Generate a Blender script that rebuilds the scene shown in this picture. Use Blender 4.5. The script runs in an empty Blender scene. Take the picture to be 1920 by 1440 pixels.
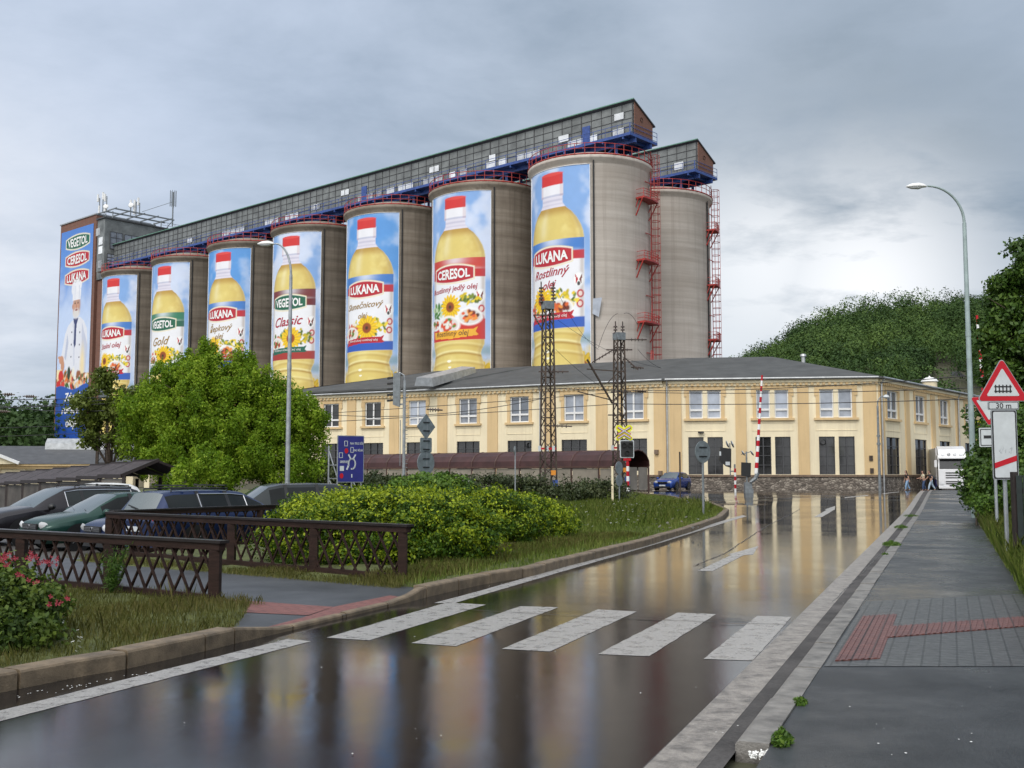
import bpy, bmesh, math, random
import numpy as np
from mathutils import Vector, Matrix
from mathutils.geometry import delaunay_2d_cdt
random.seed(7); rng = np.random.default_rng(11)
sc = bpy.context.scene
COL = sc.collection
R_ = math.radians

# ------------------------------------------------------------------ camera
EYE = 1.65; FPX = 2000.0; HOR = 888.0
PITCH = math.atan((HOR-720)/FPX); CA, SA = math.cos(PITCH), math.sin(PITCH)
cd = bpy.data.cameras.new("camera"); cam = bpy.data.objects.new("camera", cd); COL.objects.link(cam)
cam.location = (0, 0, EYE); cam.rotation_euler = (math.pi/2+PITCH, 0, 0)
cd.sensor_fit = 'HORIZONTAL'; cd.sensor_width = 36; cd.lens = FPX/1920*36
cd.clip_start = 0.1; cd.clip_end = 9000
sc.camera = cam
sc.view_settings.view_transform = 'Standard'; sc.view_settings.look = 'None'
sc.view_settings.exposure = 0.0; sc.view_settings.gamma = 1.0

# ------------------------------------------------------------------ light
SUN_EL, SUN_AZ = R_(48), R_(205)      # azimuth clockwise from +Y (view direction)
sd = bpy.data.lights.new("sun", 'SUN'); sd.energy = 1.5; sd.angle = R_(25); sd.color = (1, 0.95, 0.88)
sun = bpy.data.objects.new("sun", sd); COL.objects.link(sun)
sdir = Vector((math.sin(SUN_AZ)*math.cos(SUN_EL), math.cos(SUN_AZ)*math.cos(SUN_EL), math.sin(SUN_EL)))
sun.rotation_euler = (-sdir).to_track_quat('-Z', 'Y').to_euler()

w = bpy.data.worlds.new("World"); sc.world = w; w.use_nodes = True
nt = w.node_tree; nt.nodes.clear()
def N(t, **kw):
    n = nt.nodes.new(t)
    for k, v in kw.items(): setattr(n, k, v)
    return n
def LK(a, b): nt.links.new(a, b)
def val(x): return x
def mth(op, a, b=None, c=None, clamp=False):
    n = N('ShaderNodeMath', operation=op); n.use_clamp = clamp
    for i, v in enumerate((a, b, c)):
        if v is None: continue
        if isinstance(v, (int, float)): n.inputs[i].default_value = v
        else: LK(v, n.inputs[i])
    return n.outputs[0]
def mixc(f, a, b):
    n = N('ShaderNodeMix', data_type='RGBA')
    if isinstance(f, (int, float)): n.inputs[0].default_value = f
    else: LK(f, n.inputs[0])
    for i, v in ((6, a), (7, b)):
        if isinstance(v, tuple): n.inputs[i].default_value = (*v, 1)
        else: LK(v, n.inputs[i])
    return n.outputs[2]
out = N('ShaderNodeOutputWorld'); bg = N('ShaderNodeBackground'); LK(bg.outputs[0], out.inputs[0])
SKY_STRENGTH = 0.12
bg.inputs[1].default_value = SKY_STRENGTH
sky = N('ShaderNodeTexSky', sky_type='NISHITA'); sky.sun_disc = False
sky.sun_elevation = SUN_EL; sky.sun_rotation = SUN_AZ
tc = N('ShaderNodeTexCoord'); sx = N('ShaderNodeSeparateXYZ'); LK(tc.outputs['Generated'], sx.inputs[0])
dx, dy, dz = sx.outputs
zz = mth('MAXIMUM', dz, 0.0)
den = mth('ADD', zz, 0.20)
cx_ = N('ShaderNodeCombineXYZ'); LK(mth('DIVIDE', dx, den), cx_.inputs[0]); LK(mth('DIVIDE', dy, den), cx_.inputs[1])
def noise(vec, scale, detail, rough, dist=0.0):
    n = N('ShaderNodeTexNoise'); n.inputs['Scale'].default_value = scale; n.inputs['Detail'].default_value = detail
    n.inputs['Roughness'].default_value = rough; n.inputs['Distortion'].default_value = dist; LK(vec, n.inputs['Vector']); return n.outputs[0]
mp = N('ShaderNodeMapping'); mp.inputs['Location'].default_value = (3.1, 7.4, 0); mp.inputs['Scale'].default_value = (0.85, 1.0, 1)
LK(cx_.outputs[0], mp.inputs[0])
n1 = noise(mp.outputs[0], 0.9, 7, 0.55, 0.35)
n2 = noise(mp.outputs[0], 3.2, 6, 0.6, 0.2)
n5 = noise(mp.outputs[0], 9.0, 5, 0.6, 0.3)
cl = mth('ADD', mth('ADD', mth('MULTIPLY', n1, 0.68), mth('MULTIPLY', n2, 0.26)), mth('MULTIPLY', n5, 0.06))
cl = mth('MULTIPLY_ADD', cl, 5.2, -2.1, True)
def spot(px, py, sharp):          # a soft brighter region of the overcast round a direction
    x = (px-960)/FPX; y = -(py-720)/FPX
    v = Vector((x, CA-y*SA, SA+y*CA)).normalized()
    d = N('ShaderNodeVectorMath', operation='DOT_PRODUCT'); LK(tc.outputs['Generated'], d.inputs[0]); d.inputs[1].default_value = v
    return mth('POWER', mth('MAXIMUM', d.outputs['Value'], 0.0), sharp)
K = 1/SKY_STRENGTH
def kc(r, g, b): return (r*K, g*K, b*K)
base = mixc(cl, kc(0.24, 0.315, 0.405), kc(0.52, 0.60, 0.72))
spR = mth('MAXIMUM', spot(1610, 545, 160.0), mth('MULTIPLY', spot(1430, 500, 260.0), 0.9)); spD = spot(1640, 300, 60.0); spL = spot(120, 120, 22.0); spL2 = spot(-150, 470, 90.0); spC = spot(1200, 640, 70.0)
col = mixc(mth('MULTIPLY', spL, mth('MULTIPLY_ADD', n2, 0.8, 0.35), None, True), base, kc(0.58, 0.67, 0.83))
col = mixc(mth('MULTIPLY', spD, mth('MULTIPLY_ADD', n2, 1.2, 0.2, True), None, True), col, kc(0.19, 0.255, 0.32))
col = mixc(mth('MULTIPLY', spR, mth('MULTIPLY_ADD', n2, 3.4, -0.75, True), None, True), col, kc(1.02, 1.03, 1.05))
col = mixc(mth('MULTIPLY', spC, mth('MULTIPLY_ADD', n1, 1.2, 0.1, True), None, True), col, kc(0.80, 0.84, 0.88))
col = mixc(mth('MULTIPLY', spL2, mth('MULTIPLY_ADD', n2, 1.2, 0.0, True), None, True), col, kc(0.88, 0.90, 0.94))
# thinner, brighter cloud overhead and behind, where the sun stands
sv = N('ShaderNodeVectorMath', operation='DOT_PRODUCT'); LK(tc.outputs['Generated'], sv.inputs[0]); sv.inputs[1].default_value = sdir
br = mth('MULTIPLY_ADD', sv.outputs['Value'], 0.9, -0.12, True)
col = mixc(mth('MULTIPLY', br, 0.95), col, kc(2.3, 2.3, 2.25))
skm = N('ShaderNodeVectorMath', operation='SCALE'); LK(sky.outputs[0], skm.inputs[0]); skm.inputs['Scale'].default_value = 0.06
ad = N('ShaderNodeVectorMath', operation='ADD'); LK(col, ad.inputs[0]); LK(skm.outputs[0], ad.inputs[1])
LK(ad.outputs[0], bg.inputs[0])

# ------------------------------------------------------------------ helpers
def S(r, g, b):
    f = lambda c: (c/255/12.92 if c/255 <= 0.04045 else ((c/255+0.055)/1.055)**2.4)
    return (f(r), f(g), f(b))
def ray(px, py):
    x = (px-960)/FPX; y = -(py-720)/FPX
    return Vector((x, CA-y*SA, SA+y*CA))
def G(px, py, z=0.0):             # a surveyed point on the ground
    d = ray(px, py); return d*((z-EYE)/d.z)+Vector((0, 0, EYE))
def AT(px, py, Y):                # a surveyed point at distance Y
    d = ray(px, py); return d*(Y/d.y)+Vector((0, 0, EYE))
def smooth(a, b, x):
    t = np.clip((np.asarray(x, float)-a)/(b-a), 0, 1); return t*t*(3-2*t)
def zt(x, y):                     # lie of the land: the road rises to the level crossing, the car park lies lower
    x = np.asarray(x, float); y = np.asarray(y, float)
    h = 0.35*smooth(42, 78, y)-0.25*smooth(80, 94, y)
    d = ((y-21)*0.49-(x+7.9)*0.87)                     # distance left of the car park fence line
    lot = smooth(0.5, 3.0, d)*smooth(18.5, 22.5, y)*(1-smooth(60, 80, y))
    return h-0.3*lot
def zf(x, y): return float(zt(x, y))

def tag(o, label=None, cat=None, group=None, kind=None):
    if label: o['label'] = label
    if cat: o['category'] = cat
    if group: o['group'] = group
    if kind: o['kind'] = kind
    return o
def thing(name, loc, label, cat, group=None, rz=0.0):
    o = bpy.data.objects.new(name, None); COL.objects.link(o); o.empty_display_size = 0.3
    o.location = loc; o.rotation_euler = (0, 0, rz)
    return tag(o, label, cat, group)
def world_of(o):
    while o.parent: o = o.parent
    return Matrix.Translation(o.location) @ Matrix.Rotation(o.rotation_euler.z, 4, 'Z')
class MB:
    def __init__(s): s.v = []; s.f = []; s.m = []; s.mi = 0
    def add(s, vs, fs):
        b = len(s.v); s.v += [tuple(p) for p in vs]
        s.f += [tuple(i+b for i in f) for f in fs]; s.m += [s.mi]*len(fs); return s
    def mat(s, i): s.mi = i; return s
    def box(s, c, sz, rz=0.0, M=None):
        x, y, z = [k/2 for k in sz]
        p = [Vector(q) for q in ((-x,-y,-z),(x,-y,-z),(x,y,-z),(-x,y,-z),(-x,-y,z),(x,-y,z),(x,y,z),(-x,y,z))]
        if rz: m = Matrix.Rotation(rz, 3, 'Z'); p = [m@q for q in p]
        if M is not None: p = [M@q for q in p]
        return s.add([q+Vector(c) for q in p], [(0,3,2,1),(4,5,6,7),(0,1,5,4),(1,2,6,5),(2,3,7,6),(3,0,4,7)])
    def bar(s, a, b, wd, ht, up=(0,0,1)):
        a = Vector(a); b = Vector(b); d = b-a; L = d.length
        if L < 1e-6: return s
        d /= L; up = Vector(up)
        if abs(d.dot(up)) > 0.99: up = Vector((1,0,0)) if abs(d.x) < 0.9 else Vector((0,1,0))
        sd_ = d.cross(up).normalized(); u2 = sd_.cross(d)
        q = []
        for p in (a, b):
            for i, j in ((-1,-1),(1,-1),(1,1),(-1,1)): q.append(p+sd_*(i*wd/2)+u2*(j*ht/2))
        return s.add(q, [(0,1,2,3),(7,6,5,4),(0,4,5,1),(1,5,6,2),(2,6,7,3),(3,7,4,0)])
    def tube(s, pts, r, n=6, cap=True, closed=False):
        pts = [Vector(p) for p in pts]; rs = r if isinstance(r, (list, tuple)) else [r]*len(pts)
        vs = []; up0 = None
        for i, p in enumerate(pts):
            d = (pts[min(i+1, len(pts)-1)]-pts[max(i-1, 0)])
            if closed: d = pts[(i+1) % len(pts)]-pts[i-1]
            d.normalize()
            if up0 is None:
                up0 = Vector((0,0,1)) if abs(d.z) < 0.9 else Vector((1,0,0))
            a = d.cross(up0); 
            if a.length < 1e-4: a = d.cross(Vector((0,1,0)))
            a.normalize(); b = a.cross(d); up0 = b
            for k in range(n):
                t = 2*math.pi*k/n; vs.append(p+(a*math.cos(t)+b*math.sin(t))*rs[i])
        fs = []
        m = len(pts)
        for i in range(m if closed else m-1):
            for k in range(n):
                j = (i+1) % m; fs.append((i*n+k, i*n+(k+1) % n, j*n+(k+1) % n, j*n+k))
        if cap and not closed: fs += [tuple(range(n-1, -1, -1)), tuple((m-1)*n+k for k in range(n))]
        return s.add(vs, fs)
    def lathe(s, prof, c=(0,0,0), n=24, M=None, a0=0.0, a1=2*math.pi):
        full = abs(a1-a0-2*math.pi) < 1e-6; k = n if full else n+1; vs = []
        for r, z in prof:
            for i in range(k):
                t = a0+(a1-a0)*i/n; p = Vector((r*math.cos(t), r*math.sin(t), z))
                if M is not None: p = M@p
                vs.append(p+Vector(c))
        fs = []
        for j in range(len(prof)-1):
            for i in range(n):
                i2 = (i+1) % k; fs.append((j*k+i, j*k+i2, (j+1)*k+i2, (j+1)*k+i))
        return s.add(vs, fs)
    def poly(s, pts): return s.add(pts, [tuple(range(len(pts)))])
    def prism(s, pts, d):          # planar outline pushed along vector d
        n = len(pts); d = Vector(d); q = [Vector(p) for p in pts]
        return s.add(q+[p+d for p in q], [tuple(range(n-1,-1,-1)), tuple(range(n,2*n))]+[(i,(i+1)%n,n+(i+1)%n,n+i) for i in range(n)])
    def build(s, name, mats, parent=None, smooth_=False, world=True, loc=None, fix=False):
        me = bpy.data.meshes.new(name); vs = s.v
        if parent is not None and world:
            inv = world_of(parent).inverted(); vs = [tuple(inv@Vector(p)) for p in vs]
        if loc is not None: vs = [(p[0]-loc[0], p[1]-loc[1], p[2]-loc[2]) for p in vs]
        me.from_pydata(vs, [], s.f)
        if not isinstance(mats, (list, tuple)): mats = [mats]
        for m in mats: me.materials.append(m)
        if len(mats) > 1: me.polygons.foreach_set('material_index', s.m)
        if fix:
            bm = bmesh.new(); bm.from_mesh(me); bmesh.ops.recalc_face_normals(bm, faces=bm.faces); bm.to_mesh(me); bm.free()
        if smooth_: me.polygons.foreach_set('use_smooth', [True]*len(me.polygons))
        me.update()
        o = bpy.data.objects.new(name, me); COL.objects.link(o)
        if parent is not None: o.parent = parent
        if loc is not None: o.location = loc
        return o
def copy_tree(o, parent=None):
    c = o.copy(); COL.objects.link(c)
    if parent is not None: c.parent = parent
    for ch in list(o.children): copy_tree(ch, c)
    return c
def fast_mesh(name, V, F, mats, tint=None, parent=None, smooth_=False, colour=None):
    V = np.asarray(V, np.float32); F = np.asarray(F, np.int32); k = F.shape[1]
    me = bpy.data.meshes.new(name); me.vertices.add(len(V)); me.vertices.foreach_set('co', V.ravel())
    me.loops.add(F.size); me.loops.foreach_set('vertex_index', F.ravel())
    me.polygons.add(len(F)); me.polygons.foreach_set('loop_start', np.arange(0, F.size, k, dtype=np.int32))
    me.polygons.foreach_set('loop_total', np.full(len(F), k, np.int32))
    if tint is not None:
        at = me.attributes.new('tint', 'FLOAT', 'POINT'); at.data.foreach_set('value', np.asarray(tint, np.float32))
    if colour is not None:
        at = me.attributes.new('print', 'FLOAT_COLOR', 'POINT'); at.data.foreach_set('color', np.asarray(colour, np.float32).ravel())
    if smooth_: me.polygons.foreach_set('use_smooth', np.ones(len(F), bool))
    me.materials.append(mats); me.update(calc_edges=True)
    o = bpy.data.objects.new(name, me); COL.objects.link(o)
    if parent is not None: o.parent = parent
    return o

# ------------------------------------------------------------------ materials
def new_mat(name):
    global nt
    m = bpy.data.materials.new(name); m.use_nodes = True; nt = m.node_tree; nt.nodes.clear()
    o = N('ShaderNodeOutputMaterial'); b = N('ShaderNodeBsdfPrincipled'); LK(b.outputs[0], o.inputs[0])
    return m, b, o
def coord(scale=(1,1,1), kind='Object', rot=(0,0,0)):
    t = N('ShaderNodeTexCoord'); p = N('ShaderNodeMapping'); p.inputs['Scale'].default_value = scale
    p.inputs['Rotation'].default_value = rot; LK(t.outputs[kind], p.inputs[0]); return p.outputs[0]
def geo(scale=(1,1,1)):           # world position
    t = N('ShaderNodeNewGeometry'); p = N('ShaderNodeMapping'); p.inputs['Scale'].default_value = scale; LK(t.outputs['Position'], p.inputs[0]); return p.outputs[0]
def ramp(f, stops):
    n = N('ShaderNodeValToRGB'); e = n.color_ramp.elements
    while len(e) < len(stops): e.new(0.5)
    for i, (p, c) in enumerate(stops): e[i].position = p; e[i].color = (*c, 1) if len(c) == 3 else c
    LK(f, n.inputs[0]); return n.outputs[0]
def bump(b, h, strength, dist):
    n = N('ShaderNodeBump'); n.inputs['Strength'].default_value = strength; n.inputs['Distance'].default_value = dist
    LK(h, n.inputs['Height']); LK(n.outputs[0], b.inputs['Normal'])
def mul(c, k): return tuple(min(1, x*k) for x in c)
def mat(name, c, rough=0.6, metal=0.0, var=0.25, scale=3.0, bmp=0.0, bscale=40.0, spec=0.5, coat=0.0, stretch=(1,1,1)):
    m, b, o = new_mat(name); v = coord(stretch)
    f = noise(v, scale, 6, 0.6)
    LK(mixc(mth('MULTIPLY_ADD', f, 2.4, -0.7, True), mul(c, 1-var), mul(c, 1+var)), b.inputs['Base Color'])
    b.inputs['Roughness'].default_value = rough; b.inputs['Metallic'].default_value = metal
    b.inputs['Specular IOR Level'].default_value = spec; b.inputs['Coat Weight'].default_value = coat; b.inputs['Coat Roughness'].default_value = 0.04
    if bmp: bump(b, noise(v, bscale, 4, 0.6), bmp, 0.02)
    return m
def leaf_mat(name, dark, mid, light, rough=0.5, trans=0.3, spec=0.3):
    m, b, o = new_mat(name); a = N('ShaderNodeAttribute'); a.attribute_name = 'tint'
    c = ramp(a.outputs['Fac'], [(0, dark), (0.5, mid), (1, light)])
    LK(c, b.inputs['Base Color']); b.inputs['Roughness'].default_value = rough; b.inputs['Specular IOR Level'].default_value = spec
    t = N('ShaderNodeBsdfTranslucent'); LK(c, t.inputs[0]); mx = N('ShaderNodeMixShader'); mx.inputs[0].default_value = trans
    LK(b.outputs[0], mx.inputs[1]); LK(t.outputs[0], mx.inputs[2]); LK(mx.outputs[0], o.inputs[0]); return m
def glass_mat(name, c, rough=0.06, spec=0.7):
    m, b, o = new_mat(name); v = coord((1,1,1))
    oi = N('ShaderNodeObjectInfo'); LK(mixc(mth('MULTIPLY_ADD', oi.outputs['Random'], 0.8, mth('MULTIPLY_ADD', noise(v, 1.3, 3, 0.5), 0.8, -0.3), True), mul(c, 0.35), mul(c, 1.5)), b.inputs['Base Color'])
    b.inputs['Roughness'].default_value = rough; b.inputs['Specular IOR Level'].default_value = spec
    bump(b, noise(v, 0.9, 2, 0.5), 0.08, 0.05); return m

M = {}
def asphalt(name, c0, c1, r0, r1, wet, bs=0.25, tracks=False, bd=.004, gr=.10):
    m, b, o = new_mat(name); p = geo()
    big = noise(p, 0.23, 5, 0.55, 0.6); mid = noise(p, 1.4, 5, 0.6); fine = noise(p, 120, 3, 0.7); grit = noise(p, 38, 5, 0.75)
    pool = mth('MULTIPLY_ADD', mth('ADD', mth('MULTIPLY', big, 0.7), mth('MULTIPLY', mid, 0.3)), 5.0, -2.5+wet, True)   # 1 = standing film of water
    if tracks:                     # two wheel paths along the carriageway, polished and drained
        d = N('ShaderNodeVectorMath', operation='DOT_PRODUCT'); LK(p, d.inputs[0]); d.inputs[1].default_value = (0.925, -0.379, 0)
        q = mth('ADD', mth('MULTIPLY', d.outputs['Value'], 0.56), mth('MULTIPLY', mid, 0.12)); tr = mth('MULTIPLY_ADD', mth('COSINE', mth('MULTIPLY', q, 6.283)), 0.5, 0.5)
        pool = mth('SUBTRACT', pool, mth('MULTIPLY', tr, 0.22), None, True)
    colr = mixc(mth('MULTIPLY_ADD', mth('ADD', mth('MULTIPLY', mid, 0.45), mth('ADD', mth('MULTIPLY', grit, 0.4), mth('MULTIPLY', big, 0.35))), 3.2, -1.45, True), c0, c1)
    colr = mixc(mth('MULTIPLY', pool, 0.45), colr, mul(c0, 0.55))
    LK(colr, b.inputs['Base Color'])
    LK(mth('ADD', mth('MULTIPLY_ADD', pool, r0-r1, r1), mth('MULTIPLY', mth('MULTIPLY_ADD', grit, 2.0, -0.9, True), gr)), b.inputs['Roughness']); b.inputs['Specular IOR Level'].default_value = 0.5
    b.inputs['IOR'].default_value = 1.38
    h = mth('ADD', mth('MULTIPLY', fine, 0.5), mth('MULTIPLY', grit, 0.5))
    st = mth('MULTIPLY_ADD', pool, -bs*0.8, bs)
    n = N('ShaderNodeBump'); n.inputs['Distance'].default_value = bd; LK(st, n.inputs['Strength']); LK(h, n.inputs['Height'])
    n3 = N('ShaderNodeBump'); n3.inputs['Strength'].default_value = 0.025; n3.inputs['Distance'].default_value = 0.05
    LK(noise(geo((1.0, 0.55, 1)), 2.4, 3, 0.5), n3.inputs['Height']); LK(n.outputs[0], n3.inputs['Normal'])
    LK(n3.outputs[0], b.inputs['Normal']); return m
M['road'] = asphalt('wet_asphalt', (0.004, 0.0036, 0.004), (0.019, 0.0165, 0.0175), 0.026, 0.085, 0.42, 0.15, tracks=True, bd=.0035, gr=.04)
M['walk'] = asphalt('wet_pavement_asphalt', (0.010, 0.012, 0.014), (0.075, 0.080, 0.086), 0.09, 0.40, 0.22, 1.0, bd=.014)
M['gutter'] = asphalt('damp_gutter_asphalt', (0.030, 0.029, 0.029), (0.13, 0.122, 0.12), 0.40, 0.7, -0.5, 0.9)
M['gutter'].node_tree.nodes['Principled BSDF'].inputs['Specular IOR Level'].default_value = 0.15
M['lot'] = asphalt('car_park_asphalt', (0.04, 0.038, 0.037), (0.12, 0.115, 0.11), 0.3, 0.55, -0.3, 0.4)
M['path'] = asphalt('footpath_asphalt', (0.03, 0.033, 0.038), (0.085, 0.09, 0.10), 0.28, 0.5, -0.4, 0.5)
def paint_line():
    m, b, o = new_mat('white_road_paint'); p = geo()
    wear = noise(p, 7, 6, 0.7); grit = mth('MULTIPLY_ADD', noise(p, 42, 4, 0.75), 2.4, -0.7, True)
    LK(mixc(mth('MULTIPLY_ADD', wear, 3.4, -0.75, True), (0.10, 0.097, 0.095), mixc(grit, (0.19, 0.185, 0.18), (0.46, 0.445, 0.43))), b.inputs['Base Color'])
    LK(mth('MULTIPLY_ADD', wear, 0.4, 0.10), b.inputs['Roughness']); bump(b, grit, 0.5, 0.01); return m
M['line'] = paint_line()
def old_line():
    m, b, o = new_mat('worn_edge_paint'); p = geo()
    wear = noise(p, 6, 7, 0.75); grit = noise(p, 60, 4, 0.7)
    LK(mixc(mth('MULTIPLY_ADD', wear, 3.4, -1.1, True), (0.09, 0.083, 0.078), mixc(grit, (0.22, 0.20, 0.185), (0.46, 0.42, 0.38))), b.inputs['Base Color'])
    b.inputs['Roughness'].default_value = 0.4; bump(b, grit, 0.8, 0.02); return m
M['oldline'] = old_line()
def blocks(name, c0, c1, mortar, bw, bh, rot, rough, ridge=0.0, offset=0.5):
    m, b, o = new_mat(name); v = N('ShaderNodeMapping'); g_ = N('ShaderNodeNewGeometry'); LK(g_.outputs['Position'], v.inputs[0]); v.inputs['Rotation'].default_value = (0, 0, rot)
    t = N('ShaderNodeTexBrick'); t.offset = offset; t.inputs['Scale'].default_value = 1.0; t.inputs['Brick Width'].default_value = bw; t.inputs['Row Height'].default_value = bh
    t.inputs['Mortar Size'].default_value = 0.008; t.inputs['Color1'].default_value = (*c0, 1); t.inputs['Color2'].default_value = (*c1, 1); t.inputs['Mortar'].default_value = (*mortar, 1)
    LK(v.outputs[0], t.inputs[0]); nz = noise(v.outputs[0], 14, 5, 0.7)
    LK(mixc(mth('MULTIPLY', nz, 0.7), t.outputs[0], mul(c0, 0.5)), b.inputs['Base Color'])
    LK(mth('MULTIPLY_ADD', nz, 0.3, rough-0.12), b.inputs['Roughness'])
    h = mth('MULTIPLY_ADD', t.outputs['Fac'], -1.0, mth('MULTIPLY', nz, 0.35))
    bump(b, h, 0.6, 0.012); return m
ROAD_AZ = math.atan2(0.41, 1)
M['block'] = blocks('grey_block_paving', (0.05, 0.052, 0.053), (0.075, 0.078, 0.078), (0.008, 0.009, 0.008), 0.14, 0.14, ROAD_AZ, 0.34, 0, 0.0)
M['redblock'] = blocks('red_tactile_paving', (0.13, 0.045, 0.038), (0.19, 0.07, 0.055), (0.03, 0.016, 0.014), 0.14, 0.14, ROAD_AZ, 0.42, 0, 0.0)
M['redpath'] = blocks('red_path_paving', (0.20, 0.075, 0.065), (0.26, 0.10, 0.085), (0.08, 0.04, 0.035), 0.2, 0.1, ROAD_AZ, 0.6, 0, 0.5)
M['kerb'] = mat('kerb_concrete', (0.150, 0.112, 0.072), 0.6, var=0.5, scale=5, bmp=0.4, bscale=60)
M['kerbg'] = mat('grey_kerb_concrete', (0.17, 0.16, 0.148), 0.5, var=0.5, scale=6, bmp=0.5, bscale=50)
M['soil'] = mat('soil', (0.045, 0.036, 0.022), 0.9, var=0.5, scale=8, bmp=0.6, bscale=30)
M['turf'] = mat('turf', (0.075, 0.088, 0.026), 0.95, var=0.5, scale=4, bmp=0.8, bscale=25)
M['ground'] = mat('ground_soil', (0.06, 0.06, 0.035), 0.95, var=0.4, scale=0.4)

def concrete():
    m, b, o = new_mat('weathered_silo_concrete'); v = coord(); oi = N('ShaderNodeObjectInfo')
    sh = N('ShaderNodeVectorMath', operation='ADD'); LK(v, sh.inputs[0])
    cr = N('ShaderNodeCombineXYZ'); LK(mth('MULTIPLY', oi.outputs['Random'], 37.0), cr.inputs[2]); LK(cr.outputs[0], sh.inputs[1])
    def st(sc): 
        q = N('ShaderNodeMapping'); q.inputs['Scale'].default_value = sc; LK(sh.outputs[0], q.inputs[0]); return q.outputs[0]
    band = noise(st((0.06, 0.06, 1.6)), 1.0, 6, 0.65); big = noise(st((0.12, 0.12, 0.10)), 1.0, 5, 0.6); streak = noise(st((1.7, 1.7, 0.05)), 1.0, 5, 0.6); fine = noise(st((1,1,1)), 9, 6, 0.7)
    c = mixc(mth('MULTIPLY_ADD', band, 2.6, -0.8, True), (0.50, 0.445, 0.395), (0.70, 0.64, 0.585))
    c = mixc(mth('MULTIPLY', mth('MULTIPLY_ADD', big, 3.0, -1.15, True), 0.40), c, (0.29, 0.235, 0.19))
    c = mixc(mth('MULTIPLY', mth('MULTIPLY_ADD', streak, 4.0, -2.0, True), 0.45), c, (0.24, 0.19, 0.155))
    c = mixc(mth('MULTIPLY_ADD', fine, 0.9, -0.3, True), c, (0.52, 0.45, 0.39))
    LK(c, b.inputs['Base Color']); b.inputs['Roughness'].default_value = 0.85
    bump(b, mth('ADD', band, mth('MULTIPLY', fine, 0.4)), 0.5, 0.08); return m
M['concrete'] = concrete()
def darkconcrete(nm='dark_stained_concrete', k=1.0):
    m, b, o = new_mat(nm); v = coord()
    def st(sc):
        q = N('ShaderNodeMapping'); q.inputs['Scale'].default_value = sc; LK(v, q.inputs[0]); return q.outputs[0]
    band = noise(st((0.06, 0.06, 1.5)), 1.0, 6, 0.65); streak = noise(st((1.5, 1.5, 0.06)), 1.0, 5, 0.6); big = noise(st((0.15, 0.15, 0.13)), 1.0, 5, 0.6)
    c = mixc(mth('MULTIPLY_ADD', band, 2.4, -0.7, True), mul((0.16, 0.132, 0.105), k), mul((0.30, 0.258, 0.212), k))
    c = mixc(mth('MULTIPLY', mth('MULTIPLY_ADD', big, 3.0, -1.1, True), 0.6), c, mul((0.095, 0.075, 0.058), k))
    c = mixc(mth('MULTIPLY', mth('MULTIPLY_ADD', streak, 4.0, -1.9, True), 0.5), c, mul((0.08, 0.062, 0.048), k))
    LK(c, b.inputs['Base Color']); b.inputs['Roughness'].default_value = 0.88
    bump(b, band, 0.5, 0.08); return m
M['concdark'] = darkconcrete(k=1.12); M['concmid'] = darkconcrete('stained_concrete', 1.55)
def plaster(name, c, dirt):
    m, b, o = new_mat(name); p = geo()
    def st(sc):
        q = N('ShaderNodeMapping'); q.inputs['Scale'].default_value = sc; LK(p, q.inputs[0]); return q.outputs[0]
    big = noise(st((0.35, 0.35, 0.25)), 1.0, 6, 0.6); streak = noise(st((2.2, 2.2, 0.12)), 1.0, 6, 0.65); fine = noise(p, 6, 6, 0.7)
    k = mixc(mth('MULTIPLY_ADD', big, 2.2, -0.6, True), mul(c, 0.86), mul(c, 1.08))
    k = mixc(mth('MULTIPLY', mth('MULTIPLY_ADD', streak, 3.6, -1.8, True), 0.42), k, dirt)
    k = mixc(mth('MULTIPLY', mth('MULTIPLY_ADD', fine, 3.0, -1.6, True), 0.25), k, mul(c, 0.7))
    LK(k, b.inputs['Base Color']); b.inputs['Roughness'].default_value = 0.85; bump(b, fine, 0.25, 0.03); return m
M['cream'] = plaster('cream_plaster', (0.80, 0.70, 0.495), (0.46, 0.37, 0.27))
M['ochre'] = plaster('ochre_plaster', (0.64, 0.465, 0.25), (0.38, 0.26, 0.14))
def rubble():
    m, b, o = new_mat('rubble_stone'); p = geo((1.0, 1.0, 1.8)); t = N('ShaderNodeTexVoronoi'); t.inputs['Scale'].default_value = 3.1; LK(p, t.inputs['Vector'])
    t.inputs['Randomness'].default_value = 1.0
    t2 = N('ShaderNodeTexVoronoi', feature='DISTANCE_TO_EDGE'); t2.inputs['Scale'].default_value = 3.1; LK(p, t2.inputs['Vector'])
    sep = N('ShaderNodeSeparateColor'); LK(t.outputs['Color'], sep.inputs[0]); nz = noise(p, 6, 5, 0.7)
    c = ramp(mth('ADD', mth('MULTIPLY', sep.outputs[0], 0.6), mth('MULTIPLY', nz, 0.4)), [(0.1, (0.06, 0.05, 0.042)), (0.5, (0.17, 0.14, 0.115)), (0.9, (0.42, 0.37, 0.31))])
    c = mixc(mth('MULTIPLY_ADD', t2.outputs['Distance'], -9.0, 1.0, True), c, (0.08, 0.066, 0.055))
    LK(c, b.inputs['Base Color']); b.inputs['Roughness'].default_value = 0.8; bump(b, t2.outputs['Distance'], 0.8, 0.15); return m
M['rubble'] = rubble()
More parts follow.
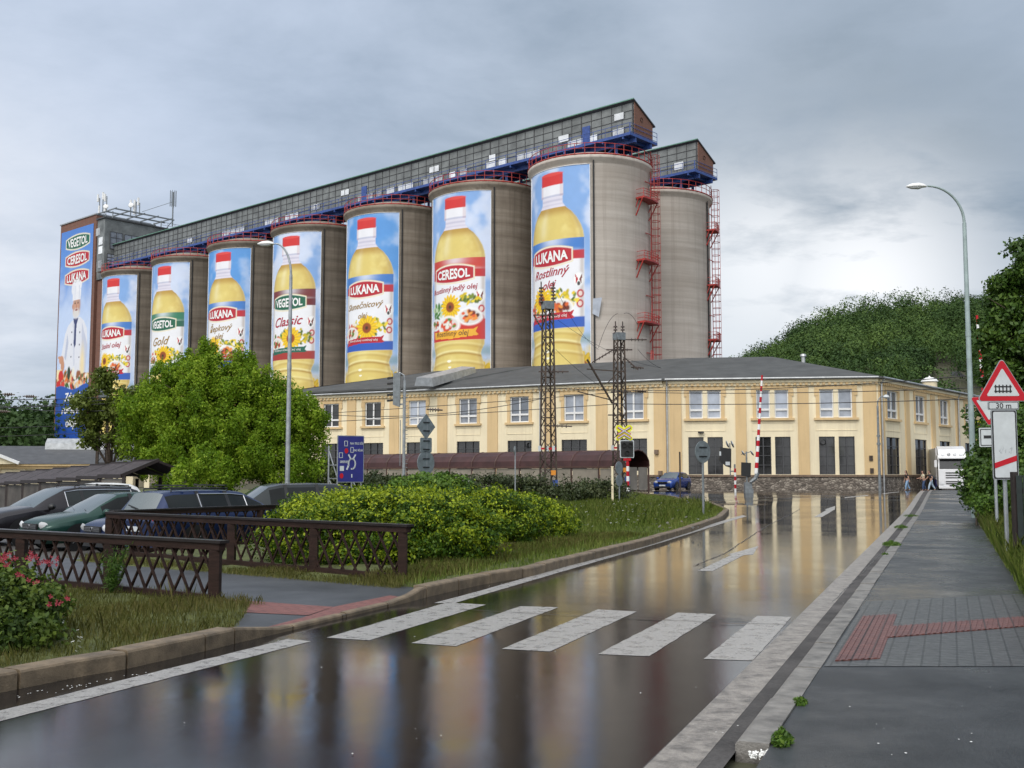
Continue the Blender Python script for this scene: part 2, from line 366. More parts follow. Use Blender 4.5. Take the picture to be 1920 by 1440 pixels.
def brick():
    m, b, o = new_mat('red_brick'); p = coord(); t = N('ShaderNodeTexBrick'); t.inputs['Scale'].default_value = 1.0
    t.inputs['Brick Width'].default_value = 0.3; t.inputs['Row Height'].default_value = 0.09; t.inputs['Mortar Size'].default_value = 0.008
    t.inputs['Color1'].default_value = (0.25, 0.095, 0.06, 1); t.inputs['Color2'].default_value = (0.17, 0.065, 0.045, 1); t.inputs['Mortar'].default_value = (0.2, 0.15, 0.12, 1)
    sw = N('ShaderNodeSeparateXYZ'); LK(p, sw.inputs[0]); cb = N('ShaderNodeCombineXYZ'); LK(mth('ADD', sw.outputs[0], sw.outputs[1]), cb.inputs[0]); LK(sw.outputs[2], cb.inputs[1])
    LK(cb.outputs[0], t.inputs[0]); nz = noise(p, 1.2, 6, 0.65)
    LK(mixc(mth('MULTIPLY', nz, 0.75), t.outputs[0], (0.12, 0.07, 0.055)), b.inputs['Base Color']); b.inputs['Roughness'].default_value = 0.85; return m
M['brick'] = brick()
M['roof'] = mat('grey_roofing_felt', (0.060, 0.062, 0.062), 0.75, var=0.3, scale=0.6, bmp=0.3, bscale=8)
M['roofdark'] = mat('dark_slate_roof', (0.06, 0.062, 0.068), 0.6, var=0.3, scale=1.2, bmp=0.3, bscale=12)
M['tin'] = mat('zinc_gutter', (0.42, 0.43, 0.44), 0.4, metal=0.6, var=0.25, scale=2)
M['white'] = mat('white_paint', (0.78, 0.78, 0.78), 0.4, var=0.08, scale=4)
M['whitewin'] = mat('white_window_frame', (0.72, 0.72, 0.72), 0.45, var=0.08, scale=4)
M['pane'] = glass_mat('window_glass', (0.10, 0.115, 0.14), 0.05)
M['pale_pane'] = glass_mat('clouded_window_glass', (0.30, 0.33, 0.39), 0.12)
M['darkpane'] = glass_mat('dark_window_glass', (0.03, 0.03, 0.032), 0.08)
M['carglass'] = glass_mat('car_glass', (0.035, 0.045, 0.045), 0.02); M['screen'] = glass_mat('car_windscreen', (0.05, 0.065, 0.068), 0.02, 1.0); M['screen'].node_tree.nodes['Principled BSDF'].inputs['IOR'].default_value = 1.9; M['carside'] = glass_mat('tinted_car_glass', (0.020, 0.024, 0.025), 0.05, 0.2)
M['plinth'] = mat('brown_ledge', (0.16, 0.11, 0.075), 0.7, var=0.3)
M['blue'] = mat('blue_steel_paint', (0.03, 0.07, 0.26), 0.45, var=0.3, scale=2)
M['red'] = mat('red_steel_paint', (0.36, 0.035, 0.028), 0.5, var=0.35, scale=2)
M['panel'] = mat('grey_glass_panel', (0.155, 0.165, 0.165), 0.35, var=0.45, scale=0.5)
M['frame'] = mat('dark_mullion', (0.055, 0.055, 0.06), 0.5, var=0.2)
M['litpane'] = glass_mat('bright_replacement_pane', (0.62, 0.64, 0.68), 0.2)
M['green'] = mat('green_verdigris_trim', (0.12, 0.26, 0.20), 0.6, var=0.25)
M['rust'] = mat('rusty_lattice_steel', (0.052, 0.036, 0.027), 0.75, var=0.5, scale=6)
M['galv'] = mat('galvanised_steel', (0.34, 0.36, 0.38), 0.45, metal=0.55, var=0.25, scale=4)
M['galvd'] = mat('dull_grey_steel', (0.19, 0.21, 0.225), 0.5, metal=0.3, var=0.3, scale=5)
M['lampgreen'] = mat('pale_green_grey_pole_paint', (0.30, 0.37, 0.37), 0.45, metal=0.2, var=0.2, scale=3)
M['black'] = mat('black_plastic', (0.012, 0.012, 0.013), 0.45, var=0.3)
M['rubber'] = mat('tyre_rubber', (0.014, 0.014, 0.014), 0.8, var=0.3)
M['wire'] = mat('dark_wire', (0.02, 0.02, 0.022), 0.6)
M['porcelain'] = mat('brown_insulator', (0.05, 0.03, 0.025), 0.3)
M['wood'] = mat('dark_brown_timber', (0.024, 0.012, 0.009), 0.65, spec=0.2, var=0.5, scale=3, bmp=0.3, bscale=20, stretch=(1,1,6))
M['woodtop'] = mat('wet_timber_rail_top', (0.016, 0.012, 0.012), 0.35, spec=0.3, var=0.4, scale=4)
M['shelter'] = mat('dark_red_translucent_roofing', (0.050, 0.020, 0.020), 0.45, var=0.35, scale=1.2, spec=0.3)
M['shelterframe'] = mat('brown_shelter_steel', (0.065, 0.028, 0.022), 0.5, var=0.35)
M['shelterpane'] = mat('dusty_shelter_glazing', (0.23, 0.20, 0.165), 0.3, var=0.3, scale=0.8)
M['canopy'] = mat('grey_brown_canopy_sheet', (0.055, 0.045, 0.048), 0.6, var=0.5, scale=5, bmp=0.2, bscale=30, spec=0.2)
M['canopyframe'] = mat('dark_canopy_frame', (0.022, 0.014, 0.013), 0.5)
M['canopypane'] = mat('grimy_canopy_glazing', (0.085, 0.076, 0.068), 0.5, var=0.4, scale=1.5, spec=0.2)
M['signblue'] = mat('blue_sign_sheet', (0.018, 0.020, 0.17), 0.4, var=0.15)
M['signred'] = mat('red_sign_sheet', (0.44, 0.010, 0.022), 0.5, var=0.1, spec=0.25)
M['signwhite'] = mat('white_sign_sheet', (0.50, 0.53, 0.55), 0.42, var=0.1, scale=5)
M['signyellow'] = mat('yellow_reflective_sheet', (0.72, 0.75, 0.02), 0.4, var=0.08)
M['signback'] = mat('grey_sign_back', (0.20, 0.23, 0.245), 0.45, metal=0.35, var=0.25, scale=6)
M['lens'] = glass_mat('lamp_lens', (0.55, 0.56, 0.58), 0.08)
M['amber'] = mat('amber_lens', (0.6, 0.22, 0.02), 0.25)
M['taillight'] = mat('red_lens', (0.4, 0.02, 0.02), 0.25)
M['chrome'] = mat('chrome', (0.6, 0.6, 0.62), 0.15, metal=1.0, var=0.05)
M['alloy'] = mat('alloy_rim', (0.42, 0.43, 0.45), 0.3, metal=0.8, var=0.1)
M['skin'] = mat('skin', (0.42, 0.24, 0.17), 0.6, var=0.1)
M['bark'] = mat('bark', (0.07, 0.05, 0.036), 0.9, var=0.4, scale=6, bmp=0.6, bscale=20)
M['leaf_maple'] = leaf_mat('maple_leaves', (0.050, 0.112, 0.006), (0.170, 0.285, 0.016), (0.36, 0.47, 0.045), 0.55, 0.42, 0.2)
M['leaf_dark'] = leaf_mat('dark_tree_leaves', (0.018, 0.044, 0.007), (0.050, 0.105, 0.014), (0.12, 0.195, 0.030), 0.5, 0.25)
M['leaf_olive'] = leaf_mat('olive_tree_leaves', (0.05, 0.075, 0.012), (0.11, 0.15, 0.022), (0.19, 0.23, 0.04), 0.5, 0.3)
M['leaf_hedge'] = leaf_mat('yellow_green_hedge_leaves', (0.010, 0.030, 0.005), (0.055, 0.115, 0.008), (0.36, 0.43, 0.020), 0.5, 0.25, 0.2)
M['leaf_ivy'] = leaf_mat('ivy_leaves', (0.018, 0.030, 0.010), (0.042, 0.060, 0.020), (0.09, 0.10, 0.04), 0.5, 0.15)
M['leaf_weed'] = leaf_mat('weed_leaves', (0.03, 0.07, 0.010), (0.08, 0.16, 0.018), (0.18, 0.27, 0.04), 0.5, 0.3)
M['leaf_bush'] = leaf_mat('rose_bush_leaves', (0.014, 0.030, 0.006), (0.048, 0.085, 0.012), (0.13, 0.18, 0.028), 0.5, 0.25, 0.2)
M['leaf_hill'] = leaf_mat('woodland_canopy', (0.010, 0.028, 0.007), (0.038, 0.080, 0.016), (0.095, 0.155, 0.030), 0.7, 0.15)
M['grass'] = leaf_mat('grass_blades', (0.06, 0.066, 0.016), (0.155, 0.165, 0.036), (0.34, 0.28, 0.12), 0.55, 0.3)
M['grassgreen'] = leaf_mat('lush_grass_blades', (0.05, 0.085, 0.014), (0.15, 0.215, 0.032), (0.33, 0.33, 0.10), 0.5, 0.3)
M['petal'] = mat('white_petals', (0.8, 0.8, 0.78), 0.6, var=0.05)
M['rose'] = mat('pink_red_petals', (0.28, 0.028, 0.048), 0.6, var=0.4, scale=20)
def printed():
    m, b, o = new_mat('printed_banner_cloth'); a = N('ShaderNodeAttribute'); a.attribute_name = 'print'; v = coord()
    h = N('ShaderNodeHueSaturation'); LK(a.outputs['Color'], h.inputs['Color']); LK(mth('MULTIPLY_ADD', noise(v, 0.7, 4, 0.6), 0.16, 0.92), h.inputs['Value'])
    LK(h.outputs[0], b.inputs['Base Color']); b.inputs['Roughness'].default_value = 0.5; bump(b, noise(v, 0.5, 3, 0.5), 0.12, 0.1); return m
M['print'] = printed()
def ink(name, c): return mat(name, c, 0.5, var=0.04)
M['ink_white'] = ink('white_ink', (0.82, 0.82, 0.82)); M['ink_red'] = ink('dark_red_ink', (0.40, 0.02, 0.045)); M['ink_gold'] = ink('brown_gold_ink', (0.33, 0.20, 0.06)); M['ink_green'] = ink('green_ink', (0.02, 0.12, 0.07))
M['ink_black'] = ink('black_ink', (0.012, 0.012, 0.014)); M['ink_brown'] = ink('brown_ink', (0.14, 0.06, 0.03))

# ------------------------------------------------------------------ lettering and printed cloth
def text_geo(body, size=1.0, shear=0.0, bold=0.0, spacing=1.0):
    c = bpy.data.curves.new('t', 'FONT'); c.body = body; c.size = size; c.shear = shear; c.offset = bold; c.space_character = spacing
    c.dimensions = '2D'; c.fill_mode = 'FRONT'; c.resolution_u = 3; c.align_x = 'CENTER'; c.align_y = 'CENTER'
    o = bpy.data.objects.new('t', c); me = bpy.data.meshes.new_from_object(o)
    v = np.array([q.co[:] for q in me.vertices]).reshape(-1, 3); f = [tuple(p.vertices) for p in me.polygons]
    bpy.data.objects.remove(o); bpy.data.meshes.remove(me); bpy.data.curves.remove(c)
    if len(v):
        mid = (v.min(0)+v.max(0))/2; v = v-mid
    return v, f
def fit_text(body, width, height=None, shear=0.0, bold=0.0, arch=0.0, tilt=0.0):
    v, f = text_geo(body, 1.0, shear, bold); s_ = v.max(0)-v.min(0)
    kx = width/s_[0]; ky = kx if height is None else height/s_[1]
    v = v*np.array([kx, ky, 1])
    if arch:                                           # letters taller in the middle, like the badge
        t = 1-(2*v[:, 0]/width)**2; v[:, 1] *= 1+arch*t
    v[:, 1] += tilt*v[:, 0]
    return v, f
lin = lambda *c: np.array(S(*c))*0.92
class Art:
    def __init__(s, W, z0, z1, step):
        s.W, s.z0, s.z1 = W, z0, z1; s.nu = int(W/step)+1; s.nv = int((z1-z0)/step)+1
        s.u, s.z = np.meshgrid(np.linspace(0, W, s.nu), np.linspace(z0, z1, s.nv)); s.c = np.zeros((s.nv, s.nu, 3))
        s.r = np.random.default_rng(5); s.px = step
    def nz(s, scale, seed, oct_=4):
        r = np.random.default_rng(seed); o = np.zeros_like(s.u); amp = 1.0; tot = 0
        for k in range(oct_):
            g = r.random((64, 64)); x = s.u/scale*(2**k); y = s.z/scale*(2**k)
            xi = np.floor(x).astype(int); yi = np.floor(y).astype(int); fx = x-xi; fy = y-yi; fx = fx*fx*(3-2*fx); fy = fy*fy*(3-2*fy)
            a = g[yi % 64, xi % 64]; b = g[yi % 64, (xi+1) % 64]; c = g[(yi+1) % 64, xi % 64]; d = g[(yi+1) % 64, (xi+1) % 64]
            o += amp*((a*(1-fx)+b*fx)*(1-fy)+(c*(1-fx)+d*fx)*fy); tot += amp; amp *= 0.5
        return o/tot
    def put(s, m, c):
        m = np.clip(m, 0, 1)[..., None]; s.c = s.c*(1-m)+np.asarray(c)*m
    def ell(s, cu, cz, a, b, c, soft=0.12, rot=0.0, k=1.0):
        x = (s.u-cu)*math.cos(rot)+(s.z-cz)*math.sin(rot); y = -(s.u-cu)*math.sin(rot)+(s.z-cz)*math.cos(rot)
        d = np.sqrt((x/a)**2+(y/b)**2); s.put(k*np.clip((1-d)/soft*0.5+0.5, 0, 1)*(d < 1+soft), c)
    def rect(s, u0, u1, z0, z1, c, k=1.0):
        e = s.px
        m = np.clip((s.u-u0)/e+.5, 0, 1)*np.clip((u1-s.u)/e+.5, 0, 1)*np.clip((s.z-z0)/e+.5, 0, 1)*np.clip((z1-s.z)/e+.5, 0, 1)
        s.put(m*k, c)
    def poly(s, pts, c, k=1.0):
        m = np.zeros_like(s.u, bool); n = len(pts)
        for i in range(n):
            (x0, y0), (x1, y1) = pts[i], pts[(i+1) % n]
            if y0 == y1: continue
            m ^= ((y0 > s.z) != (y1 > s.z)) & (s.u < (x1-x0)*(s.z-y0)/(y1-y0)+x0)
        s.put(m*k, c)
    def flower(s, cu, cz, R0, petal=(250, 205, 20), core=(120, 60, 20), squash=1.0):
        x = s.u-cu; y = (s.z-cz)/squash; r = np.hypot(x, y); t = np.arctan2(y, x)
        edge = R0*(0.74+0.26*np.abs(np.cos(8.5*t))); p = np.clip((edge-r)/0.1, 0, 1)
        s.put(p, lin(*petal)*np.ones((*s.u.shape, 3))*(0.72+0.28*np.abs(np.cos(8.5*t+0.3)))[..., None])
        s.put(np.clip((R0*0.42-r)/0.15, 0, 1), lin(*core)); s.put(np.clip((R0*0.30-np.abs(r-R0*.30))/0.3, 0, 1)*.35*(r < R0*.42), lin(190, 90, 25)); s.put(np.clip((R0*0.16-r)/0.12, 0, 1), lin(70, 45, 15))
    def bits(s, cu, cz, a, b, n, cols, r0, r1, seed):
        r = np.random.default_rng(seed)
        for i in range(n):
            t = r.random()*6.283; q = math.sqrt(r.random()); c = cols[r.integers(len(cols))]
            s.ell(cu+a*q*math.cos(t), cz+b*q*math.sin(t), r0+(r1-r0)*r.random(), (r0+(r1-r0)*r.random())*.6, lin(*c), 0.3, r.random()*3)
    def plate(s, cu, cz, a, seed, fill=((200, 60, 30), (150, 40, 20), (230, 120, 50), (90, 130, 40), (240, 230, 210))):
        s.ell(cu, cz, a, a*.66, lin(250, 250, 250), .1); s.ell(cu, cz, a*.86, a*.54, lin(225, 222, 218), .1)
        s.bits(cu, cz+.05, a*.62, a*.36, 22, fill, .14*a, .26*a, seed)
    def badge(s, cu, cz, hw, hh, c, arch=0.38, rim=(240, 225, 180)):
        x = (s.u-cu)/hw; e = s.px*1.2
        for g, k in ((0.17, lin(*rim)), (0.08, lin(245, 245, 240)), (0.0, lin(*c))):
            top = hh*(1-arch)+hh*arch*(1-x*x); d = np.minimum(top+g*hh*1.1-np.abs(s.z-cz), (1+g*.32-np.abs(x))*hw); s.put(np.clip(d/e+.5, 0, 1), k)
RED = (186, 24, 44); GREEN = (16, 98, 72)
def bottle_art(a, brand, lab, seed, ribbon, blue_foot=True):
    U0 = 5.0
    n = a.nz(3.6, seed); n2 = a.nz(1.1, seed+9); h = np.clip((a.z-9)/29, 0, 1)
    deep = seed % 7 == 5
    sky_ = lin(*((92, 160, 228) if deep else (158, 190, 236)))*np.ones((*a.u.shape, 3)); a.c = sky_
    a.put(smooth(.38, .66, n)*(.5 if deep else .9), lin(214, 224, 246)); a.put(smooth(.5, .25, h)*.6, lin(196, 212, 240)); a.put(smooth(.55, .35, n)*smooth(.35, .8, h)*.45, lin(84, 146, 218))
    fld = smooth(17.5, 14.0, a.z+(n2-.5)*3)
    a.put(fld, lin(222, 190, 40)); a.put(fld*smooth(.5, .62, n2), lin(120, 130, 40)); a.put(smooth(16.5, 17.3, a.z)*smooth(18.6, 17.6, a.z)*.5, lin(90, 130, 110))
    a.flower(8.9, 14.2, 1.9, (215, 178, 40), (95, 65, 35)); a.flower(0.6, 12.2, 1.6, (215, 180, 40), (95, 65, 35))
    # bottle
    zz_ = [9, 10, 13.6, 15.6, 16.7, 17.1, 17.6, 18.3, 29.6, 30.4, 31.2, 32.1, 32.9, 33.4, 33.9, 34.1, 34.96]
    hw_ = [3.9, 4.2, 4.28, 4.15, 3.85, 3.72, 3.85, 4.2, 4.26, 4.16, 3.9, 3.4, 2.75, 2.1, 1.72, 1.62, 1.60]
    hw = np.interp(a.z, zz_, hw_); x = (a.u-U0)/hw; ins = np.clip((1-np.abs(x))*hw/.09, 0, 1)
    liq = ins*(a.z < 33.55)
    t = a.nz(2.3, seed+3)
    oil = lin(226, 204, 118)*np.ones((*a.u.shape, 3)); a.put(liq, oil)
    a.put(liq*smooth(.25, .95, x)*.42, lin(192, 152, 60)); a.put(liq*smooth(-.55, -1, x)*.5, lin(196, 158, 66)); a.put(liq*smooth(.75, .98, np.abs(x))*.30, lin(240, 230, 180))
    a.put(liq*smooth(.5, .75, t)*.5, lin(243, 228, 150)); a.put(liq*np.exp(-((x+.35)/.16)**2)*.45*smooth(29, 31, a.z), lin(250, 243, 200))
    a.put(liq*smooth(32.2, 33.4, a.z)*.75, lin(178, 132, 48)); a.put(ins*(a.z >= 33.55)*(a.z < 35), lin(226, 222, 236)); a.put(ins*np.exp(-((a.z-34.45)/.14)**2)*.6, lin(180, 178, 205)); a.put(ins*np.exp(-((a.z-33.95)/.10)**2)*.5, lin(190, 185, 210))
    for zc, k in ((17.15, .7), (15.9, .35), (18.2, .3), (13.2, .35)):
        a.put(liq*np.exp(-((a.z-zc+.5*x*x-.1)/.17)**2)*k, lin(165, 118, 28)); a.put(liq*np.exp(-((a.z-zc-.38+.5*x*x)/.15)**2)*k, lin(250, 240, 180))
    a.ell(4.2, 16.2, .35, .16, lin(255, 252, 230)); a.ell(4.3, 15.4, .28, .12, lin(255, 252, 230))
    # cap
    a.rect(3.22, 6.66, 34.9, 36.5, lin(238, 238, 245)); a.rect(3.22, 6.66, 34.9, 35.15, lin(196, 198, 220)); a.rect(3.3, 6.6, 36.35, 37.75, lin(212, 44, 44)); a.ell(4.95, 37.72, 1.66, .22, lin(225, 70, 66))
    a.rect(3.22, 3.55, 34.9, 37.6, lin(160, 60, 80), .28); a.rect(6.2, 6.66, 34.9, 37.6, lin(160, 60, 80), .22)
    # label
    L0, L1, u0, u1 = 18.9, 29.6, U0-4.24, U0+4.24
    a.rect(u0, u1, L0, L1, lin(240, 241, 247))
    topc = {'blue': (60, 125, 205), 'green': (40, 125, 92), 'maroon': (120, 40, 42), 'red': (205, 62, 48)}[lab]
    lm = (a.u > u0)*(a.u < u1)
    a.put(ins*(a.z < 33.5)*np.exp(-((np.abs(x)-.93)/.06)**2)*.35, lin(150, 110, 30)); a.put(lm*smooth(27.6, 28.9, a.z+np.abs(a.u-U0)*.08)*(a.z < L1), lin(*topc)); a.put(lm*np.exp(-((a.u-U0)/1.6)**2)*smooth(28.2, 29.4, a.z)*(a.z < L1)*.7, lin(235, 240, 248))
    bandc = {'blue': (196, 30, 48), 'green': (30, 100, 76), 'maroon': (110, 30, 36), 'red': (196, 34, 40)}[lab]
    a.rect(u0, u1, 27.1, 28.15, lin(*bandc))
    a.badge(4.55, 27.65, 3.15, 1.12, GREEN if brand == 'VEGETOL' else RED)
    # round emblem on the right edge: an open red wing shape in a ring
    a.ell(8.55, 24.6, .72, .95, lin(235, 236, 240)); a.ell(8.55, 24.6, .58, .80, lin(252, 252, 252)); a.poly([(8.15, 25.25), (8.5, 24.6), (8.2, 24.0)], lin(190, 20, 40)); a.poly([(8.95, 25.25), (8.6, 24.6), (8.9, 24.0)], lin(120, 60, 50)); a.ell(8.55, 24.1, .2, .25, lin(60, 60, 60))
    if lab != 'green':
        a.ell(8.75, 22.9, .42, .5, lin(190, 30, 40)); a.ell(8.7, 21.7, .42, .5, lin(190, 40, 40)); a.ell(8.75, 22.9, .24, .3, lin(240, 220, 210)); a.ell(8.7, 21.7, .24, .3, lin(240, 220, 210))
    yel = ((235, 205, 30), (245, 220, 60), (120, 140, 40), (200, 180, 30), (90, 110, 30))
    if lab == 'red':
        a.rect(u0, u1, L0, 21.6, lin(205, 48, 36)); a.bits(2.0, 22.9, 1.3, 1.0, 26, ((60, 120, 40), (90, 150, 60), (200, 220, 180)), .25, .5, seed)
        a.bits(7.2, 24.2, 1.5, .8, 34, yel, .2, .4, seed+1); a.flower(4.3, 23.3, 1.75); a.plate(7.2, 21.9, 1.75, seed+2, ((120, 40, 20), (80, 30, 20), (230, 90, 40), (240, 150, 60)))
        a.plate(4.0, 20.9, 1.9, seed+4, ((225, 80, 40), (240, 240, 230), (90, 140, 50), (200, 60, 30))); a.plate(1.3, 21.2, 1.2, seed+5)
        a.poly([(1.2, 19.3), (1.0, 20.2), (7.6, 20.25), (8.3, 20.6), (8.0, 19.9), (8.4, 19.5), (7.4, 19.35), (4.5, 19.1)], lin(240, 178, 50))
    else:
        a.bits(5.6, 22.3, 3.2, 1.3, 90, yel, .2, .42, seed)
        a.bits(2.6, 21.6, 1.9, 1.2, 40, ((220, 90, 50), (70, 120, 40), (240, 235, 220), (230, 150, 60), (200, 50, 40)), .22, .45, seed+1)
        if seed % 2: a.flower(5.3, 22.1, 1.9); a.plate(2.2, 21.4, 1.5, seed+2)
        else: a.flower(3.1, 22.5, 1.7); a.plate(6.2, 21.3, 1.75, seed+2, ((170, 60, 30), (110, 40, 20), (220, 100, 40), (240, 150, 60)))
        foot = {'blue': (42, 92, 190), 'green': (52, 110, 70), 'maroon': (170, 50, 44)}[lab]
        a.rect(u0, u1, L0, 20.15, lin(*foot))
        rb = (186, 28, 48) if lab == 'blue' else (24, 100, 80)
        a.poly([(1.0, 19.7), (1.3, 20.6), (4.4, 20.75), (7.4, 20.75), (8.0, 21.0), (7.7, 20.4), (8.1, 20.0), (7.4, 19.95), (4.4, 19.95)], lin(*rb))
    a.put(lm*(a.z > L0)*(a.z < L1)*smooth(.8, 1.0, np.abs(x))*.18, lin(90, 100, 130))
    return a
RB = 7.42
def cyl(cx, cy, aR, W, u, z, off=0.0):
    a = aR-(W-u)/RB; r = RB+off; return np.stack([cx+r*np.sin(a), cy-r*np.cos(a), np.asarray(z)], -1)
def grid_faces(nu, nv):
    i = np.arange(nv-1)[:, None]*nu+np.arange(nu-1)[None, :]; return np.stack([i, i+1, i+1+nu, i+nu], -1).reshape(-1, 4)

UX, UY, NX, NY = -0.75006, 0.66137, 0.66137, 0.75006        # u: along the silo row (away), n: across it (away)
C7 = (9.881, 132.0)
def SP(k, e, z=0.0): return Vector((C7[0]+k*UX-e*NX, C7[1]+k*UY-e*NY, z))   # e>0 is towards the road
HT = 39.77
def make_silo(x, y):
    t = thing('grain_silo', (x, y, 0), 'x', 'silo', 'concrete silos in two rows')
    b = MB(); b.lathe([(RB, 0), (RB, 38.6), (RB+.1, 38.75), (RB+.38, 39.1), (RB+.45, 39.2), (RB+.45, 39.7), (RB+.3, 39.77)], n=72)
    o = b.build('barrel', M['concrete'], t, world=False, smooth_=True); o.data.polygons.foreach_set('use_smooth', [abs(p.normal.z) < .3 for p in o.data.polygons])
    MB().lathe([(RB+.3, 39.75), (5.2, 40.6), (0.01, 40.7)], n=48).build('roof', M['concdark'], t, world=False)
    r = MB(); n = 40; rr = RB+.35
    P = [(rr*math.cos(2*math.pi*i/n), rr*math.sin(2*math.pi*i/n)) for i in range(n)]
    for i, (a, c) in enumerate(P): r.bar((a, c, 39.6), (a, c, 40.95), .07, .07)
    for z in (40.35, 40.95): r.tube([(a, c, z) for a, c in P], .045, 5, closed=True)
    r.tube([(a*1.012, c*1.012, 39.62) for a, c in P], .09, 5, closed=True)
    r.build('railing', M['red'], t, world=False)
    return t
def pipe_on(t, cx, cy, a):
    p = cyl(cx, cy, a, 0, 0, 0, .12); b = MB(); b.tube([(p[0], p[1], 0), (p[0], p[1], 39.0)], .11, 6)
    b.build('downpipe', M['wire'], t)
BAN_W, BZ0, BZ1 = 9.95, 9.0, 38.45
silo_spec = [ # brand, label colour, words, script colour, edge azimuth, ribbon words
 ('LUKANA', 'blue', [('Stolní olej', 25.2, 5.6, 'ink_red', .3)], 9.2, 'Rostlinný olej'),
 ('VEGETOL', 'green', [('Gold', 24.7, 4.3, 'ink_gold', .4)], 8.5, 'Rostlinný olej'),
 ('LUKANA', 'blue', [('Řepkový', 25.4, 5.2, 'ink_gold', .35), ('olej', 23.9, 2.0, 'ink_gold', .35)], 9.5, 'Jednodruhový rostlinný olej'),
 ('VEGETOL', 'maroon', [('Classic', 24.8, 5.6, 'ink_red', .4)], 10.8, 'Rostlinný vícedruhový olej'),
 ('LUKANA', 'blue', [('Slunečnicový', 25.3, 6.6, 'ink_gold', .4), ('olej', 23.8, 1.7, 'ink_gold', .4)], 8.3, 'Jednodruhový rostlinný olej'),
 ('CERESOL', 'red', [('Rostlinný jedlý olej', 25.6, 7.4, 'ink_red', .18)], 6.4, 'Rostlinný olej'),
 ('LUKANA', 'blue', [('Rostlinný', 25.6, 5.8, 'ink_red', .4), ('olej', 24.1, 2.2, 'ink_red', .4)], -4.6, 'Vícedruhový rostlinný olej')]
sil_lab = ['concrete silo with bottle banner next to the brick tower, farthest of the front row',
 'concrete silo whose banner shows a green labelled bottle reading Gold', 'concrete silo with blue labelled bottle banner directly behind the big green tree',
 'concrete silo whose banner shows a brown labelled bottle reading Classic', 'concrete silo whose bottle banner has a deep blue sky, third from the near end',
 'concrete silo whose banner shows a red labelled bottle with a yellow ribbon', 'nearest concrete silo with bottle banner and a red caged ladder on its right side']
silo0 = make_silo(*SP(6*17.929, 0)[:2])
silos = []
for i in range(8):
    p = SP((6-i)*17.929, 0) if i < 7 else SP(2.5, -18.5)
    t = silo0 if i == 0 else copy_tree(silo0)
    t.location = (p.x, p.y, 0); t.rotation_euler = (0, 0, 0.0); silos.append((t, p.x, p.y))
    t['label'] = sil_lab[i] if i < 7 else 'bare concrete silo without banner in the rear row, behind the nearest one'
    for ch in t.children:
        if ch.name.startswith('barrel'):
            if i == 0: lt = ch.data; dk = ch.data.copy(); dk.materials[0] = M['concdark']; md_ = ch.data.copy(); md_.materials[0] = M['concmid']
            ch.data = dk if i < 4 else md_ if i < 6 else lt
for i, (brand, lab, words, aR, rib) in enumerate(silo_spec):
    t, cx, cy = silos[i]; aR = R_(aR); a = bottle_art(Art(BAN_W, BZ0, BZ1, 0.085), brand, lab, 20+i*3+(i == 4), rib)
    inv = Vector((cx, cy, 0))
    V = cyl(0, 0, aR, BAN_W, a.u.ravel(), a.z.ravel(), .07)
    ban = fast_mesh('banner', V, grid_faces(a.nu, a.nv), M['print'], parent=t, smooth_=True, colour=np.concatenate([a.c.reshape(-1, 3), np.ones((a.u.size, 1))], 1))
    hem = MB(); e = [cyl(0, 0, aR, BAN_W, u, z, .10) for u, z in [(BAN_W, BZ0), (BAN_W, BZ1)]+[(BAN_W-q*.5, BZ1) for q in range(1, 20)]+[(0, BZ1), (0, BZ0)]]
    hem.tube([tuple(q) for q in e], .05, 4, cap=False); hem.build('hem', M['white'], ban, world=False)
    mats = ['ink_white', 'ink_red', 'ink_gold', 'ink_brown']
    def put(v, f, cu, cz, mi):
        tx = MB(); q = cyl(0, 0, aR, BAN_W, cu+v[:, 0], cz+v[:, 1], .10); tx.add(q, f); tx.build('lettering', M[mats[mi]], ban, world=False)
    v, f = fit_text(brand, 5.4, 1.05, 0.0, .035, .35); put(v, f, 4.55, 27.65, 0)
    for (wd, z, wid, ink_, sh) in words: v, f = fit_text(wd, wid, None, sh, .012, 0, .05); put(v, f, 4.55, z, mats.index(ink_))
    v, f = fit_text(rib, 5.4, None, .15, .0); put(v, f, 4.4, 20.35 if lab != 'red' else 19.75, 0 if lab != 'red' else 3)
    pipe_on(t, cx, cy, aR+R_(3.2))
pipe_on(*silos[7], R_(60))
# loose torn flap of cloth and the rough strip beside the nearest banner
t7, x7, y7 = silos[6]
fl = MB(); fl.add([cyl(x7, y7, R_(-4.6), 0, .25, 22.2, .2), cyl(x7, y7, R_(-4.6), 0, 1.25, 22.3, .45), cyl(x7, y7, R_(-4.6), 0, .9, 20.0, .35), cyl(x7, y7, R_(-4.6), 0, .2, 20.4, .2)], [(0, 1, 2, 3)])
fl.build('torn_flap', M['pale_pane'], t7)

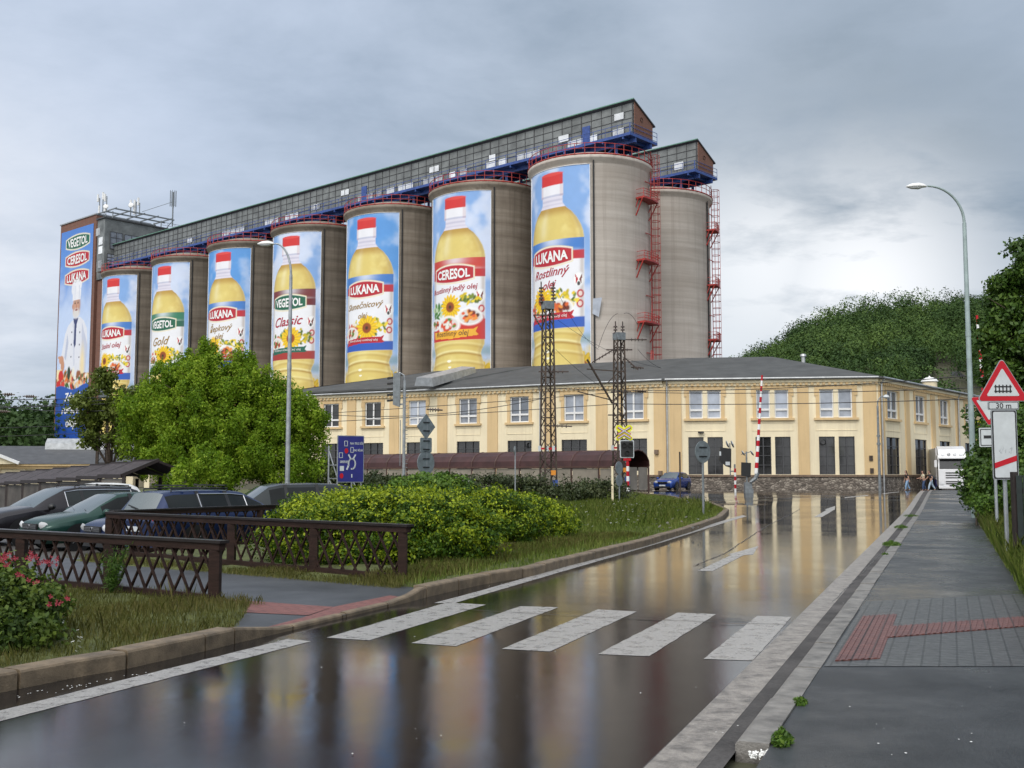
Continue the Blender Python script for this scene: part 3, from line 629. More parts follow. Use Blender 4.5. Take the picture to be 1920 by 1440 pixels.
def caged_ladder(t, cx, cy, a, a2):
    b = MB(); az = lambda ang, r: Vector((cx+r*math.sin(ang), cy-r*math.cos(ang), 0))
    p = az(a, RB+.25); tn = Vector((math.cos(a), math.sin(a), 0)); nn = Vector((math.sin(a), -math.cos(a), 0))
    for s_ in (-.3, .3): b.bar(p+tn*s_+Vector((0,0,10)), p+tn*s_+Vector((0,0,41.6)), .08, .08)
    for i in range(90): z = 10.3+i*.35; b.bar(p-tn*.3+Vector((0,0,z)), p+tn*.3+Vector((0,0,z)), .035, .035)
    hoop = [(-.3, 0), (-.5, .4), (-.42, .85), (0, 1.1), (.42, .85), (.5, .4), (.3, 0)]
    for i in range(34): z = 10.6+i*.92; b.tube([p+tn*q+nn*r+Vector((0,0,z)) for q, r in hoop], .035, 4, cap=False)
    for q, r in hoop[1:-1]: b.bar(p+tn*q+nn*r+Vector((0,0,10.6)), p+tn*q+nn*r+Vector((0,0,41)), .05, .05)
    b.build('ladder', M['red'], t)
    for z in (34.7, 27.1, 19.6):
        b = MB(); A = [a2+(a-.06-a2)*i/6 for i in range(7)]
        for j in range(6):
            q = [az(A[j], RB+.05), az(A[j+1], RB+.05), az(A[j+1], RB+1.3), az(A[j], RB+1.3)]
            b.prism([v+Vector((0,0,z)) for v in q], (0, 0, .22))
        for h in (.55, .85, 1.15): b.tube([az(k, RB+1.25)+Vector((0,0,z+h)) for k in A], .04, 4)
        for k in A: b.bar(az(k, RB+1.25)+Vector((0,0,z)), az(k, RB+1.25)+Vector((0,0,z+1.2)), .06, .06)
        for k in (A[0], A[-1]):
            for h in (.6, 1.15): b.bar(az(k, RB+.1)+Vector((0,0,z+h)), az(k, RB+1.25)+Vector((0,0,z+h)), .05, .05)
            b.bar(az(k, RB+1.1)+Vector((0,0,z)), az(k, RB+.05)+Vector((0,0,z-2.0)), .12, .12); b.bar(az(k, RB+.4)+Vector((0,0,z)), az(k, RB+.05)+Vector((0,0,z-1.0)), .09, .09)
        b.build('platform', M['red'], t)
    for z in (37.3, 30.9, 23.2, 16.2):
        MB().bar(az(a-.25, RB+.1)+Vector((0,0,z)), az(a, RB+.5)+Vector((0,0,z)), .08, .08).build('stay', M['red'], t)
    for s_ in (0, .25): MB().bar(az(a-.1-s_*.4, RB+.5)+Vector((0,0,16.5)), az(a-.25-s_*.4, RB+.9)+Vector((0,0,10)), .12, .12).build('stay', M['red'], t)
caged_ladder(*silos[6], R_(73), R_(43)); caged_ladder(*silos[7], R_(78), R_(58))

# ------------------------------------------------------------------ conveyor galleries
def gallery(label, SPx, k0, k1, windows, doors, nsup):
    g = thing('conveyor_gallery', SPx(k0, 0, 41.8), label, 'gallery', 'conveyor galleries on top of the silos')
    ZB, ZT, ZR, ef, eb = 42.45, 46.4, 44.3, 2.0, -1.8
    b = MB(); P = lambda k, e, z: SPx(k, e, z)
    b.prism([P(k0+.1, ef, ZB), P(k0+.1, ef, ZT), P(k0+.1, eb, ZR), P(k0+.1, eb, ZB)], P(k1, 0, 0)-P(k0+.1, 0, 0)); b.build('cladding', M['panel'], g, fix=True)
    b = MB(); k = k0+.3; j = 0
    while k < k1:
        b.bar(P(k, ef+.03, ZB), P(k, ef+.03, ZT-.05), .14 if j % 5 == 0 else .06, .06, up=(NX, NY, 0)); k += 1.55; j += 1
    for z in (ZB+.05, ZB+.95, ZB+1.9, ZB+2.85): b.bar(P(k0+.1, ef+.03, z), P(k1, ef+.03, z), .05, .06)
    b.build('mullions', M['frame'], g)
    b = MB(); b.prism([P(k0-.15, ef+.35, ZT), P(k0-.15, ef+.35, ZT+.16), P(k0-.15, eb-.4, ZR-.08), P(k0-.15, eb-.4, ZR-.24)], P(k1, 0, 0)-P(k0-.15, 0, 0)); r = b.build('roof', M['roofdark'], g, fix=True)
    MB().bar(P(k0-.15, ef+.38, ZT+.13), P(k1, ef+.38, ZT+.13), .08, .12).build('verge_trim', M['green'], r)
    b = MB(); b.prism([P(k0, ef, ZB-.15), P(k0, ef, ZT), P(k0, eb, ZR), P(k0, eb, ZB-.15)], P(k0+.3, 0, 0)-P(k0, 0, 0)); gb = b.build('gable_end', M['brick'], g, fix=True)
    M_ = Matrix.Rotation(math.atan2(UY, UX), 3, 'Z')@Matrix.Rotation(math.pi/2, 3, 'Y'); 
    MB().lathe([(.26, -.05), (.26, .05), (.01, .05)], P(k0-.02, (ef+eb)/2+.5, ZB+1.9), 12, M_).build('vent_hole', M['black'], gb)
    for (kc_, zc, wd, ht, n) in windows:
        b = MB(); b.box(P(kc_, ef+.05, zc), (wd, .08, ht), math.atan2(UY, UX)); wn = b.build('window', M['litpane'], g)
        b = MB()
        for q in range(n+1): b.bar(P(kc_-wd/2+wd*q/n, ef+.11, zc-ht/2), P(kc_-wd/2+wd*q/n, ef+.11, zc+ht/2), .07, .05, up=(NX, NY, 0))
        b.build('frame', M['frame'], wn)
    for kd in doors: MB().box(P(kd, ef+.09, ZB+1.15), (1.15, .1, 2.3), math.atan2(UY, UX)).build('door', M['blue'], g)
    b = MB(); b.prism([P(k0-.1, ef+1.15, ZB-.55), P(k0-.1, ef+1.15, ZB-.2), P(k0-.1, eb-.9, ZB-.2), P(k0-.1, eb-.9, ZB-.55)], P(k1, 0, 0)-P(k0-.1, 0, 0))
    k = k0+1
    while k < k1: b.bar(P(k, ef+1.1, ZB-.7), P(k, eb, ZB-.7), .2, .3); k += 3.0
    b.bar(P(k0, ef-.2, ZB-.85), P(k1, ef-.2, ZB-.85), .3, .6); b.bar(P(k0, eb+.3, ZB-.85), P(k1, eb+.3, ZB-.85), .3, .6)
    b.build('deck', M['blue'], g)
    b = MB(); k = k0
    while k < k1: b.bar(P(k, ef+1.1, ZB-.2), P(k, ef+1.1, ZB+.95), .06, .06); k += 1.8
    for z in (.4, .95): b.bar(P(k0, ef+1.1, ZB+z), P(k1, ef+1.1, ZB+z), .055, .055)
    for z in (-.1, .45, .95): b.bar(P(k0-.1, ef+1.1, ZB+z), P(k0-.1, eb-.8, ZB+z), .05, .05)
    for e in (ef+1.1, eb-.8): b.bar(P(k0-.1, e, ZB-.3), P(k0-.1, e, ZB+.95), .06, .06)
    b.build('railing', M['blue'], g)
    for i in range(nsup):
        for dk in (-5.2, 5.2):
            for e in (1.6, -1.4):
                b = MB(); b.bar(P(i*17.929+dk, e, 40.2), P(i*17.929+dk, e, 41.75), .34, .34); b.box(P(i*17.929+dk, e, 40.5), (.5, .5, .12)); b.build('support', M['blue'], g)
            MB().bar(P(i*17.929+dk, 1.6, 41.5), P(i*17.929+dk+2.0, 1.6, 40.4), .2, .2).build('brace', M['blue'], g)
    return g
def kpx(px, z, e=2.0):            # where along the gallery face a surveyed bearing meets it
    best = min((abs((lambda p: 960+FPX*p.x/(p.y*CA+(z-EYE)*SA))(SP(k/4, e, z))-px), k/4) for k in range(-40, 480)); return best[1]
LW = []
for (x0, x1, row) in [(1153,1171,2),(1150,1172,0),(1066,1100,0),(1047,1067,1.05),(1104,1122,0),(969,1013,0),(917,931,1.0),(912,929,0),(936,950,0),(862,878,0),(806,824,1.6),(795,815,0),(818,830,0),(843,855,0),
                      (746,775,0),(672,701,0),(640,655,1.7),(587,600,.6),(535,561,0),(498,523,0),(416,460,0),(352,362,.5),(585,601,.55),(706,716,0),(726,740,0)]:
    ka, kb = kpx(x1, 43+row), kpx(x0, 43+row); wd = max(kb-ka, 1.2); LW.append(((ka+kb)/2, 43.0+row*.95, wd, .82, max(1, round(wd/1.3))))
gallery('long grey glazed conveyor gallery running over the front row of silos', SP, -8.25, 116.0, LW, [-1.0, 41.0], 7)
def SPr(k, e, z=0.0): return SP(k+2.5, e-18.5, z)
gallery('short visible end of the second conveyor gallery on the bare rear silo', SPr, -8.25, 26, [(-5.2, 43.5, 1.6, 1.0, 1), (2.5, 43.2, 3.2, .9, 3)], [0.2], 1)

# ------------------------------------------------------------------ brick tower, head house, aerials
tw = thing('brick_tower', SP(135, -6), 'tall brick tower covered by a blue banner with a chef', 'tower')
b = MB(); b.prism([SP(127.3, 0), SP(142.9, 0), SP(142.9, -12), SP(127.3, -12)], (0, 0, 54.9)); b.build('wall', M['brick'], tw, fix=True)
b = MB(); b.prism([SP(127.1, .2, 54.9), SP(143.1, .2, 54.9), SP(143.1, -12.2, 54.9), SP(127.1, -12.2, 54.9)], (0, 0, .25)); b.build('coping', M['tin'], tw, fix=True)
for z in (34, 24.5): MB().box(SP(127.0, -3, z), (1.2, 2.2, .5), math.atan2(UY, UX)).build('ledge', M['frame'], tw)
TW_, TZ0, TZ1 = 14.0, 8.0, 53.2
a = Art(TW_, TZ0, TZ1, .12); n = a.nz(5, 3); h = (a.z-TZ0)/45
a.c = lin(96, 146, 220)*np.ones((*a.u.shape, 3)); a.put(smooth(45, 33, a.z+(n-.5)*9), lin(196, 214, 246)); a.put(smooth(.5, .75, n)*.4*smooth(50, 40, a.z), lin(225, 234, 250)); a.put(smooth(46, 53, a.z)*.5, lin(50, 110, 200))
for z, c in ((50.3, GREEN), (46.6, RED), (42.75, RED)): a.badge(7.4, z, 5.0, 1.42, c, .45)
# cook: hat, face, jacket, hand over vegetables
J = lin(228, 230, 240); Jd = lin(178, 186, 212)
a.poly([(3.2, 31), (1.2, 24.6), (2.2, 22.6), (3.6, 25.0), (4.0, 20.4), (12.2, 20.4), (13.0, 28), (12.6, 31.4), (11.2, 33.2), (9.4, 34.2), (6.0, 33.6), (4.3, 32.6)], J)
a.poly([(10.4, 33), (13.0, 28), (12.4, 20.4), (10.8, 20.4)], Jd, .6); a.poly([(4.2, 31), (3.2, 26), (3.9, 25.4), (4.8, 29)], Jd, .8); a.poly([(6.4, 33.6), (7.3, 33.9), (7.8, 24), (7.2, 24)], Jd, .35)
for z in (31.2, 28.6, 26): a.ell(6.1, z, .2, .2, lin(60, 60, 90)); a.ell(9.6, z-.3, .2, .2, lin(60, 60, 90))
a.poly([(6.6, 34), (8.8, 34), (8.1, 32.6), (8.0, 28.4), (7.6, 27.8), (7.1, 28.6), (7.2, 32.6)], lin(52, 62, 110))
a.ell(7.75, 35.2, 1.45, 1.25, lin(225, 222, 222), .25); a.ell(7.75, 36.7, 1.6, 2.1, lin(206, 158, 134), .14); a.ell(7.8, 35.2, 1.3, .9, lin(222, 218, 216), .3); a.ell(7.8, 35.75, .55, .2, lin(150, 80, 75))
a.ell(7.15, 37.2, .28, .16, lin(60, 45, 40)); a.ell(8.4, 37.2, .28, .16, lin(60, 45, 40)); a.ell(7.15, 37.55, .45, .1, lin(150, 140, 135)); a.ell(8.4, 37.55, .45, .1, lin(150, 140, 135)); a.ell(7.8, 36.5, .24, .5, lin(188, 130, 108), .4); a.ell(6.15, 36.6, .25, .5, lin(190, 135, 112)); a.ell(9.1, 36.9, .5, 1.5, lin(170, 120, 100), .6, 0, .4)
a.poly([(6.0, 37.9), (9.5, 37.9), (9.6, 40), (5.9, 40)], lin(235, 236, 244)); a.ell(7.7, 40.9, 2.15, 1.35, lin(240, 241, 248)); a.ell(6.5, 40.2, 1.1, 1.2, lin(232, 234, 244)); a.rect(8.7, 9.0, 38.1, 40.9, Jd, .5); a.rect(6.9, 7.1, 38.1, 40.9, Jd, .4)
a.ell(1.9, 25.6, 1.05, .9, lin(205, 150, 120)); a.ell(2.5, 24.3, .8, 1.3, lin(200, 145, 115)); a.ell(.9, 26.2, .55, .3, lin(210, 155, 125))
a.rect(0.0, 2.2, 21.5, 23.6, lin(244, 226, 180)); a.ell(11.0, 23.5, .9, 4.2, lin(240, 222, 180), .5)
a.bits(7, 21.2, 7, 1.6, 90, ((200, 40, 25), (225, 120, 40), (235, 200, 150), (60, 100, 40), (240, 235, 220), (150, 90, 50), (90, 60, 40)), .4, .95, 8)
a.ell(1.9, 22.2, 1.1, 1.2, lin(205, 38, 24)); a.ell(1.0, 20.4, 1.0, .9, lin(200, 34, 22)); a.ell(2.9, 20.3, .8, .7, lin(215, 60, 40)); a.ell(5.4, 22.6, .7, 1.4, lin(40, 60, 34))
wave = 19.6+.5*np.sin(a.u*.55+.6)
a.put(np.clip((wave-a.z)/.15+.5, 0, 1), lin(30, 82, 172)); a.put(np.clip((wave-a.z)/.15+.5, 0, 1)*smooth(18, 9, a.z)*.35, lin(14, 58, 150))
Pt = lambda u, z, off: np.stack([C7[0]+(142.35-u)*UX-off*NX+0*z, C7[1]+(142.35-u)*UY-off*NY+0*z, z], -1)
tl = np.array(tw.location); V = Pt(a.u.ravel(), a.z.ravel(), .06)-tl
ban = fast_mesh('banner', V, grid_faces(a.nu, a.nv), M['print'], parent=tw, colour=np.concatenate([a.c.reshape(-1, 3), np.ones((a.u.size, 1))], 1))
for wd, z, wid, ht, sh, ar in (('VEGETOL', 50.3, 8.6, 1.5, 0, .35), ('CERESOL', 46.6, 8.6, 1.5, 0, .35), ('LUKANA', 42.75, 8.4, 1.5, 0, .35), ('Zdravé', 17.6, 7.0, None, .2, 0), ('rostlinné', 15.0, 9.0, None, .2, 0), ('oleje', 12.0, 5.2, None, .2, 0)):
    v, f = fit_text(wd, wid, ht, sh, .03, ar); tx = MB(); tx.add(Pt(7.4+v[:, 0], z+v[:, 1], .11)-tl, f); tx.build('lettering', M['ink_white'], ban, world=False)

hh = thing('head_house', SP(121, -8), 'grey glazed head house between the brick tower and the conveyor gallery', 'industrial building')
b = MB(); b.prism([SP(116, 4, 41.2), SP(118.9, 4, 41.2), SP(118.9, -.3, 41.2), SP(127.2, -.3, 41.2), SP(127.2, -26, 41.2), SP(116, -26, 41.2)], (0, 0, 10.4)); b.build('wall', M['panel'], hh, fix=True)
b = MB(); b.prism([SP(118.6, -.6), SP(127.2, -.6), SP(127.2, -24), SP(118.6, -24)], (0, 0, 41.1)); b.build('shaft', M['brick'], hh, fix=True)
b = MB(); b.prism([SP(115.7, 4.3, 51.6), SP(119.1, 4.3, 51.6), SP(119.1, 0, 51.6), SP(127.25, 0, 51.6), SP(127.25, -26.3, 51.6), SP(115.7, -26.3, 51.6)], (0, 0, .28)); b.build('roof', M['roofdark'], hh, fix=True)
rzn = math.atan2(NY, NX)
for (e, wd, z, ht) in ((1.6, 2.6, 47.4, 3.4), (-1.6, 3.0, 47.2, 3.6), (-6.6, 2.2, 47.4, 3.2), (-11.5, 2.2, 47.6, 2.6), (-15.3, 1.8, 47.6, 2.6), (2.6, 1.6, 43.6, 2.0)):
    wn = MB().box(SP(115.96, e, z), (wd, .1, ht), rzn).build('window', M['litpane'] if abs(e) > 3 else M['pale_pane'], hh); b = MB()
    for q in range(3): b.bar(SP(115.88, e-wd/2+wd*q/2, z-ht/2), SP(115.88, e-wd/2+wd*q/2, z+ht/2), .09, .06, up=(UX, UY, 0))
    for q in range(4): b.bar(SP(115.88, e-wd/2, z-ht/2+ht*q/3), SP(115.88, e+wd/2, z-ht/2+ht*q/3), .06, .09)
    b.build('frame', M['frame'], wn)
for (k, z) in ((117.4, 47.2), (117.4, 45.4), (117.4, 42.6), (118.6, 49.2)): MB().box(SP(k, 4.04, z), (1.5, .1, 1.5), math.atan2(UY, UX)).build('window', M['litpane'], hh)
b = MB(); k = 0
for i in range(12): b.bar(SP(116, -8-i*1.6, 51.8), SP(116, -8-i*1.6, 53.0), .06, .06)
b.bar(SP(116, -8, 53), SP(116, -26, 53), .06, .06); b.bar(SP(116, -8, 52.4), SP(116, -26, 52.4), .05, .05); b.build('railing', M['frame'], hh)
ap = thing('aerial_platform', SP(119, 0, 51.9), 'grey steel frame on the head house roof carrying clusters of aerials', 'aerial frame')
b = MB()
for e in (3, 0, -3, -6, -9): b.bar(SP(113.5, e, 53.4), SP(120.6, e, 53.4), .16, .22)
for k in (113.5, 117, 120.6): b.bar(SP(k, 3.4, 53.2), SP(k, -9.5, 53.2), .2, .25)
for k in (115.9, 118.7):
    for e in (2.5, -8): b.bar(SP(k, e, 51.85), SP(k, e, 53.2), .16, .16)
b.bar(SP(113.5, -9.3, 53.2), SP(116, -9.3, 51.9), .1, .1); b.build('frame', M['galvd'], ap)
def mast(k, e, z0, z1, r, panels, ring=None):
    b = MB(); b.tube([SP(k, e, z0), SP(k, e, z1)], r, 6)
    for z in np.arange(z0+.6, z1, 1.1): b.bar(SP(k-.25, e, z), SP(k+.25, e, z), .06, .06)
    if ring:
        for q in range(8): b.tube([SP(k+.6*math.cos(q*.785), e+.6*math.sin(q*.785), z1-ring), SP(k+.6*math.cos(q*.785), e+.6*math.sin(q*.785), z1+.3)], .05, 4)
    o = b.build('mast', M['galvd'], ap)
    for (dz, dk) in panels: MB().box(SP(k+dk, e+.2, z0+dz), (.4, .25, 1.5), math.atan2(UY, UX)).build('aerial_panel', M['white'], ap)
mast(120.6, 2.9, 53.4, 56.6, .1, [(3.2, .3), (.8, -.3)]); mast(119.6, 2.7, 53.4, 56.8, .1, [(3.4, -.35)]); mast(118.5, 2.5, 53.4, 56.7, .1, [(3.0, .35), (.7, .3)])
mast(118.2, -2.5, 53.4, 56.2, .1, [(2.6, -.3)]); mast(117.0, -3, 53.4, 56.4, .1, [(2.6, .3), (1.2, .35)]); mast(116, -3.2, 53.4, 56.0, .1, [(2.9, .2)]); mast(113.6, -9.2, 51.9, 59.0, .14, [], 3.0)
b = MB(); b.bar(SP(116.4, -4, 54.4), SP(113.6, -9.2, 57), .08, .08); b.build('stay', M['galvd'], ap)
for k, e, z in ((118.6, 2.6, 54.6), (117.6, -2.2, 55.6)):
    MB().lathe([(.55, 0), (.45, .12), (.01, .2)], SP(k, e, z), 12, Matrix.Rotation(R_(80), 3, 'X')).build('dish', M['white'], ap, fix=True)
tm = thing('thin_aerial', SP(132, -4, 55.1), 'thin lattice aerial standing alone on the brick tower roof', 'aerial')
b = MB(); b.bar(SP(132, -4, 55.1), SP(132, -4, 58.6), .12, .12)
for z in (56, 56.8, 57.6): b.bar(SP(131.6, -4, z), SP(132.4, -4, z), .06, .06)
b.build('mast', M['galvd'], tm)

# ------------------------------------------------------------------ cream factory building
fb = thing('factory_building', (20, 105, 0), 'cream and ochre two storey factory building with grey roof in front of the silos', 'building')
B0, B1 = Vector((13.82, 96.5, 0)), Vector((32.29, 93.9, 0)); dL = Vector((-35.27, 19.1, 0)).normalized(); dR = Vector((17.9, 22.5, 0)).normalized()
BL = B0+dL*46; BR = B1+dR*52
EZ, PZ = 10.05, 1.42
def s_at(P0, d, px):              # distance along a wall at which a surveyed bearing meets it
    tn = (px-960)/FPX/CA*0.9995   # bearing on the horizon plane
    return (tn*P0.y-P0.x)/(d.x-tn*d.y)
class Wall:
    def __init__(s, P0, P1):
        s.P0, s.L = P0, (P1-P0).length; s.d = (P1-P0).normalized(); n = Vector((s.d.y, -s.d.x, 0)); s.n = n if n.dot(-P0) > 0 else -n; s.rz = math.atan2(s.d.y, s.d.x)
    def p(s, u, z, o=0.0): q = s.P0+s.d*u+s.n*o; return Vector((q.x, q.y, z))
    def box(s, b, u0, u1, z0, z1, o0, o1): return b.prism([s.p(u0, z0, o0), s.p(u1, z0, o0), s.p(u1, z0, o1), s.p(u0, z0, o1)], (0, 0, z1-z0))
WL, WM, WR = Wall(B0, BL), Wall(B0, B1), Wall(B1, BR)
def openings_wall(W, ops, z0, z1, deep=.28):
    us = sorted({0, W.L}|{x for o in ops for x in o[:2]}); zs = sorted({z0, z1}|{x for o in ops for x in o[2:]}); b = MB()
    for i in range(len(us)-1):
        for j in range(len(zs)-1):
            uc, zc = (us[i]+us[i+1])/2, (zs[j]+zs[j+1])/2
            if any(o[0] < uc < o[1] and o[2] < zc < o[3] for o in ops): continue
            b.poly([W.p(us[i], zs[j]), W.p(us[i+1], zs[j]), W.p(us[i+1], zs[j+1]), W.p(us[i], zs[j+1])])
    for u0, u1, a0, a1 in ops:
        for q in ([(u0, a0), (u0, a1)], [(u1, a1), (u1, a0)], [(u0, a1), (u1, a1)], [(u1, a0), (u0, a0)]):
            b.poly([W.p(*q[0]), W.p(*q[1]), W.p(*q[1], -deep), W.p(*q[0], -deep)])
    return b
def make_window(W, u0, u1, z0, z1, upper, glass, sashes):
    b = MB(); b.poly([W.p(u0, z0, -.2), W.p(u1, z0, -.2), W.p(u1, z1, -.2), W.p(u0, z1, -.2)]); wn = b.build('window', M[glass], fb)
    f = MB(); t = .10 if upper else .06
    W.box(f, u0, u0+t, z0, z1, -.19, -.10); W.box(f, u1-t, u1, z0, z1, -.19, -.10); W.box(f, u0+t, u1-t, z0, z0+t, -.19, -.10); W.box(f, u0+t, u1-t, z1-t, z1, -.19, -.10)
    for k in range(1, sashes): u = u0+(u1-u0)*k/sashes; W.box(f, u-t*.8, u+t*.8, z0+t, z1-t, -.19, -.09)
    if upper: h = z0+(z1-z0)*.30; W.box(f, u0+t, u1-t, h-.09, h+.09, -.188, -.08)
    else:
        for q in (.25, .5, .75): h = z0+(z1-z0)*q; W.box(f, u0+t, u1-t, h-.03, h+.03, -.188, -.12)
    f.build('frame', M['whitewin'] if upper else M['frame'], wn, fix=True)
    return wn
def surround(W, u0, u1, z0, z1, wn):
    b = MB(); W.box(b, u0-.32, u0-.01, z0, z1+.01, .002, .07); W.box(b, u1+.01, u1+.32, z0, z1+.01, .002, .07); W.box(b, u0-.42, u1+.42, z1+.012, z1+.36, .002, .09); m = (u0+u1)/2; W.box(b, m-.45, m+.45, z1+.362, z1+.55, .002, .11)
    for s_ in (u0-.45, u1+.13): W.box(b, s_, s_+.32, z1-.55, z1-.02, .072, .10)
    b.build('surround', M['ochre'], wn, fix=True)
    b = MB(); W.box(b, u0-.5, u1+.5, z0-.22, z0-.01, .002, .22); b.build('sill', M['ochre'], wn, fix=True)
    b = MB(); zz0, zz1 = z0-1.15, z0-.4
    for q in ((u0-.4, u1+.4, zz0, zz0+.05), (u0-.4, u1+.4, zz1-.05, zz1), (u0-.4, u0-.35, zz0+.052, zz1-.052), (u1+.35, u1+.4, zz0+.052, zz1-.052)): W.box(b, *q, .002, .035)
    b.build('apron_panel', M['cream'], wn, fix=True)
random.seed(3)
def pil(W, u, wd, nm='pilaster'):
    b = MB(); W.box(b, u-wd/2, u+wd/2, PZ+.12, EZ-.62, .001, .10); b.build(nm, M['ochre'], fb, fix=True)
# left wall
ops = []; wl = []
upL = [s_at(B0, dL, x) for x in (1187, 1076, 974, 878, 783, 700, 622)]; upL.append(upL[-1]+upL[-1]-upL[-2])
for i, u in enumerate(upL):
    if u+1.2 > WL.L: continue
    ops += [(u-1.03, u+1.03, 6.62, 9.12), (u-1.32, u+1.32, 1.9, 4.85)]; wl.append((u, i))
openings_wall(WL, ops, PZ, EZ).build('wall', M['cream'], fb)
for u, i in wl:
    g_ = ['pale_pane', 'pale_pane', 'pane', 'pale_pane', 'pale_pane', 'darkpane', 'darkpane', 'darkpane'][i]
    wn = make_window(WL, u-1.03, u+1.03, 6.62, 9.12, True, g_, 2); surround(WL, u-1.03, u+1.03, 6.62, 9.12, wn)
    make_window(WL, u-1.32, u+1.32, 1.9, 4.85, False, 'darkpane', 3)
for x in (1237, 1128, 1030, 924, 830, 740, 660): pil(WL, s_at(B0, dL, x), 1.15)
# middle wall: paired windows
ops = []; wm = []
for x in (1321.5, 1447.5, 1566.5):
    u = s_at(B0, WM.d, x)
    for sg in (-.8, .8): ops += [(u+sg-.60, u+sg+.60, 6.6, 9.12), (u+sg*1.06-.68, u+sg*1.06+.68, PZ+.15, 4.92)]
    wm.append(u)
openings_wall(WM, ops, PZ, EZ).build('wall', M['cream'], fb)
for j, u in enumerate(wm):
    for sg in (-.8, .8):
        wn = make_window(WM, u+sg-.60, u+sg+.60, 6.6, 9.12, True, 'pale_pane', 1)
        make_window(WM, u+sg*1.06-.68, u+sg*1.06+.68, PZ+.15, 4.92, False, 'darkpane', 2)
    surround(WM, u-1.4, u+1.4, 6.6, 9.12, wn)
    b = MB(); WM.box(b, u-.19, u+.19, 6.62, 9.10, .002, .05); b.build('mullion_pier', M['cream'], fb, fix=True)
for x, wd in ((1266, 1.05), (1388, .95), (1505, .95), (1630, 1.15)): pil(WM, s_at(B0, WM.d, x), wd)
# right wall
ops = []; wr = []
for x in (1672, 1724, 1769, 1815): wr.append(s_at(B1, dR, x))
while wr[-1]+5.4 < WR.L-2: wr.append(wr[-1]+6.0)
for u in wr: ops += [(u-1.45, u+1.45, 6.6, 9.12), (u-1.75, u+1.75, PZ+.15, 4.92)]
openings_wall(WR, ops, PZ, EZ).build('wall', M['cream'], fb)
for u in wr:
    wn = make_window(WR, u-1.45, u+1.45, 6.6, 9.12, True, 'pane', 2); surround(WR, u-1.45, u+1.45, 6.6, 9.12, wn); make_window(WR, u-1.75, u+1.75, PZ+.15, 4.92, False, 'darkpane', 2)
pil(WR, .75, 1.2)
for i in range(len(wr)-1): pil(WR, (wr[i]+wr[i+1])/2, 1.2)
# cornice, ledge, stone base
b = MB(); lb = MB(); sb = MB(); dn = b; gt = MB()
for W in (WL, WM, WR):
    W.box(b, .1, W.L, EZ-.55, EZ-.30, .001, .16); W.box(b, .12, W.L, EZ-.30, EZ-.02, .002, .30)
    k = .4
    dn.mi = 1
    while k < W.L: W.box(dn, k, k+.22, EZ-.53, EZ-.32, .161, .27); k += .5
    dn.mi = 0; W.box(lb, -.05, W.L, PZ-.06, PZ+.12, -.02, .16 if W is not WM else .162); W.box(sb, .0, W.L, -.6, PZ-.062, -.3, .06)
    gt.tube([W.p(.05, EZ+.06, .52), W.p(W.L, EZ+.06, .52)], .10, 6)
b.build('cornice', [M['cream'], M['ochre']], fb, fix=True); lb.build('plinth_ledge', M['plinth'], fb, fix=True); sb.build('stone_base', M['rubble'], fb, fix=True); gt.build('gutter', M['tin'], fb)
for W, u in ((WL, s_at(B0, dL, 1014)), (WM, .22), (WR, .35), (WR, s_at(B1, dR, 1792))):
    MB().tube([W.p(u, EZ, .5), W.p(u, EZ-.5, .22), W.p(u, .1, .2)], .075, 6).build('downpipe', M['tin'], fb)
# roof
def off(P, a, b_, dist): return P
inn = 13.5; RZ = 13.55
nL, nM, nR = -WL.n, -WM.n, -WR.n
def miter(P, n1_, n2_, d): k = (n1_+n2_); k = k/ (1+n1_.dot(n2_)); return P+k*d
e0, i0 = miter(B0, nL, nM, -.55), miter(B0, nL, nM, inn); e1, i1 = miter(B1, nM, nR, -.55), miter(B1, nM, nR, inn)
eL = BL-nL*.55+dL*.5; iL = BL+nL*inn-dL*13; eR = BR-nR*.55; iR = BR+nR*inn
eB = BL+nL*27+dL*.5
Z = lambda P, z: (P.x, P.y, z)
b = MB(); b.mi = 0
rz0 = EZ+.12
# left slope in two lengths: the farther one stands slightly higher and further back
us = s_at(B0, dL, 785); Ps = B0+dL*us; ms = i0+(iL-i0)*((Ps-B0).length/(BL-B0).length)
b.add([Z(e0, rz0), Z(Ps-nL*.55, rz0), Z(ms, RZ), Z(i0, RZ)], [(0, 1, 2, 3)])
b.add([Z(Ps-nL*.2, rz0+.35), Z(eL+nL*.35, rz0+.35), Z(iL, RZ+.05), Z(ms, RZ+.02)], [(0, 1, 2, 3)]); b.add([Z(Ps-nL*.55, rz0), Z(Ps-nL*.2, rz0+.35), Z(ms, RZ+.02), Z(ms, RZ)], [(0, 1, 2, 3)])
b.add([Z(e0, rz0), Z(e1, rz0), Z(i1, RZ), Z(i0, RZ)], [(3, 2, 1, 0)]); b.add([Z(e1, rz0), Z(eR, rz0), Z(iR, RZ), Z(i1, RZ)], [(3, 2, 1, 0)])
b.add([Z(eL, rz0+.35), Z(eB, rz0+.35), Z(iL, RZ+.05)], [(0, 1, 2)])
b.add([Z(i0, RZ), Z(ms, RZ), Z(iL, RZ), Z(eB, rz0+.35), Z(i0+Vector((6, 13, 0)), rz0), Z(i1+Vector((8, 12, 0)), rz0), Z(i1, RZ)], [(6, 5, 4, 0), (0, 4, 3, 2, 1)])
for p, q in ((e0, Ps-nL*.55), (e1, e0), (eR, e1)): b.add([Z(p, rz0), Z(q, rz0), Z(q, rz0-.16), Z(p, rz0-.16)], [(0, 1, 2, 3)])
p, q = Ps-nL*.2, eL+nL*.35; b.add([Z(p, rz0+.35), Z(q, rz0+.35), Z(q, rz0+.16), Z(p, rz0+.16)], [(0, 1, 2, 3)])
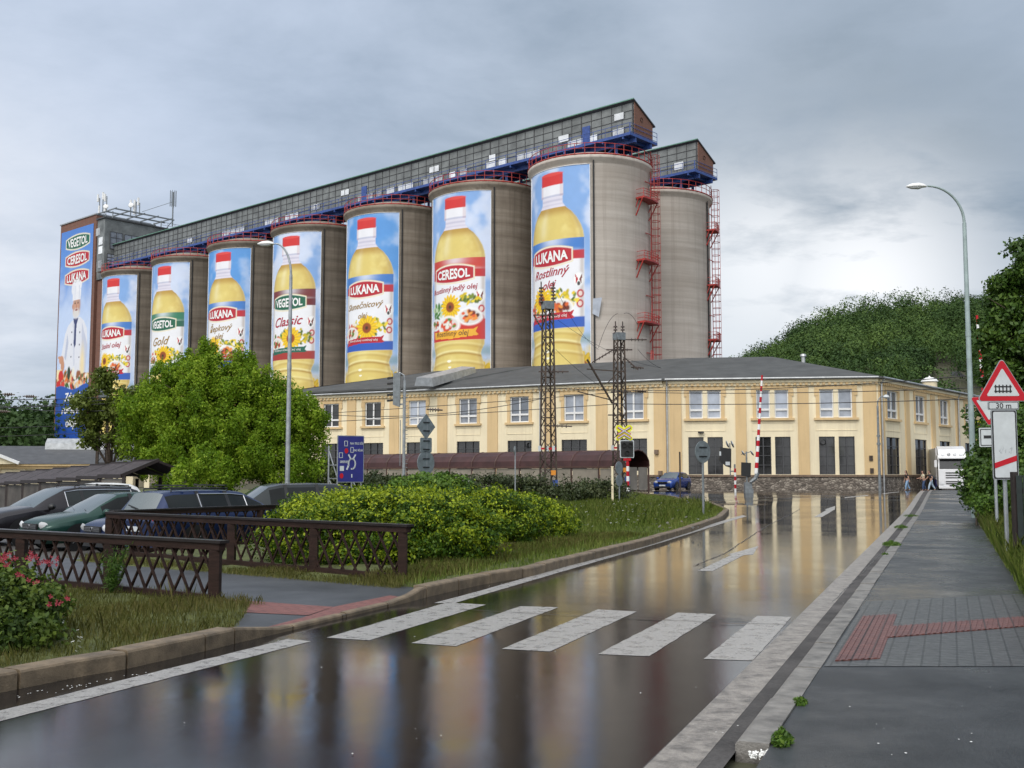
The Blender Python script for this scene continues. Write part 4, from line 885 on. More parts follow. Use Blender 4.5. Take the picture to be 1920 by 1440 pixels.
# soffit
for W in (WL, WM, WR): W.box(b, 0 if W is WM else -.0, W.L, EZ-.02, EZ+.08, -.3, .50)
rf = b.build('roof', M['roof'], fb)
# roof light lying up the slope
q0, q1 = AT(795, 724, 106.5), AT(878, 699, 117); w_ = Vector((.9, .5, 0)); hz_ = Vector((0, 0, .85))
b = MB(); s0 = [q0-w_, q0+w_, q0+w_*.8+hz_, q0-w_*.8+hz_]; s1 = [q1-w_, q1+w_, q1+w_*.8+hz_*.8, q1-w_*.8+hz_*.8]
b.add(s0+s1, [(0, 1, 2, 3), (7, 6, 5, 4), (0, 4, 5, 1), (1, 5, 6, 2), (2, 6, 7, 3), (3, 7, 4, 0)]); rl = b.build('roof_light', M['tin'], rf, fix=True)
b = MB(); p = AT(1506, 671, 110)
b.lathe([(.2, -.6), (.2, .15), (.34, .15), (.28, .38), (.05, .42)], p, 12); b.build('roof_vent', M['tin'], rf)
# small fittings on the wall
MB().box(WM.p(s_at(B0, WM.d, 1313), 5.35, .2), (.5, .3, .12), WM.rz).build('wall_lamp', M['black'], fb)
for x, z in ((1629, 3.0), (1630, 1.9)): MB().box(WM.p(s_at(B0, WM.d, x), z, .15), (.3, .1, .45), WM.rz).build('wall_box', M['rust'], fb)
for (W, u, z) in ((WM, s_at(B0, WM.d, 1543)-.1, 4.45), (WL, upL[2]-.9, 4.4)):
    MB().lathe([(.3, 0), (.3, .1), (.22, .12)], W.p(u, z, -.16), 16, Matrix.Rotation(R_(90), 3, 'X')).build('extractor_fan', M['black'], fb)
for x, z in ((1231, 3.6), (1238, 1.7)): MB().box(WL.p(s_at(B0, dL, x), z, .2), (.35, .25, .4), WL.rz).build('wall_box', M['plinth'], fb)

# low building far left, with a barrel roof light
fl_ = thing('low_hall', (-52, 122, -2), 'low cream hall with dark roof and pediment at the far left, behind the stepped canopy', 'building')
def T(px, y, Y): return AT(px, y, Y)
pl, pr = T(-120, 868, 118), T(250, 866, 122); zE = 2.7
dF = (pr-pl); dF.z = 0; LF = dF.length; dF.normalize(); WF = Wall(Vector((pl.x, pl.y, 0)), Vector((pr.x, pr.y, 0)))
b = MB(); WF.box(b, 0, WF.L, -3, zE-.2, -14, 0); b.build('wall', M['cream'], fl_, fix=True)
b = MB()
for k in range(9): WF.box(b, .8+k*2.65, 1.35+k*2.65, -3, zE-.5, .001, .15)
b.build('pilaster', M['cream'], fl_, fix=True)
b = MB(); WF.box(b, -.2, WF.L+.2, zE-.5, zE-.05, .002, .45); WF.box(b, -.2, WF.L+.2, zE-.2, zE+.02, .452, .7); b.build('cornice', M['ochre'], fl_, fix=True)
b = MB(); b.add([WF.p(-.5, zE+.03, .8), WF.p(WF.L+.5, zE+.03, .8), WF.p(WF.L+.5, zE+2.2, -7), WF.p(-.5, zE+2.2, -7), WF.p(WF.L+.5, zE, -15), WF.p(-.5, zE, -15)], [(0, 1, 2, 3), (3, 2, 4, 5), (1, 4, 2), (0, 3, 5)]); b.build('roof', M['roofdark'], fl_)
b = MB(); pts = [(-9.0, 1.7), (-8.9, 2.6), (-8.0, 3.1), (-6.6, 3.1), (-5.6, 2.5), (-5.5, 1.7)]
u0_ = 10.0; b.prism([WF.p(u0_, zE+z, o) for o, z in pts], WF.d*(WF.L-u0_-.5)); b.build('roof_light', M['tin'], fl_, fix=True)
b = MB(); b.prism([WF.p(-3, zE, 1.2), WF.p(8.6, zE, 1.2), WF.p(2.8, zE+2.4, 1.2)], WF.n*-4); b.build('pediment', M['cream'], fl_, fix=True)
b = MB(); b.bar(WF.p(8.9, zE+.1, 1.3), WF.p(2.8, zE+2.62, 1.3), .5, .3); b.bar(WF.p(-3.3, zE+.1, 1.3), WF.p(2.8, zE+2.62, 1.3), .5, .3); b.build('raking_cornice', M['whitewin'], fl_)

# ------------------------------------------------------------------ ground, road, pavements
def sheet(name, poly, dz, m, step=4.0, zfun=zf, kind='structure', skirt=None):
    P = [(p[0], p[1]) for p in poly]; n = len(P); edge = []
    for i in range(n):                                  # walk the outline in short steps
        a, b = np.array(P[i]), np.array(P[(i+1) % n]); k = max(1, int(np.linalg.norm(b-a)/step))
        for j in range(k): edge.append(tuple(a+(b-a)*j/k))
    ne = len(edge); E_ = np.array(edge); lo, hi = E_.min(0), E_.max(0); pts = [Vector(p) for p in edge]
    for x in np.arange(lo[0]+step/2, hi[0], step):
        for y in np.arange(lo[1]+step/2, hi[1], step):
            pts.append(Vector((x, y)))
    r = delaunay_2d_cdt(pts, [(i, (i+1) % ne) for i in range(ne)], [], 1, 1e-4)
    me = bpy.data.meshes.new(name); rim = {(round(p[0], 3), round(p[1], 3)) for p in edge} if skirt is not None else ()
    me.from_pydata([(p.x, p.y, zf(p.x, p.y)+skirt if (round(p.x, 3), round(p.y, 3)) in rim else zfun(p.x, p.y)+dz) for p in r[0]], [], [tuple(f) for f in r[2]])
    bm = bmesh.new(); bm.from_mesh(me); bmesh.ops.recalc_face_normals(bm, faces=bm.faces)
    for f in bm.faces:
        if f.normal.z < 0: f.normal_flip()
    bm.to_mesh(me); bm.free(); me.materials.append(m); me.polygons.foreach_set('use_smooth', [True]*len(me.polygons))
    o = bpy.data.objects.new(name, me); COL.objects.link(o)
    if kind: o['kind'] = kind
    return o
# big ground with a finer middle
gx = np.concatenate([[-4000, -1500, -600, -250], np.arange(-120, 121, 3.0), [250, 600, 1500, 4000]]); gy = np.concatenate([[-400, -100, -30], np.arange(-9, 130, 3.0), [180, 300, 600, 1500, 4500]])
X_, Y_ = np.meshgrid(gx, gy); Z_ = zt(X_, Y_)-.06
o = fast_mesh('ground', np.stack([X_.ravel(), Y_.ravel(), Z_.ravel()], 1), grid_faces(len(gx), len(gy)), M['ground'], smooth_=True); o['kind'] = 'structure'

KL1 = [G(*q) for q in ((-420, 1415), (-200, 1352), (0, 1299), (138, 1271), (233, 1255), (379, 1222), (440, 1207))]
KD = [G(*q) for q in ((440, 1207), (525, 1187), (650, 1157), (770, 1128), (800, 1120))]
KL2 = [G(*q) for q in ((800, 1120), (834, 1112), (900, 1097), (1000, 1080), (1056, 1064), (1212, 1024), (1300, 996), (1355, 975))]+[Vector((8.6, 43.0, 0)), Vector((9.2, 45.5, 0)), Vector((9.6, 49, 0))]
BACK = [Vector((10.6, 60, 0)), Vector((10.3, 68, 0)), Vector((7, 77, 0))]
KR_out = [G(*q) for q in ((1399, 1410), (1462, 1301), (1569, 1179), (1596, 1129), (1654, 1048), (1699, 988), (1731, 934))]
def lineup(p, q, y): t = (y-p.y)/(q.y-p.y); return p+(q-p)*t
KR_out = [lineup(KR_out[1], KR_out[5], y) for y in (-6, 1, 4, 6, 8, 10, 12, 14, 18, 24, 34, 46, 60, 76, 86)]
KR_in = [p+Vector((.2*.925, -.2*.38, 0)) for p in KR_out]
WR_ = [lineup(G(1920, 1117), G(1822, 960), y) for y in (-6, 1, 4, 6, 8, 10, 12, 14, 18, 24, 34, 46, 60, 76, 86)]
road_poly = [(-9, -6), (-9, 4.5)]+[(p.x, p.y) for p in KL1]+[(p.x, p.y) for p in KD[1:]]+[(p.x, p.y) for p in KL2[1:]]+[(p.x, p.y) for p in BACK]+[(-6, 91), (-28, 103), (-26, 112), (13.6, 97.2), (32.3, 94.6), (58, 127), (80, 127), (60, 96), (44, 86)]+[(p.x, p.y) for p in KR_out[::-1]]
sheet('road', road_poly, 0, M['road'], 2.5)
# right hand pavement: raised sheet, gutter, kerb stones
PAVE = .05
walk_poly = [(p.x, p.y) for p in KR_in]+[(p.x, p.y) for p in WR_[::-1]]
sheet('pavement', walk_poly, PAVE, M['walk'], 2.0)
def band(name, A, B, dz, m, kind='structure'):
    return sheet(name, [(p.x, p.y) for p in A]+[(p.x, p.y) for p in B[::-1]], dz, m, 1.5)
gut = [p+Vector((-.42*.925, .42*.38, 0)) for p in KR_out]
band('gutter', gut, KR_out, .004, M['gutter'])
def along(line, s0, s1):
    out_ = []; acc = 0
    for i in range(len(line)-1):
        a, b = line[i], line[i+1]; L = (b-a).length
        for s_ in (s0, s1):
            if acc <= s_ < acc+L: out_.append((s_, a+(b-a)*((s_-acc)/L)))
        if s0 < acc+L < s1: out_.append((acc+L, b))
        acc += L
    out_.sort(key=lambda q: q[0]); return [q[1] for q in out_]
def stones(name, line, inner, h, length, m, gap=.012, r=.025, z0=-.1, taper=None, skip=()):
    """A run of kerb stones as one kerb: each stone a block with a rounded front arris."""
    b = MB(); total = sum((line[i+1]-line[i]).length for i in range(len(line)-1)); s_ = 0; k = 0
    rr = random.Random(len(name)+int(total))
    while s_ < total-.05:
        e = min(s_+length, total-.001)
        if k not in skip:
            pts = along(line, s_+gap, e-gap)
            if len(pts) >= 2:
                jh = (rr.random()-.5)*.012; jo = (rr.random()-.5)*.012; rows = []
                for i, p in enumerate(pts):
                    d = (pts[min(i+1, len(pts)-1)]-pts[max(i-1, 0)]).normalized(); n_ = Vector((-d.y, d.x, 0))*(1 if inner > 0 else -1); w_ = abs(inner)
                    hh_ = h if taper is None else taper(p); z = zf(p.x, p.y); p = p+n_*jo
                    rows.append([Vector((p.x, p.y, z+z0)), Vector((p.x, p.y, z+hh_-r+jh)), Vector((p.x+n_.x*r*.4, p.y+n_.y*r*.4, z+hh_-r*.3+jh)), Vector((p.x+n_.x*r*1.3, p.y+n_.y*r*1.3, z+hh_+jh)), Vector((p.x+n_.x*w_, p.y+n_.y*w_, z+hh_+jh)), Vector((p.x+n_.x*w_, p.y+n_.y*w_, z+z0))])
                vs = [v for r_ in rows for v in r_]; f = []; q = 6
                for i in range(len(rows)-1): f += [(i*q+j, i*q+j+1, (i+1)*q+j+1, (i+1)*q+j) for j in range(5)]
                f += [tuple(range(6)), tuple((len(rows)-1)*q+j for j in range(5, -1, -1))]
                b.add(vs, f)
        s_ = e; k += 1
    o = b.build(name, m, None, fix=True); o['kind'] = 'structure'; return o
KH = .15
stones('kerb', KL1, .2, KH, 1.0, M['kerb'], taper=None)
stones('kerb', [KL1[-1]+Vector((0,0,0)), KD[1], KD[2]], .09, .03, 1.0, M['kerb'], taper=lambda p: .05+.10*float(smooth(.9, 0, (p-KD[0]).length)))
stones('kerb', [KD[2], KD[3], KD[4]], .09, .03, 1.0, M['kerb'], taper=lambda p: .05+.10*float(smooth(.9, 0, (p-KD[4]).length)))
stones('kerb', KL2, .2, KH, 1.0, M['kerb'])
stones('kerb', BACK[:1]+[Vector((9.6, 49, 0))], -.2, KH, 1.0, M['kerb']); stones('kerb', BACK, .2, KH, 1.0, M['kerb'])
stones('kerb', KR_out[2:7], -.2, PAVE+.012, 1.35, M['kerbg'], r=.022, skip=(1,), taper=lambda p: PAVE+.012)
stones('kerb', KR_out[6:], -.2, PAVE+.012, 1.0, M['kerbg'], r=.02, skip=(), taper=lambda p: PAVE+.012)
# block paved crossing place on the pavement
bp = [G(1545, 1250, PAVE), G(1990, 1250, PAVE), G(1990, 1111, PAVE), G(1624, 1128, PAVE)]
sheet('paved_crossing', [(p.x, p.y) for p in bp], PAVE+.004, M['block'], 1.0)
def ribbed(name, quad, z, m, pitch=.062, across=False):
    a, b_, c, d = [Vector((p.x, p.y, 0)) for p in quad]; mb = MB(); L = ((b_-a).length+(c-d).length)/2; n = max(3, int(L/pitch))
    for i in range(n):
        for (t0, t1, h) in ((i/n, (i+.5)/n, .012), ((i+.5)/n, (i+1)/n, .006)):
            q = [a+(b_-a)*t0, a+(b_-a)*t1, d+(c-d)*t1, d+(c-d)*t0]; mb.prism([(p.x, p.y, zf(p.x, p.y)+z) for p in q], (0, 0, h))
    o = mb.build(name, m, None, fix=True); o['kind'] = 'structure'; return o
ribbed('tactile_paving', [G(1566, 1241, PAVE), G(1650, 1236, PAVE), G(1682, 1153, PAVE), G(1618, 1157, PAVE)], PAVE+.004, M['redblock'])
ribbed('tactile_paving', [G(1662, 1197, PAVE), G(1990, 1170, PAVE), G(1990, 1152, PAVE), G(1674, 1176, PAVE)], PAVE+.004, M['redblock'], .075)
# road markings
def mark(name, px, m=None, dz=.003):
    P = [G(*q) for q in px]; E_ = []; r_ = random.Random(len(name)+int(px[0][0]))
    for i in range(len(P)):           # worn, slightly ragged outline
        a, b = P[i], P[(i+1) % len(P)]; k = max(1, int((b-a).length/.12)) if a.y < 40 else 1; d = (b-a).normalized() if (b-a).length else Vector((1, 0, 0))
        for j in range(k): q = a+(b-a)*(j/k)+(Vector((-d.y, d.x, 0))*r_.gauss(0, .003) if j else Vector()); E_.append((q.x, q.y))
    return sheet(name, E_, dz, m or M['line'], .6)
for q in (((612, 1196), (692, 1201), (911, 1134), (838, 1130)), ((771, 1206), (855, 1212), (1047, 1139), (976, 1137)), ((941, 1217), (1031, 1222), (1194, 1147), (1121, 1143)), ((1121, 1227), (1217, 1231), (1343, 1152), (1270, 1149)), ((1319, 1236), (1412, 1239), (1484, 1157), (1420, 1155))): mark('crossing_stripe', q)
mark('edge_line', [(-300, 1432), (0, 1353), (583, 1203), (541, 1198), (0, 1333), (-300, 1404)])
mark('edge_line', [(814, 1131), (853, 1131), (900, 1117), (1150, 1044), (1250, 1014.5), (1369, 977), (1400, 968), (1392, 966), (1353, 977), (1253, 1008), (1130, 1042), (900, 1108)])
el0, el1 = lineup(G(1350, 1301), G(1582, 1072), -6), lineup(G(1350, 1301), G(1582, 1072), 84); er0, er1 = lineup(G(1350, 1371), G(1588, 1102), -6), lineup(G(1350, 1371), G(1588, 1102), 84)
er1 = el1+Vector((.27, -.1, 0)); er0 = el0+Vector((.25, -.1, 0))
sheet('edge_line', [tuple(el0[:2]), tuple(er0[:2]), tuple(er1[:2]), tuple(el1[:2])], .006, M['oldline'], 1.5)
mark('lane_arrow', [(1308, 1071), (1336, 1071), (1395, 1041), (1412, 1040), (1422, 1024), (1364, 1040), (1372, 1040.5)])
mark('lane_arrow', [(1526, 969.5), (1541, 969.5), (1563, 957.5), (1565, 957), (1566, 951.5), (1546, 956.5), (1550, 957)])
mark('lane_dash', [(1584, 941), (1584, 940), (1628, 936.6), (1628, 937.6)]); mark('lane_dash', [(1655, 935.5), (1655, 934.5), (1686, 931), (1686, 932)]); mark('lane_dash', [(1430, 937.4), (1430, 936.4), (1480, 934.2), (1480, 935.2)])
# rails of the level crossing, flush in the asphalt
RA, RBv = Vector((-40, 94.5, 0)), Vector((50, 42.5, 0)); rdir = (RBv-RA).normalized()
for off_ in (0, 1.5, 5.2, 6.7):
    q = [RA+Vector((.5*off_, .87*off_, 0)), RBv+Vector((.5*off_, .87*off_, 0))]; n_ = Vector((.5, .87, 0))*.05
    s_ = sheet('rail', [tuple((q[0]-n_)[:2]), tuple((q[1]-n_)[:2]), tuple((q[1]+n_)[:2]), tuple((q[0]+n_)[:2])], .012, M['galvd'], 3.0)

# left side: footpath between the fences, tactile strips, beds, car park
FP1a, FP1b = G(408, 1143), Vector((-14.3, 20.4, 0)); F1d = (FP1b-FP1a).normalized()
FP2a, FP2b = G(760, 1100), Vector((-7.9, 21.0, 0)); F2d = (FP2b-FP2a).normalized()
FP3a, FP3b = Vector((-7.85, 21.25, 0)), Vector((-3.8, 28.4, 0))
path = [KD[0]+Vector((-.15, .2, 0)), KD[1], KD[2], KD[3], KD[4]+Vector((-.1, .25, 0)), FP2a+Vector((.05, .1, 0)), FP2b+Vector((-.5, -.2, 0)), Vector((-14, 25.5, 0)), Vector((-17.5, 25, 0)), FP1b+Vector((.3, .9, 0)), FP1a+Vector((.35, .35, 0))]
sheet('footpath', [(p.x, p.y) for p in path], .03, M['path'], 1.0)
def reds(px): sheet('red_path_strip', [tuple(G(*q, .03)[:2]) for q in px], .036, M['redpath'], 1.0)
q_ = Vector((-.038, .076, 0)); sheet('red_path_strip', [tuple((p+q_)[:2]) for p in (G(512, 1190), KD[1], KD[2], KD[3])]+[tuple(G(*q, .03)[:2]) for q in ((732, 1117), (628, 1138), (580, 1155), (500, 1177))], .036, M['redpath'], 1.0)
reds(((420, 1147), (577, 1154.5), (626, 1138.5), (585, 1136), (425, 1124)))
lot = [(-60, 24), (-17, 24.6), (-8.6, 22.2), (-4.4, 29.6), (-5, 36), (-9, 44), (-16, 56), (-30, 66), (-60, 72)]
sheet('parking_lot', lot, .012, M['lot'], 2.0)
def bed(name, poly, h, m): return sheet(name, [(p[0], p[1]) for p in poly], h, m, .8, lambda x, y: zf(x, y)+.03*math.sin(x*3.1+y*1.7)*math.sin(y*2.3), skirt=.01)
inset = lambda L, d: [p+d for p in L]
b1 = [tuple((p+Vector((-.15, .15, 0)))[:2]) for p in KL1]+[tuple((FP1a+Vector((.55, -.5, 0)))[:2]), tuple((FP1a+Vector((.4, .25, 0)))[:2]), tuple((FP1b+Vector((.2, .5, 0)))[:2]), (-14.3, 4)]
bed('near_bed', b1, .09, M['turf'])
b2 = [tuple((KD[4]+Vector((-.1, .12, 0)))[:2])]+[tuple((p+Vector((-.14, .12, 0)))[:2]) for p in KL2]+[(10.4, 60), (10.1, 68), (6.8, 77), (-6.5, 91), (-28, 100), (-30, 66), (-16, 56), (-9, 44), (-5, 36), (-3.9, 29.2), tuple(FP3a[:2]), tuple((FP2b+Vector((-.4, -1.0, 0)))[:2]), tuple((FP2a+Vector((.15, -.45, 0)))[:2])]
bed('grass_verge', b2, .09, M['turf'])
b3 = [tuple((p+Vector((-.05, 0, 0)))[:2]) for p in WR_]+[(46, 84), (60, 60), (40, 20), (20, 5), (8, -6)]
bed('right_verge', b3, .10, M['turf'])

# joints and cracks in the asphalt, and petals washed along the gutter
def crack(name, px, wd, m, seed, z=.008):
    r_ = random.Random(seed); P = [G(*q) for q in px]; L = []
    for i in range(len(P)-1):
        n = max(2, int((P[i+1]-P[i]).length/.18))
        for k in range(n): L.append(P[i].lerp(P[i+1], k/n)+Vector((r_.gauss(0, .012), r_.gauss(0, .012), 0)))
    L.append(P[-1]); b = MB()
    for i in range(len(L)-1):
        d = (L[i+1]-L[i]).normalized(); n_ = Vector((-d.y, d.x, 0))*wd*(.5+r_.random()*.6)
        b.poly([tuple(Vector((p.x, p.y, zf(p.x, p.y)+z))) for p in (L[i]-n_, L[i+1]-n_, L[i+1]+n_, L[i]+n_)])
    o = b.build(name, m, None); o['kind'] = 'structure'
M['tar'] = mat('tar_joint', (0.012, 0.010, 0.010), 0.35, var=.4, scale=9)
M['rustjoint'] = mat('rusty_joint', (0.10, 0.055, 0.025), 0.5, var=.5, scale=12)
crack('road_joint', ((860, 1143), (1100, 1157), (1300, 1166), (1480, 1172)), .010, M['tar'], 1); crack('road_joint', ((1190, 1161), (1250, 1163.5)), .010, M['rustjoint'], 2, .011); crack('road_joint', ((1350, 1170), (1400, 1171)), .012, M['rustjoint'], 5, .011)
crack('road_joint', ((1500, 956), (1440, 985), (1362, 1036), (1300, 1062)), .014, M['tar'], 3); crack('road_joint', ((1690, 1000), (1600, 1090), (1560, 1130)), .008, M['tar'], 4)
b = MB(); r_ = random.Random(12)
def speck(p, z):
    a = r_.random()*6.28; q = r_.uniform(.004, .009); b.poly([(p.x+q*math.cos(a+k*1.57), p.y+q*1.3*math.sin(a+k*1.57), z+.002) for k in range(4)])
for i in range(110):
    t = r_.random(); p = G(30, 1300).lerp(G(250, 1262), t) if i % 3 == 0 else G(1350, 985).lerp(G(900, 1100), t); p = p+Vector((abs(r_.gauss(0, .10))+.05, -abs(r_.gauss(0, .08)), 0)); speck(p, zf(p.x, p.y)+.006)
for i in range(24): p = G(r_.uniform(300, 1400), r_.uniform(1050, 1420)); speck(p, .007)
for i in range(16): p = G(r_.uniform(1550, 1915), r_.uniform(1130, 1430), PAVE); speck(p, PAVE+.008)
o = b.build('fallen_petals', M['petal'], None); o['kind'] = 'stuff'

# ------------------------------------------------------------------ lattice fences
def lattice_fence(name, a, b, h, posts, label, zb=None, zh=None):
    t = thing(name, (a.x, a.y, zf(a.x, a.y)), label, 'fence', 'brown timber lattice fences by the footpath')
    d = (b-a); L = d.length; d.normalize(); n = Vector((-d.y, d.x, 0)); base = zf(a.x, a.y) if zb is None else zb
    P = lambda u, z, o=0.0: Vector((a.x+d.x*u+n.x*o, a.y+d.y*u+n.y*o, base+z))
    for u in posts: 
        m = MB(); m.bar(P(u, -.15), P(u, h-.105), .13, .13, up=(0,0,1)); m.build('post', M['wood'], t)
    m = MB(); m.bar(P(-.06, h-.06), P(L, h-.06), .10, .085); m.build('top_rail', M['wood'], t)
    m = MB(); m.bar(P(-.10, h), P(L, h), .15, .035); m.build('rail_cap', M['woodtop'], t)
    m = MB(); m.bar(P(-.0, .11), P(L, .11), .06, .09); m.build('bottom_rail', M['wood'], t)
    m = MB(); z0, z1 = .13, h-.10; H = z1-z0; run = H*.62; pitch = .285
    for s_ in (1, -1):
        u = -run
        while u < L:
            p = [(u, z0), (u+run, z1)] if s_ > 0 else [(u+run, z0), (u, z1)]
            (ua, za), (ub, zb_) = sorted(p)
            def clip(ux): return za+(zb_-za)*(ux-ua)/(ub-ua)
            c0, c1 = max(ua, .05), min(ub, L-.05)
            if c1 > c0+.02: m.bar(P(c0, clip(c0), .013*s_), P(c1, clip(c1), .013*s_), .022, .032, up=tuple(n))
            u += pitch
    m.build('lattice', M['wood'], t)
    return t
L1 = (FP1b-FP1a).length; L2 = (FP2b-FP2a).length; L3 = (FP3b-FP3a).length
lattice_fence('lattice_fence', FP1a, FP1b, .80, [0.06, 2.14, 4.2, 6.3, 8.4, 10.5, L1-.1], 'nearest brown timber lattice fence behind the flowering bush at the left edge', 0.02)
lattice_fence('lattice_fence', FP2a, FP2b, .87, [0.06, 2.05, 4.2, L2-.07], 'brown timber lattice fence in front of the big hedge, beyond the footpath', 0.02)
lattice_fence('lattice_fence', FP3a, FP3b, .93, [0.06, L3/2, L3-.1], 'brown timber lattice fence running from the corner past the parked cars into the hedge', -.02)

# ------------------------------------------------------------------ platform shelter and stepped canopy
ps = thing('platform_shelter', (8.5, 76, .2), 'long dark red barrel roofed glazed platform shelter in front of the factory', 'shelter')
q0, q1 = Vector((8.9, 75.5, .25)), Vector((-13.5, 95.0, .1)); d = (q1-q0); LS = d.length; d.normalize(); n_ = Vector((-d.y, d.x, 0)); n_ = n_ if n_.y < 0 else -n_   # towards the road
SH = lambda u, o, z: Vector((q0.x+d.x*u+n_.x*o, q0.y+d.y*u+n_.y*o, .2+z))
prof = [(1.35, 1.95), (1.30, 2.35), (1.0, 2.75), (.5, 3.0), (0, 3.08), (-.5, 3.0), (-1.0, 2.75), (-1.3, 2.35), (-1.35, 1.95)]
nb = 12; bl = LS/nb
b = MB()
for i in range(nb):
    for j in range(len(prof)-1): b.prism([SH(i*bl, *prof[j]), SH((i+1)*bl, *prof[j]), SH((i+1)*bl, *prof[j+1]), SH(i*bl, *prof[j+1])], (0, 0, .03))
b.build('roof', M['shelter'], ps, fix=True)
b = MB()
for i in range(nb+1):
    b.tube([SH(i*bl, o*1.015, z+.03) for o, z in prof], .055, 5)
    for o in (1.3, -1.3): b.bar(SH(i*bl, o, -.3), SH(i*bl, o, 1.98), .11, .11)
for o in (1.35, -1.35):
    b.bar(SH(0, o, 1.92), SH(LS, o, 1.92), .1, .14); b.bar(SH(0, o*.96, .22), SH(LS, o*.96, .22), .07, .07)
b.bar(SH(0, 0, 3.1), SH(LS, 0, 3.1), .08, .06)
b.build('frame', M['shelterframe'], ps)
for i in range(nb):
    b = MB(); b.prism([SH(i*bl+.1, 1.26, .3), SH((i+1)*bl-.1, 1.26, .3), SH((i+1)*bl-.1, 1.26, 1.82), SH(i*bl+.1, 1.26, 1.82)], n_*.03); b.build('pane', M['shelterpane'], ps, fix=True)
b = MB(); b.prism([SH(.03, 1.2, .3), SH(.03, .1, .3), SH(.03, .1, 1.9), SH(.03, 1.2, 1.9)], d*.03); b.prism([SH(.03, -.1, .3), SH(.03, -1.2, .3), SH(.03, -1.2, 1.9), SH(.03, -.1, 1.9)], d*.03); b.build('end_pane', M['shelterpane'], ps, fix=True)

sc_ = thing('stepped_canopy', (-14.6, 45, -.5), 'stepped lean-to canopy with grey sheet roof over the underpass ramp behind the parked cars', 'canopy')
c0, c1 = Vector((-15.0, 44.8, 0)), Vector((-31.8, 63.5, 0)); d = (c1-c0); LC = d.length; d.normalize(); n_ = Vector((-d.y, d.x, 0)); n_ = n_ if n_.y < 0 else -n_
CP = lambda u, o, z: Vector((c0.x+d.x*u+n_.x*o, c0.y+d.y*u+n_.y*o, z))
nb = 10; bl = LC/nb; fr = MB(); rb_ = MB()
for i in range(nb):
    dz = -.072*i; ze, zr, zg = 1.56+dz, 2.16+dz, -.75
    u0, u1 = i*bl, (i+1)*bl
    rb_.prism([CP(u0, 1.3, ze), CP(u1, 1.3, ze), CP(u1, -.2, zr), CP(u0, -.2, zr)], (0, 0, .04)); rb_.prism([CP(u0, -.2, zr), CP(u1, -.2, zr), CP(u1, -1.5, ze+.1), CP(u0, -1.5, ze+.1)], (0, 0, .04))
    for u in ((u0, u1-.0) if i == nb-1 else (u0,)):
        fr.bar(CP(u, 1.36, ze+.02), CP(u, -.2, zr+.06), .13, .13); fr.bar(CP(u, 1.25, zg), CP(u, 1.25, ze), .12, .12); fr.bar(CP(u, -1.4, zg), CP(u, -1.4, ze), .12, .12); fr.bar(CP(u, -.2, zr), CP(u, -1.5, ze+.1), .1, .1)
    fr.bar(CP(u0, 1.34, ze-.02), CP(u1, 1.34, ze-.02), .10, .16); fr.bar(CP(u0, -.2, zr+.06), CP(u1, -.2, zr+.06), .1, .06)
    b = MB(); b.prism([CP(u0+.1, 1.22, zg), CP(u1-.1, 1.22, zg), CP(u1-.1, 1.22, ze-.12), CP(u0+.1, 1.22, ze-.12)], n_*.03); b.build('pane', M['canopypane'] if i else M['shelterpane'], sc_, fix=True)
rb_.build('roof', M['canopy'], sc_, fix=True); fr.build('frame', M['canopyframe'], sc_)

# ------------------------------------------------------------------ lattice masts, lamps, signals, signs
def lattice_mast(x, y, h, w0, w1, label, ins, bars, z0=None):
    z = zf(x, y) if z0 is None else z0
    t = thing('lattice_mast', (x, y, z), label, 'mast', 'rusty railway lattice masts'); b = MB()
    wd = lambda k: (w0+(w1-w0)*k/h)/2
    ang = R_(28); ca_, sa_ = math.cos(ang), math.sin(ang)
    P = lambda k, i, j: (x+(i*ca_-j*sa_*.8)*wd(k), y+(i*sa_+j*ca_*.8)*wd(k), z+k)
    for i, j in ((-1,-1),(1,-1),(1,1),(-1,1)): b.bar(P(-.3, i, j), P(h, i, j), .11, .11)
    n = int(h/.62)
    for s_ in range(n):
        k0, k1 = s_*h/n, (s_+1)*h/n
        for (a, c) in (((-1,-1),(1,-1)), ((1,-1),(1,1)), ((1,1),(-1,1)), ((-1,1),(-1,-1))):
            A, C_ = (a, c) if s_ % 2 else (c, a); b.bar(P(k0, *A), P(k1, *C_), .06, .03)
            if s_ % 4 == 0: b.bar(P(k0, *a), P(k0, *c), .06, .05)
    b.build('lattice', M['rust'], t)
    tp = MB(); tp.box((x, y, z+h+.12), (w1+.1, w1+.1, .5), ang); tp.build('head', M['galvd'], t)
    for (dx_, dz_, lx, lz) in bars:
        b = MB(); b.bar((x+dx_, y, z+dz_), (x+lx, y, z+lz), .08, .08)
        for q in (.35, .5, .65, .8): b.lathe([(.03, -.03), (.11, -.02), (.11, .02), (.03, .03)], (x+dx_+(lx-dx_)*q, y, z+dz_+(lz-dz_)*q), 8, Matrix.Rotation(R_(90), 3, 'Y'))
        b.build('arm', M['porcelain'], t)
    for (dx_, zb, n) in ins:
        b = MB(); b.tube([(x+dx_, y, z+zb), (x+dx_, y, z+zb+.24*n+.25)], .045, 6)
        for q in range(n): b.lathe([(.05, 0), (.16, .02), (.13, .1), (.05, .12)], (x+dx_, y, z+zb+.1+.22*q), 10)
        b.build('insulator', M['porcelain'], t)
    return t
def at_px(px, Y): p = AT(px, HOR, Y); return p.x
m2x = at_px(1028, 67); m3x = at_px(1163, 73)
m2 = lattice_mast(m2x, 67, 12.1, .85, .52, 'tallest rusty lattice mast, with twin insulators on top, left of the other mast', [(-.42, 12.3, 5), (.35, 12.3, 5)], [(-.9, 11.6, .6, 11.6), (-.9, 11.6, -.3, 10.6), (-.6, 8.0, 1.3, 8.0), (-.3, 4.6, 1.5, 4.55)])
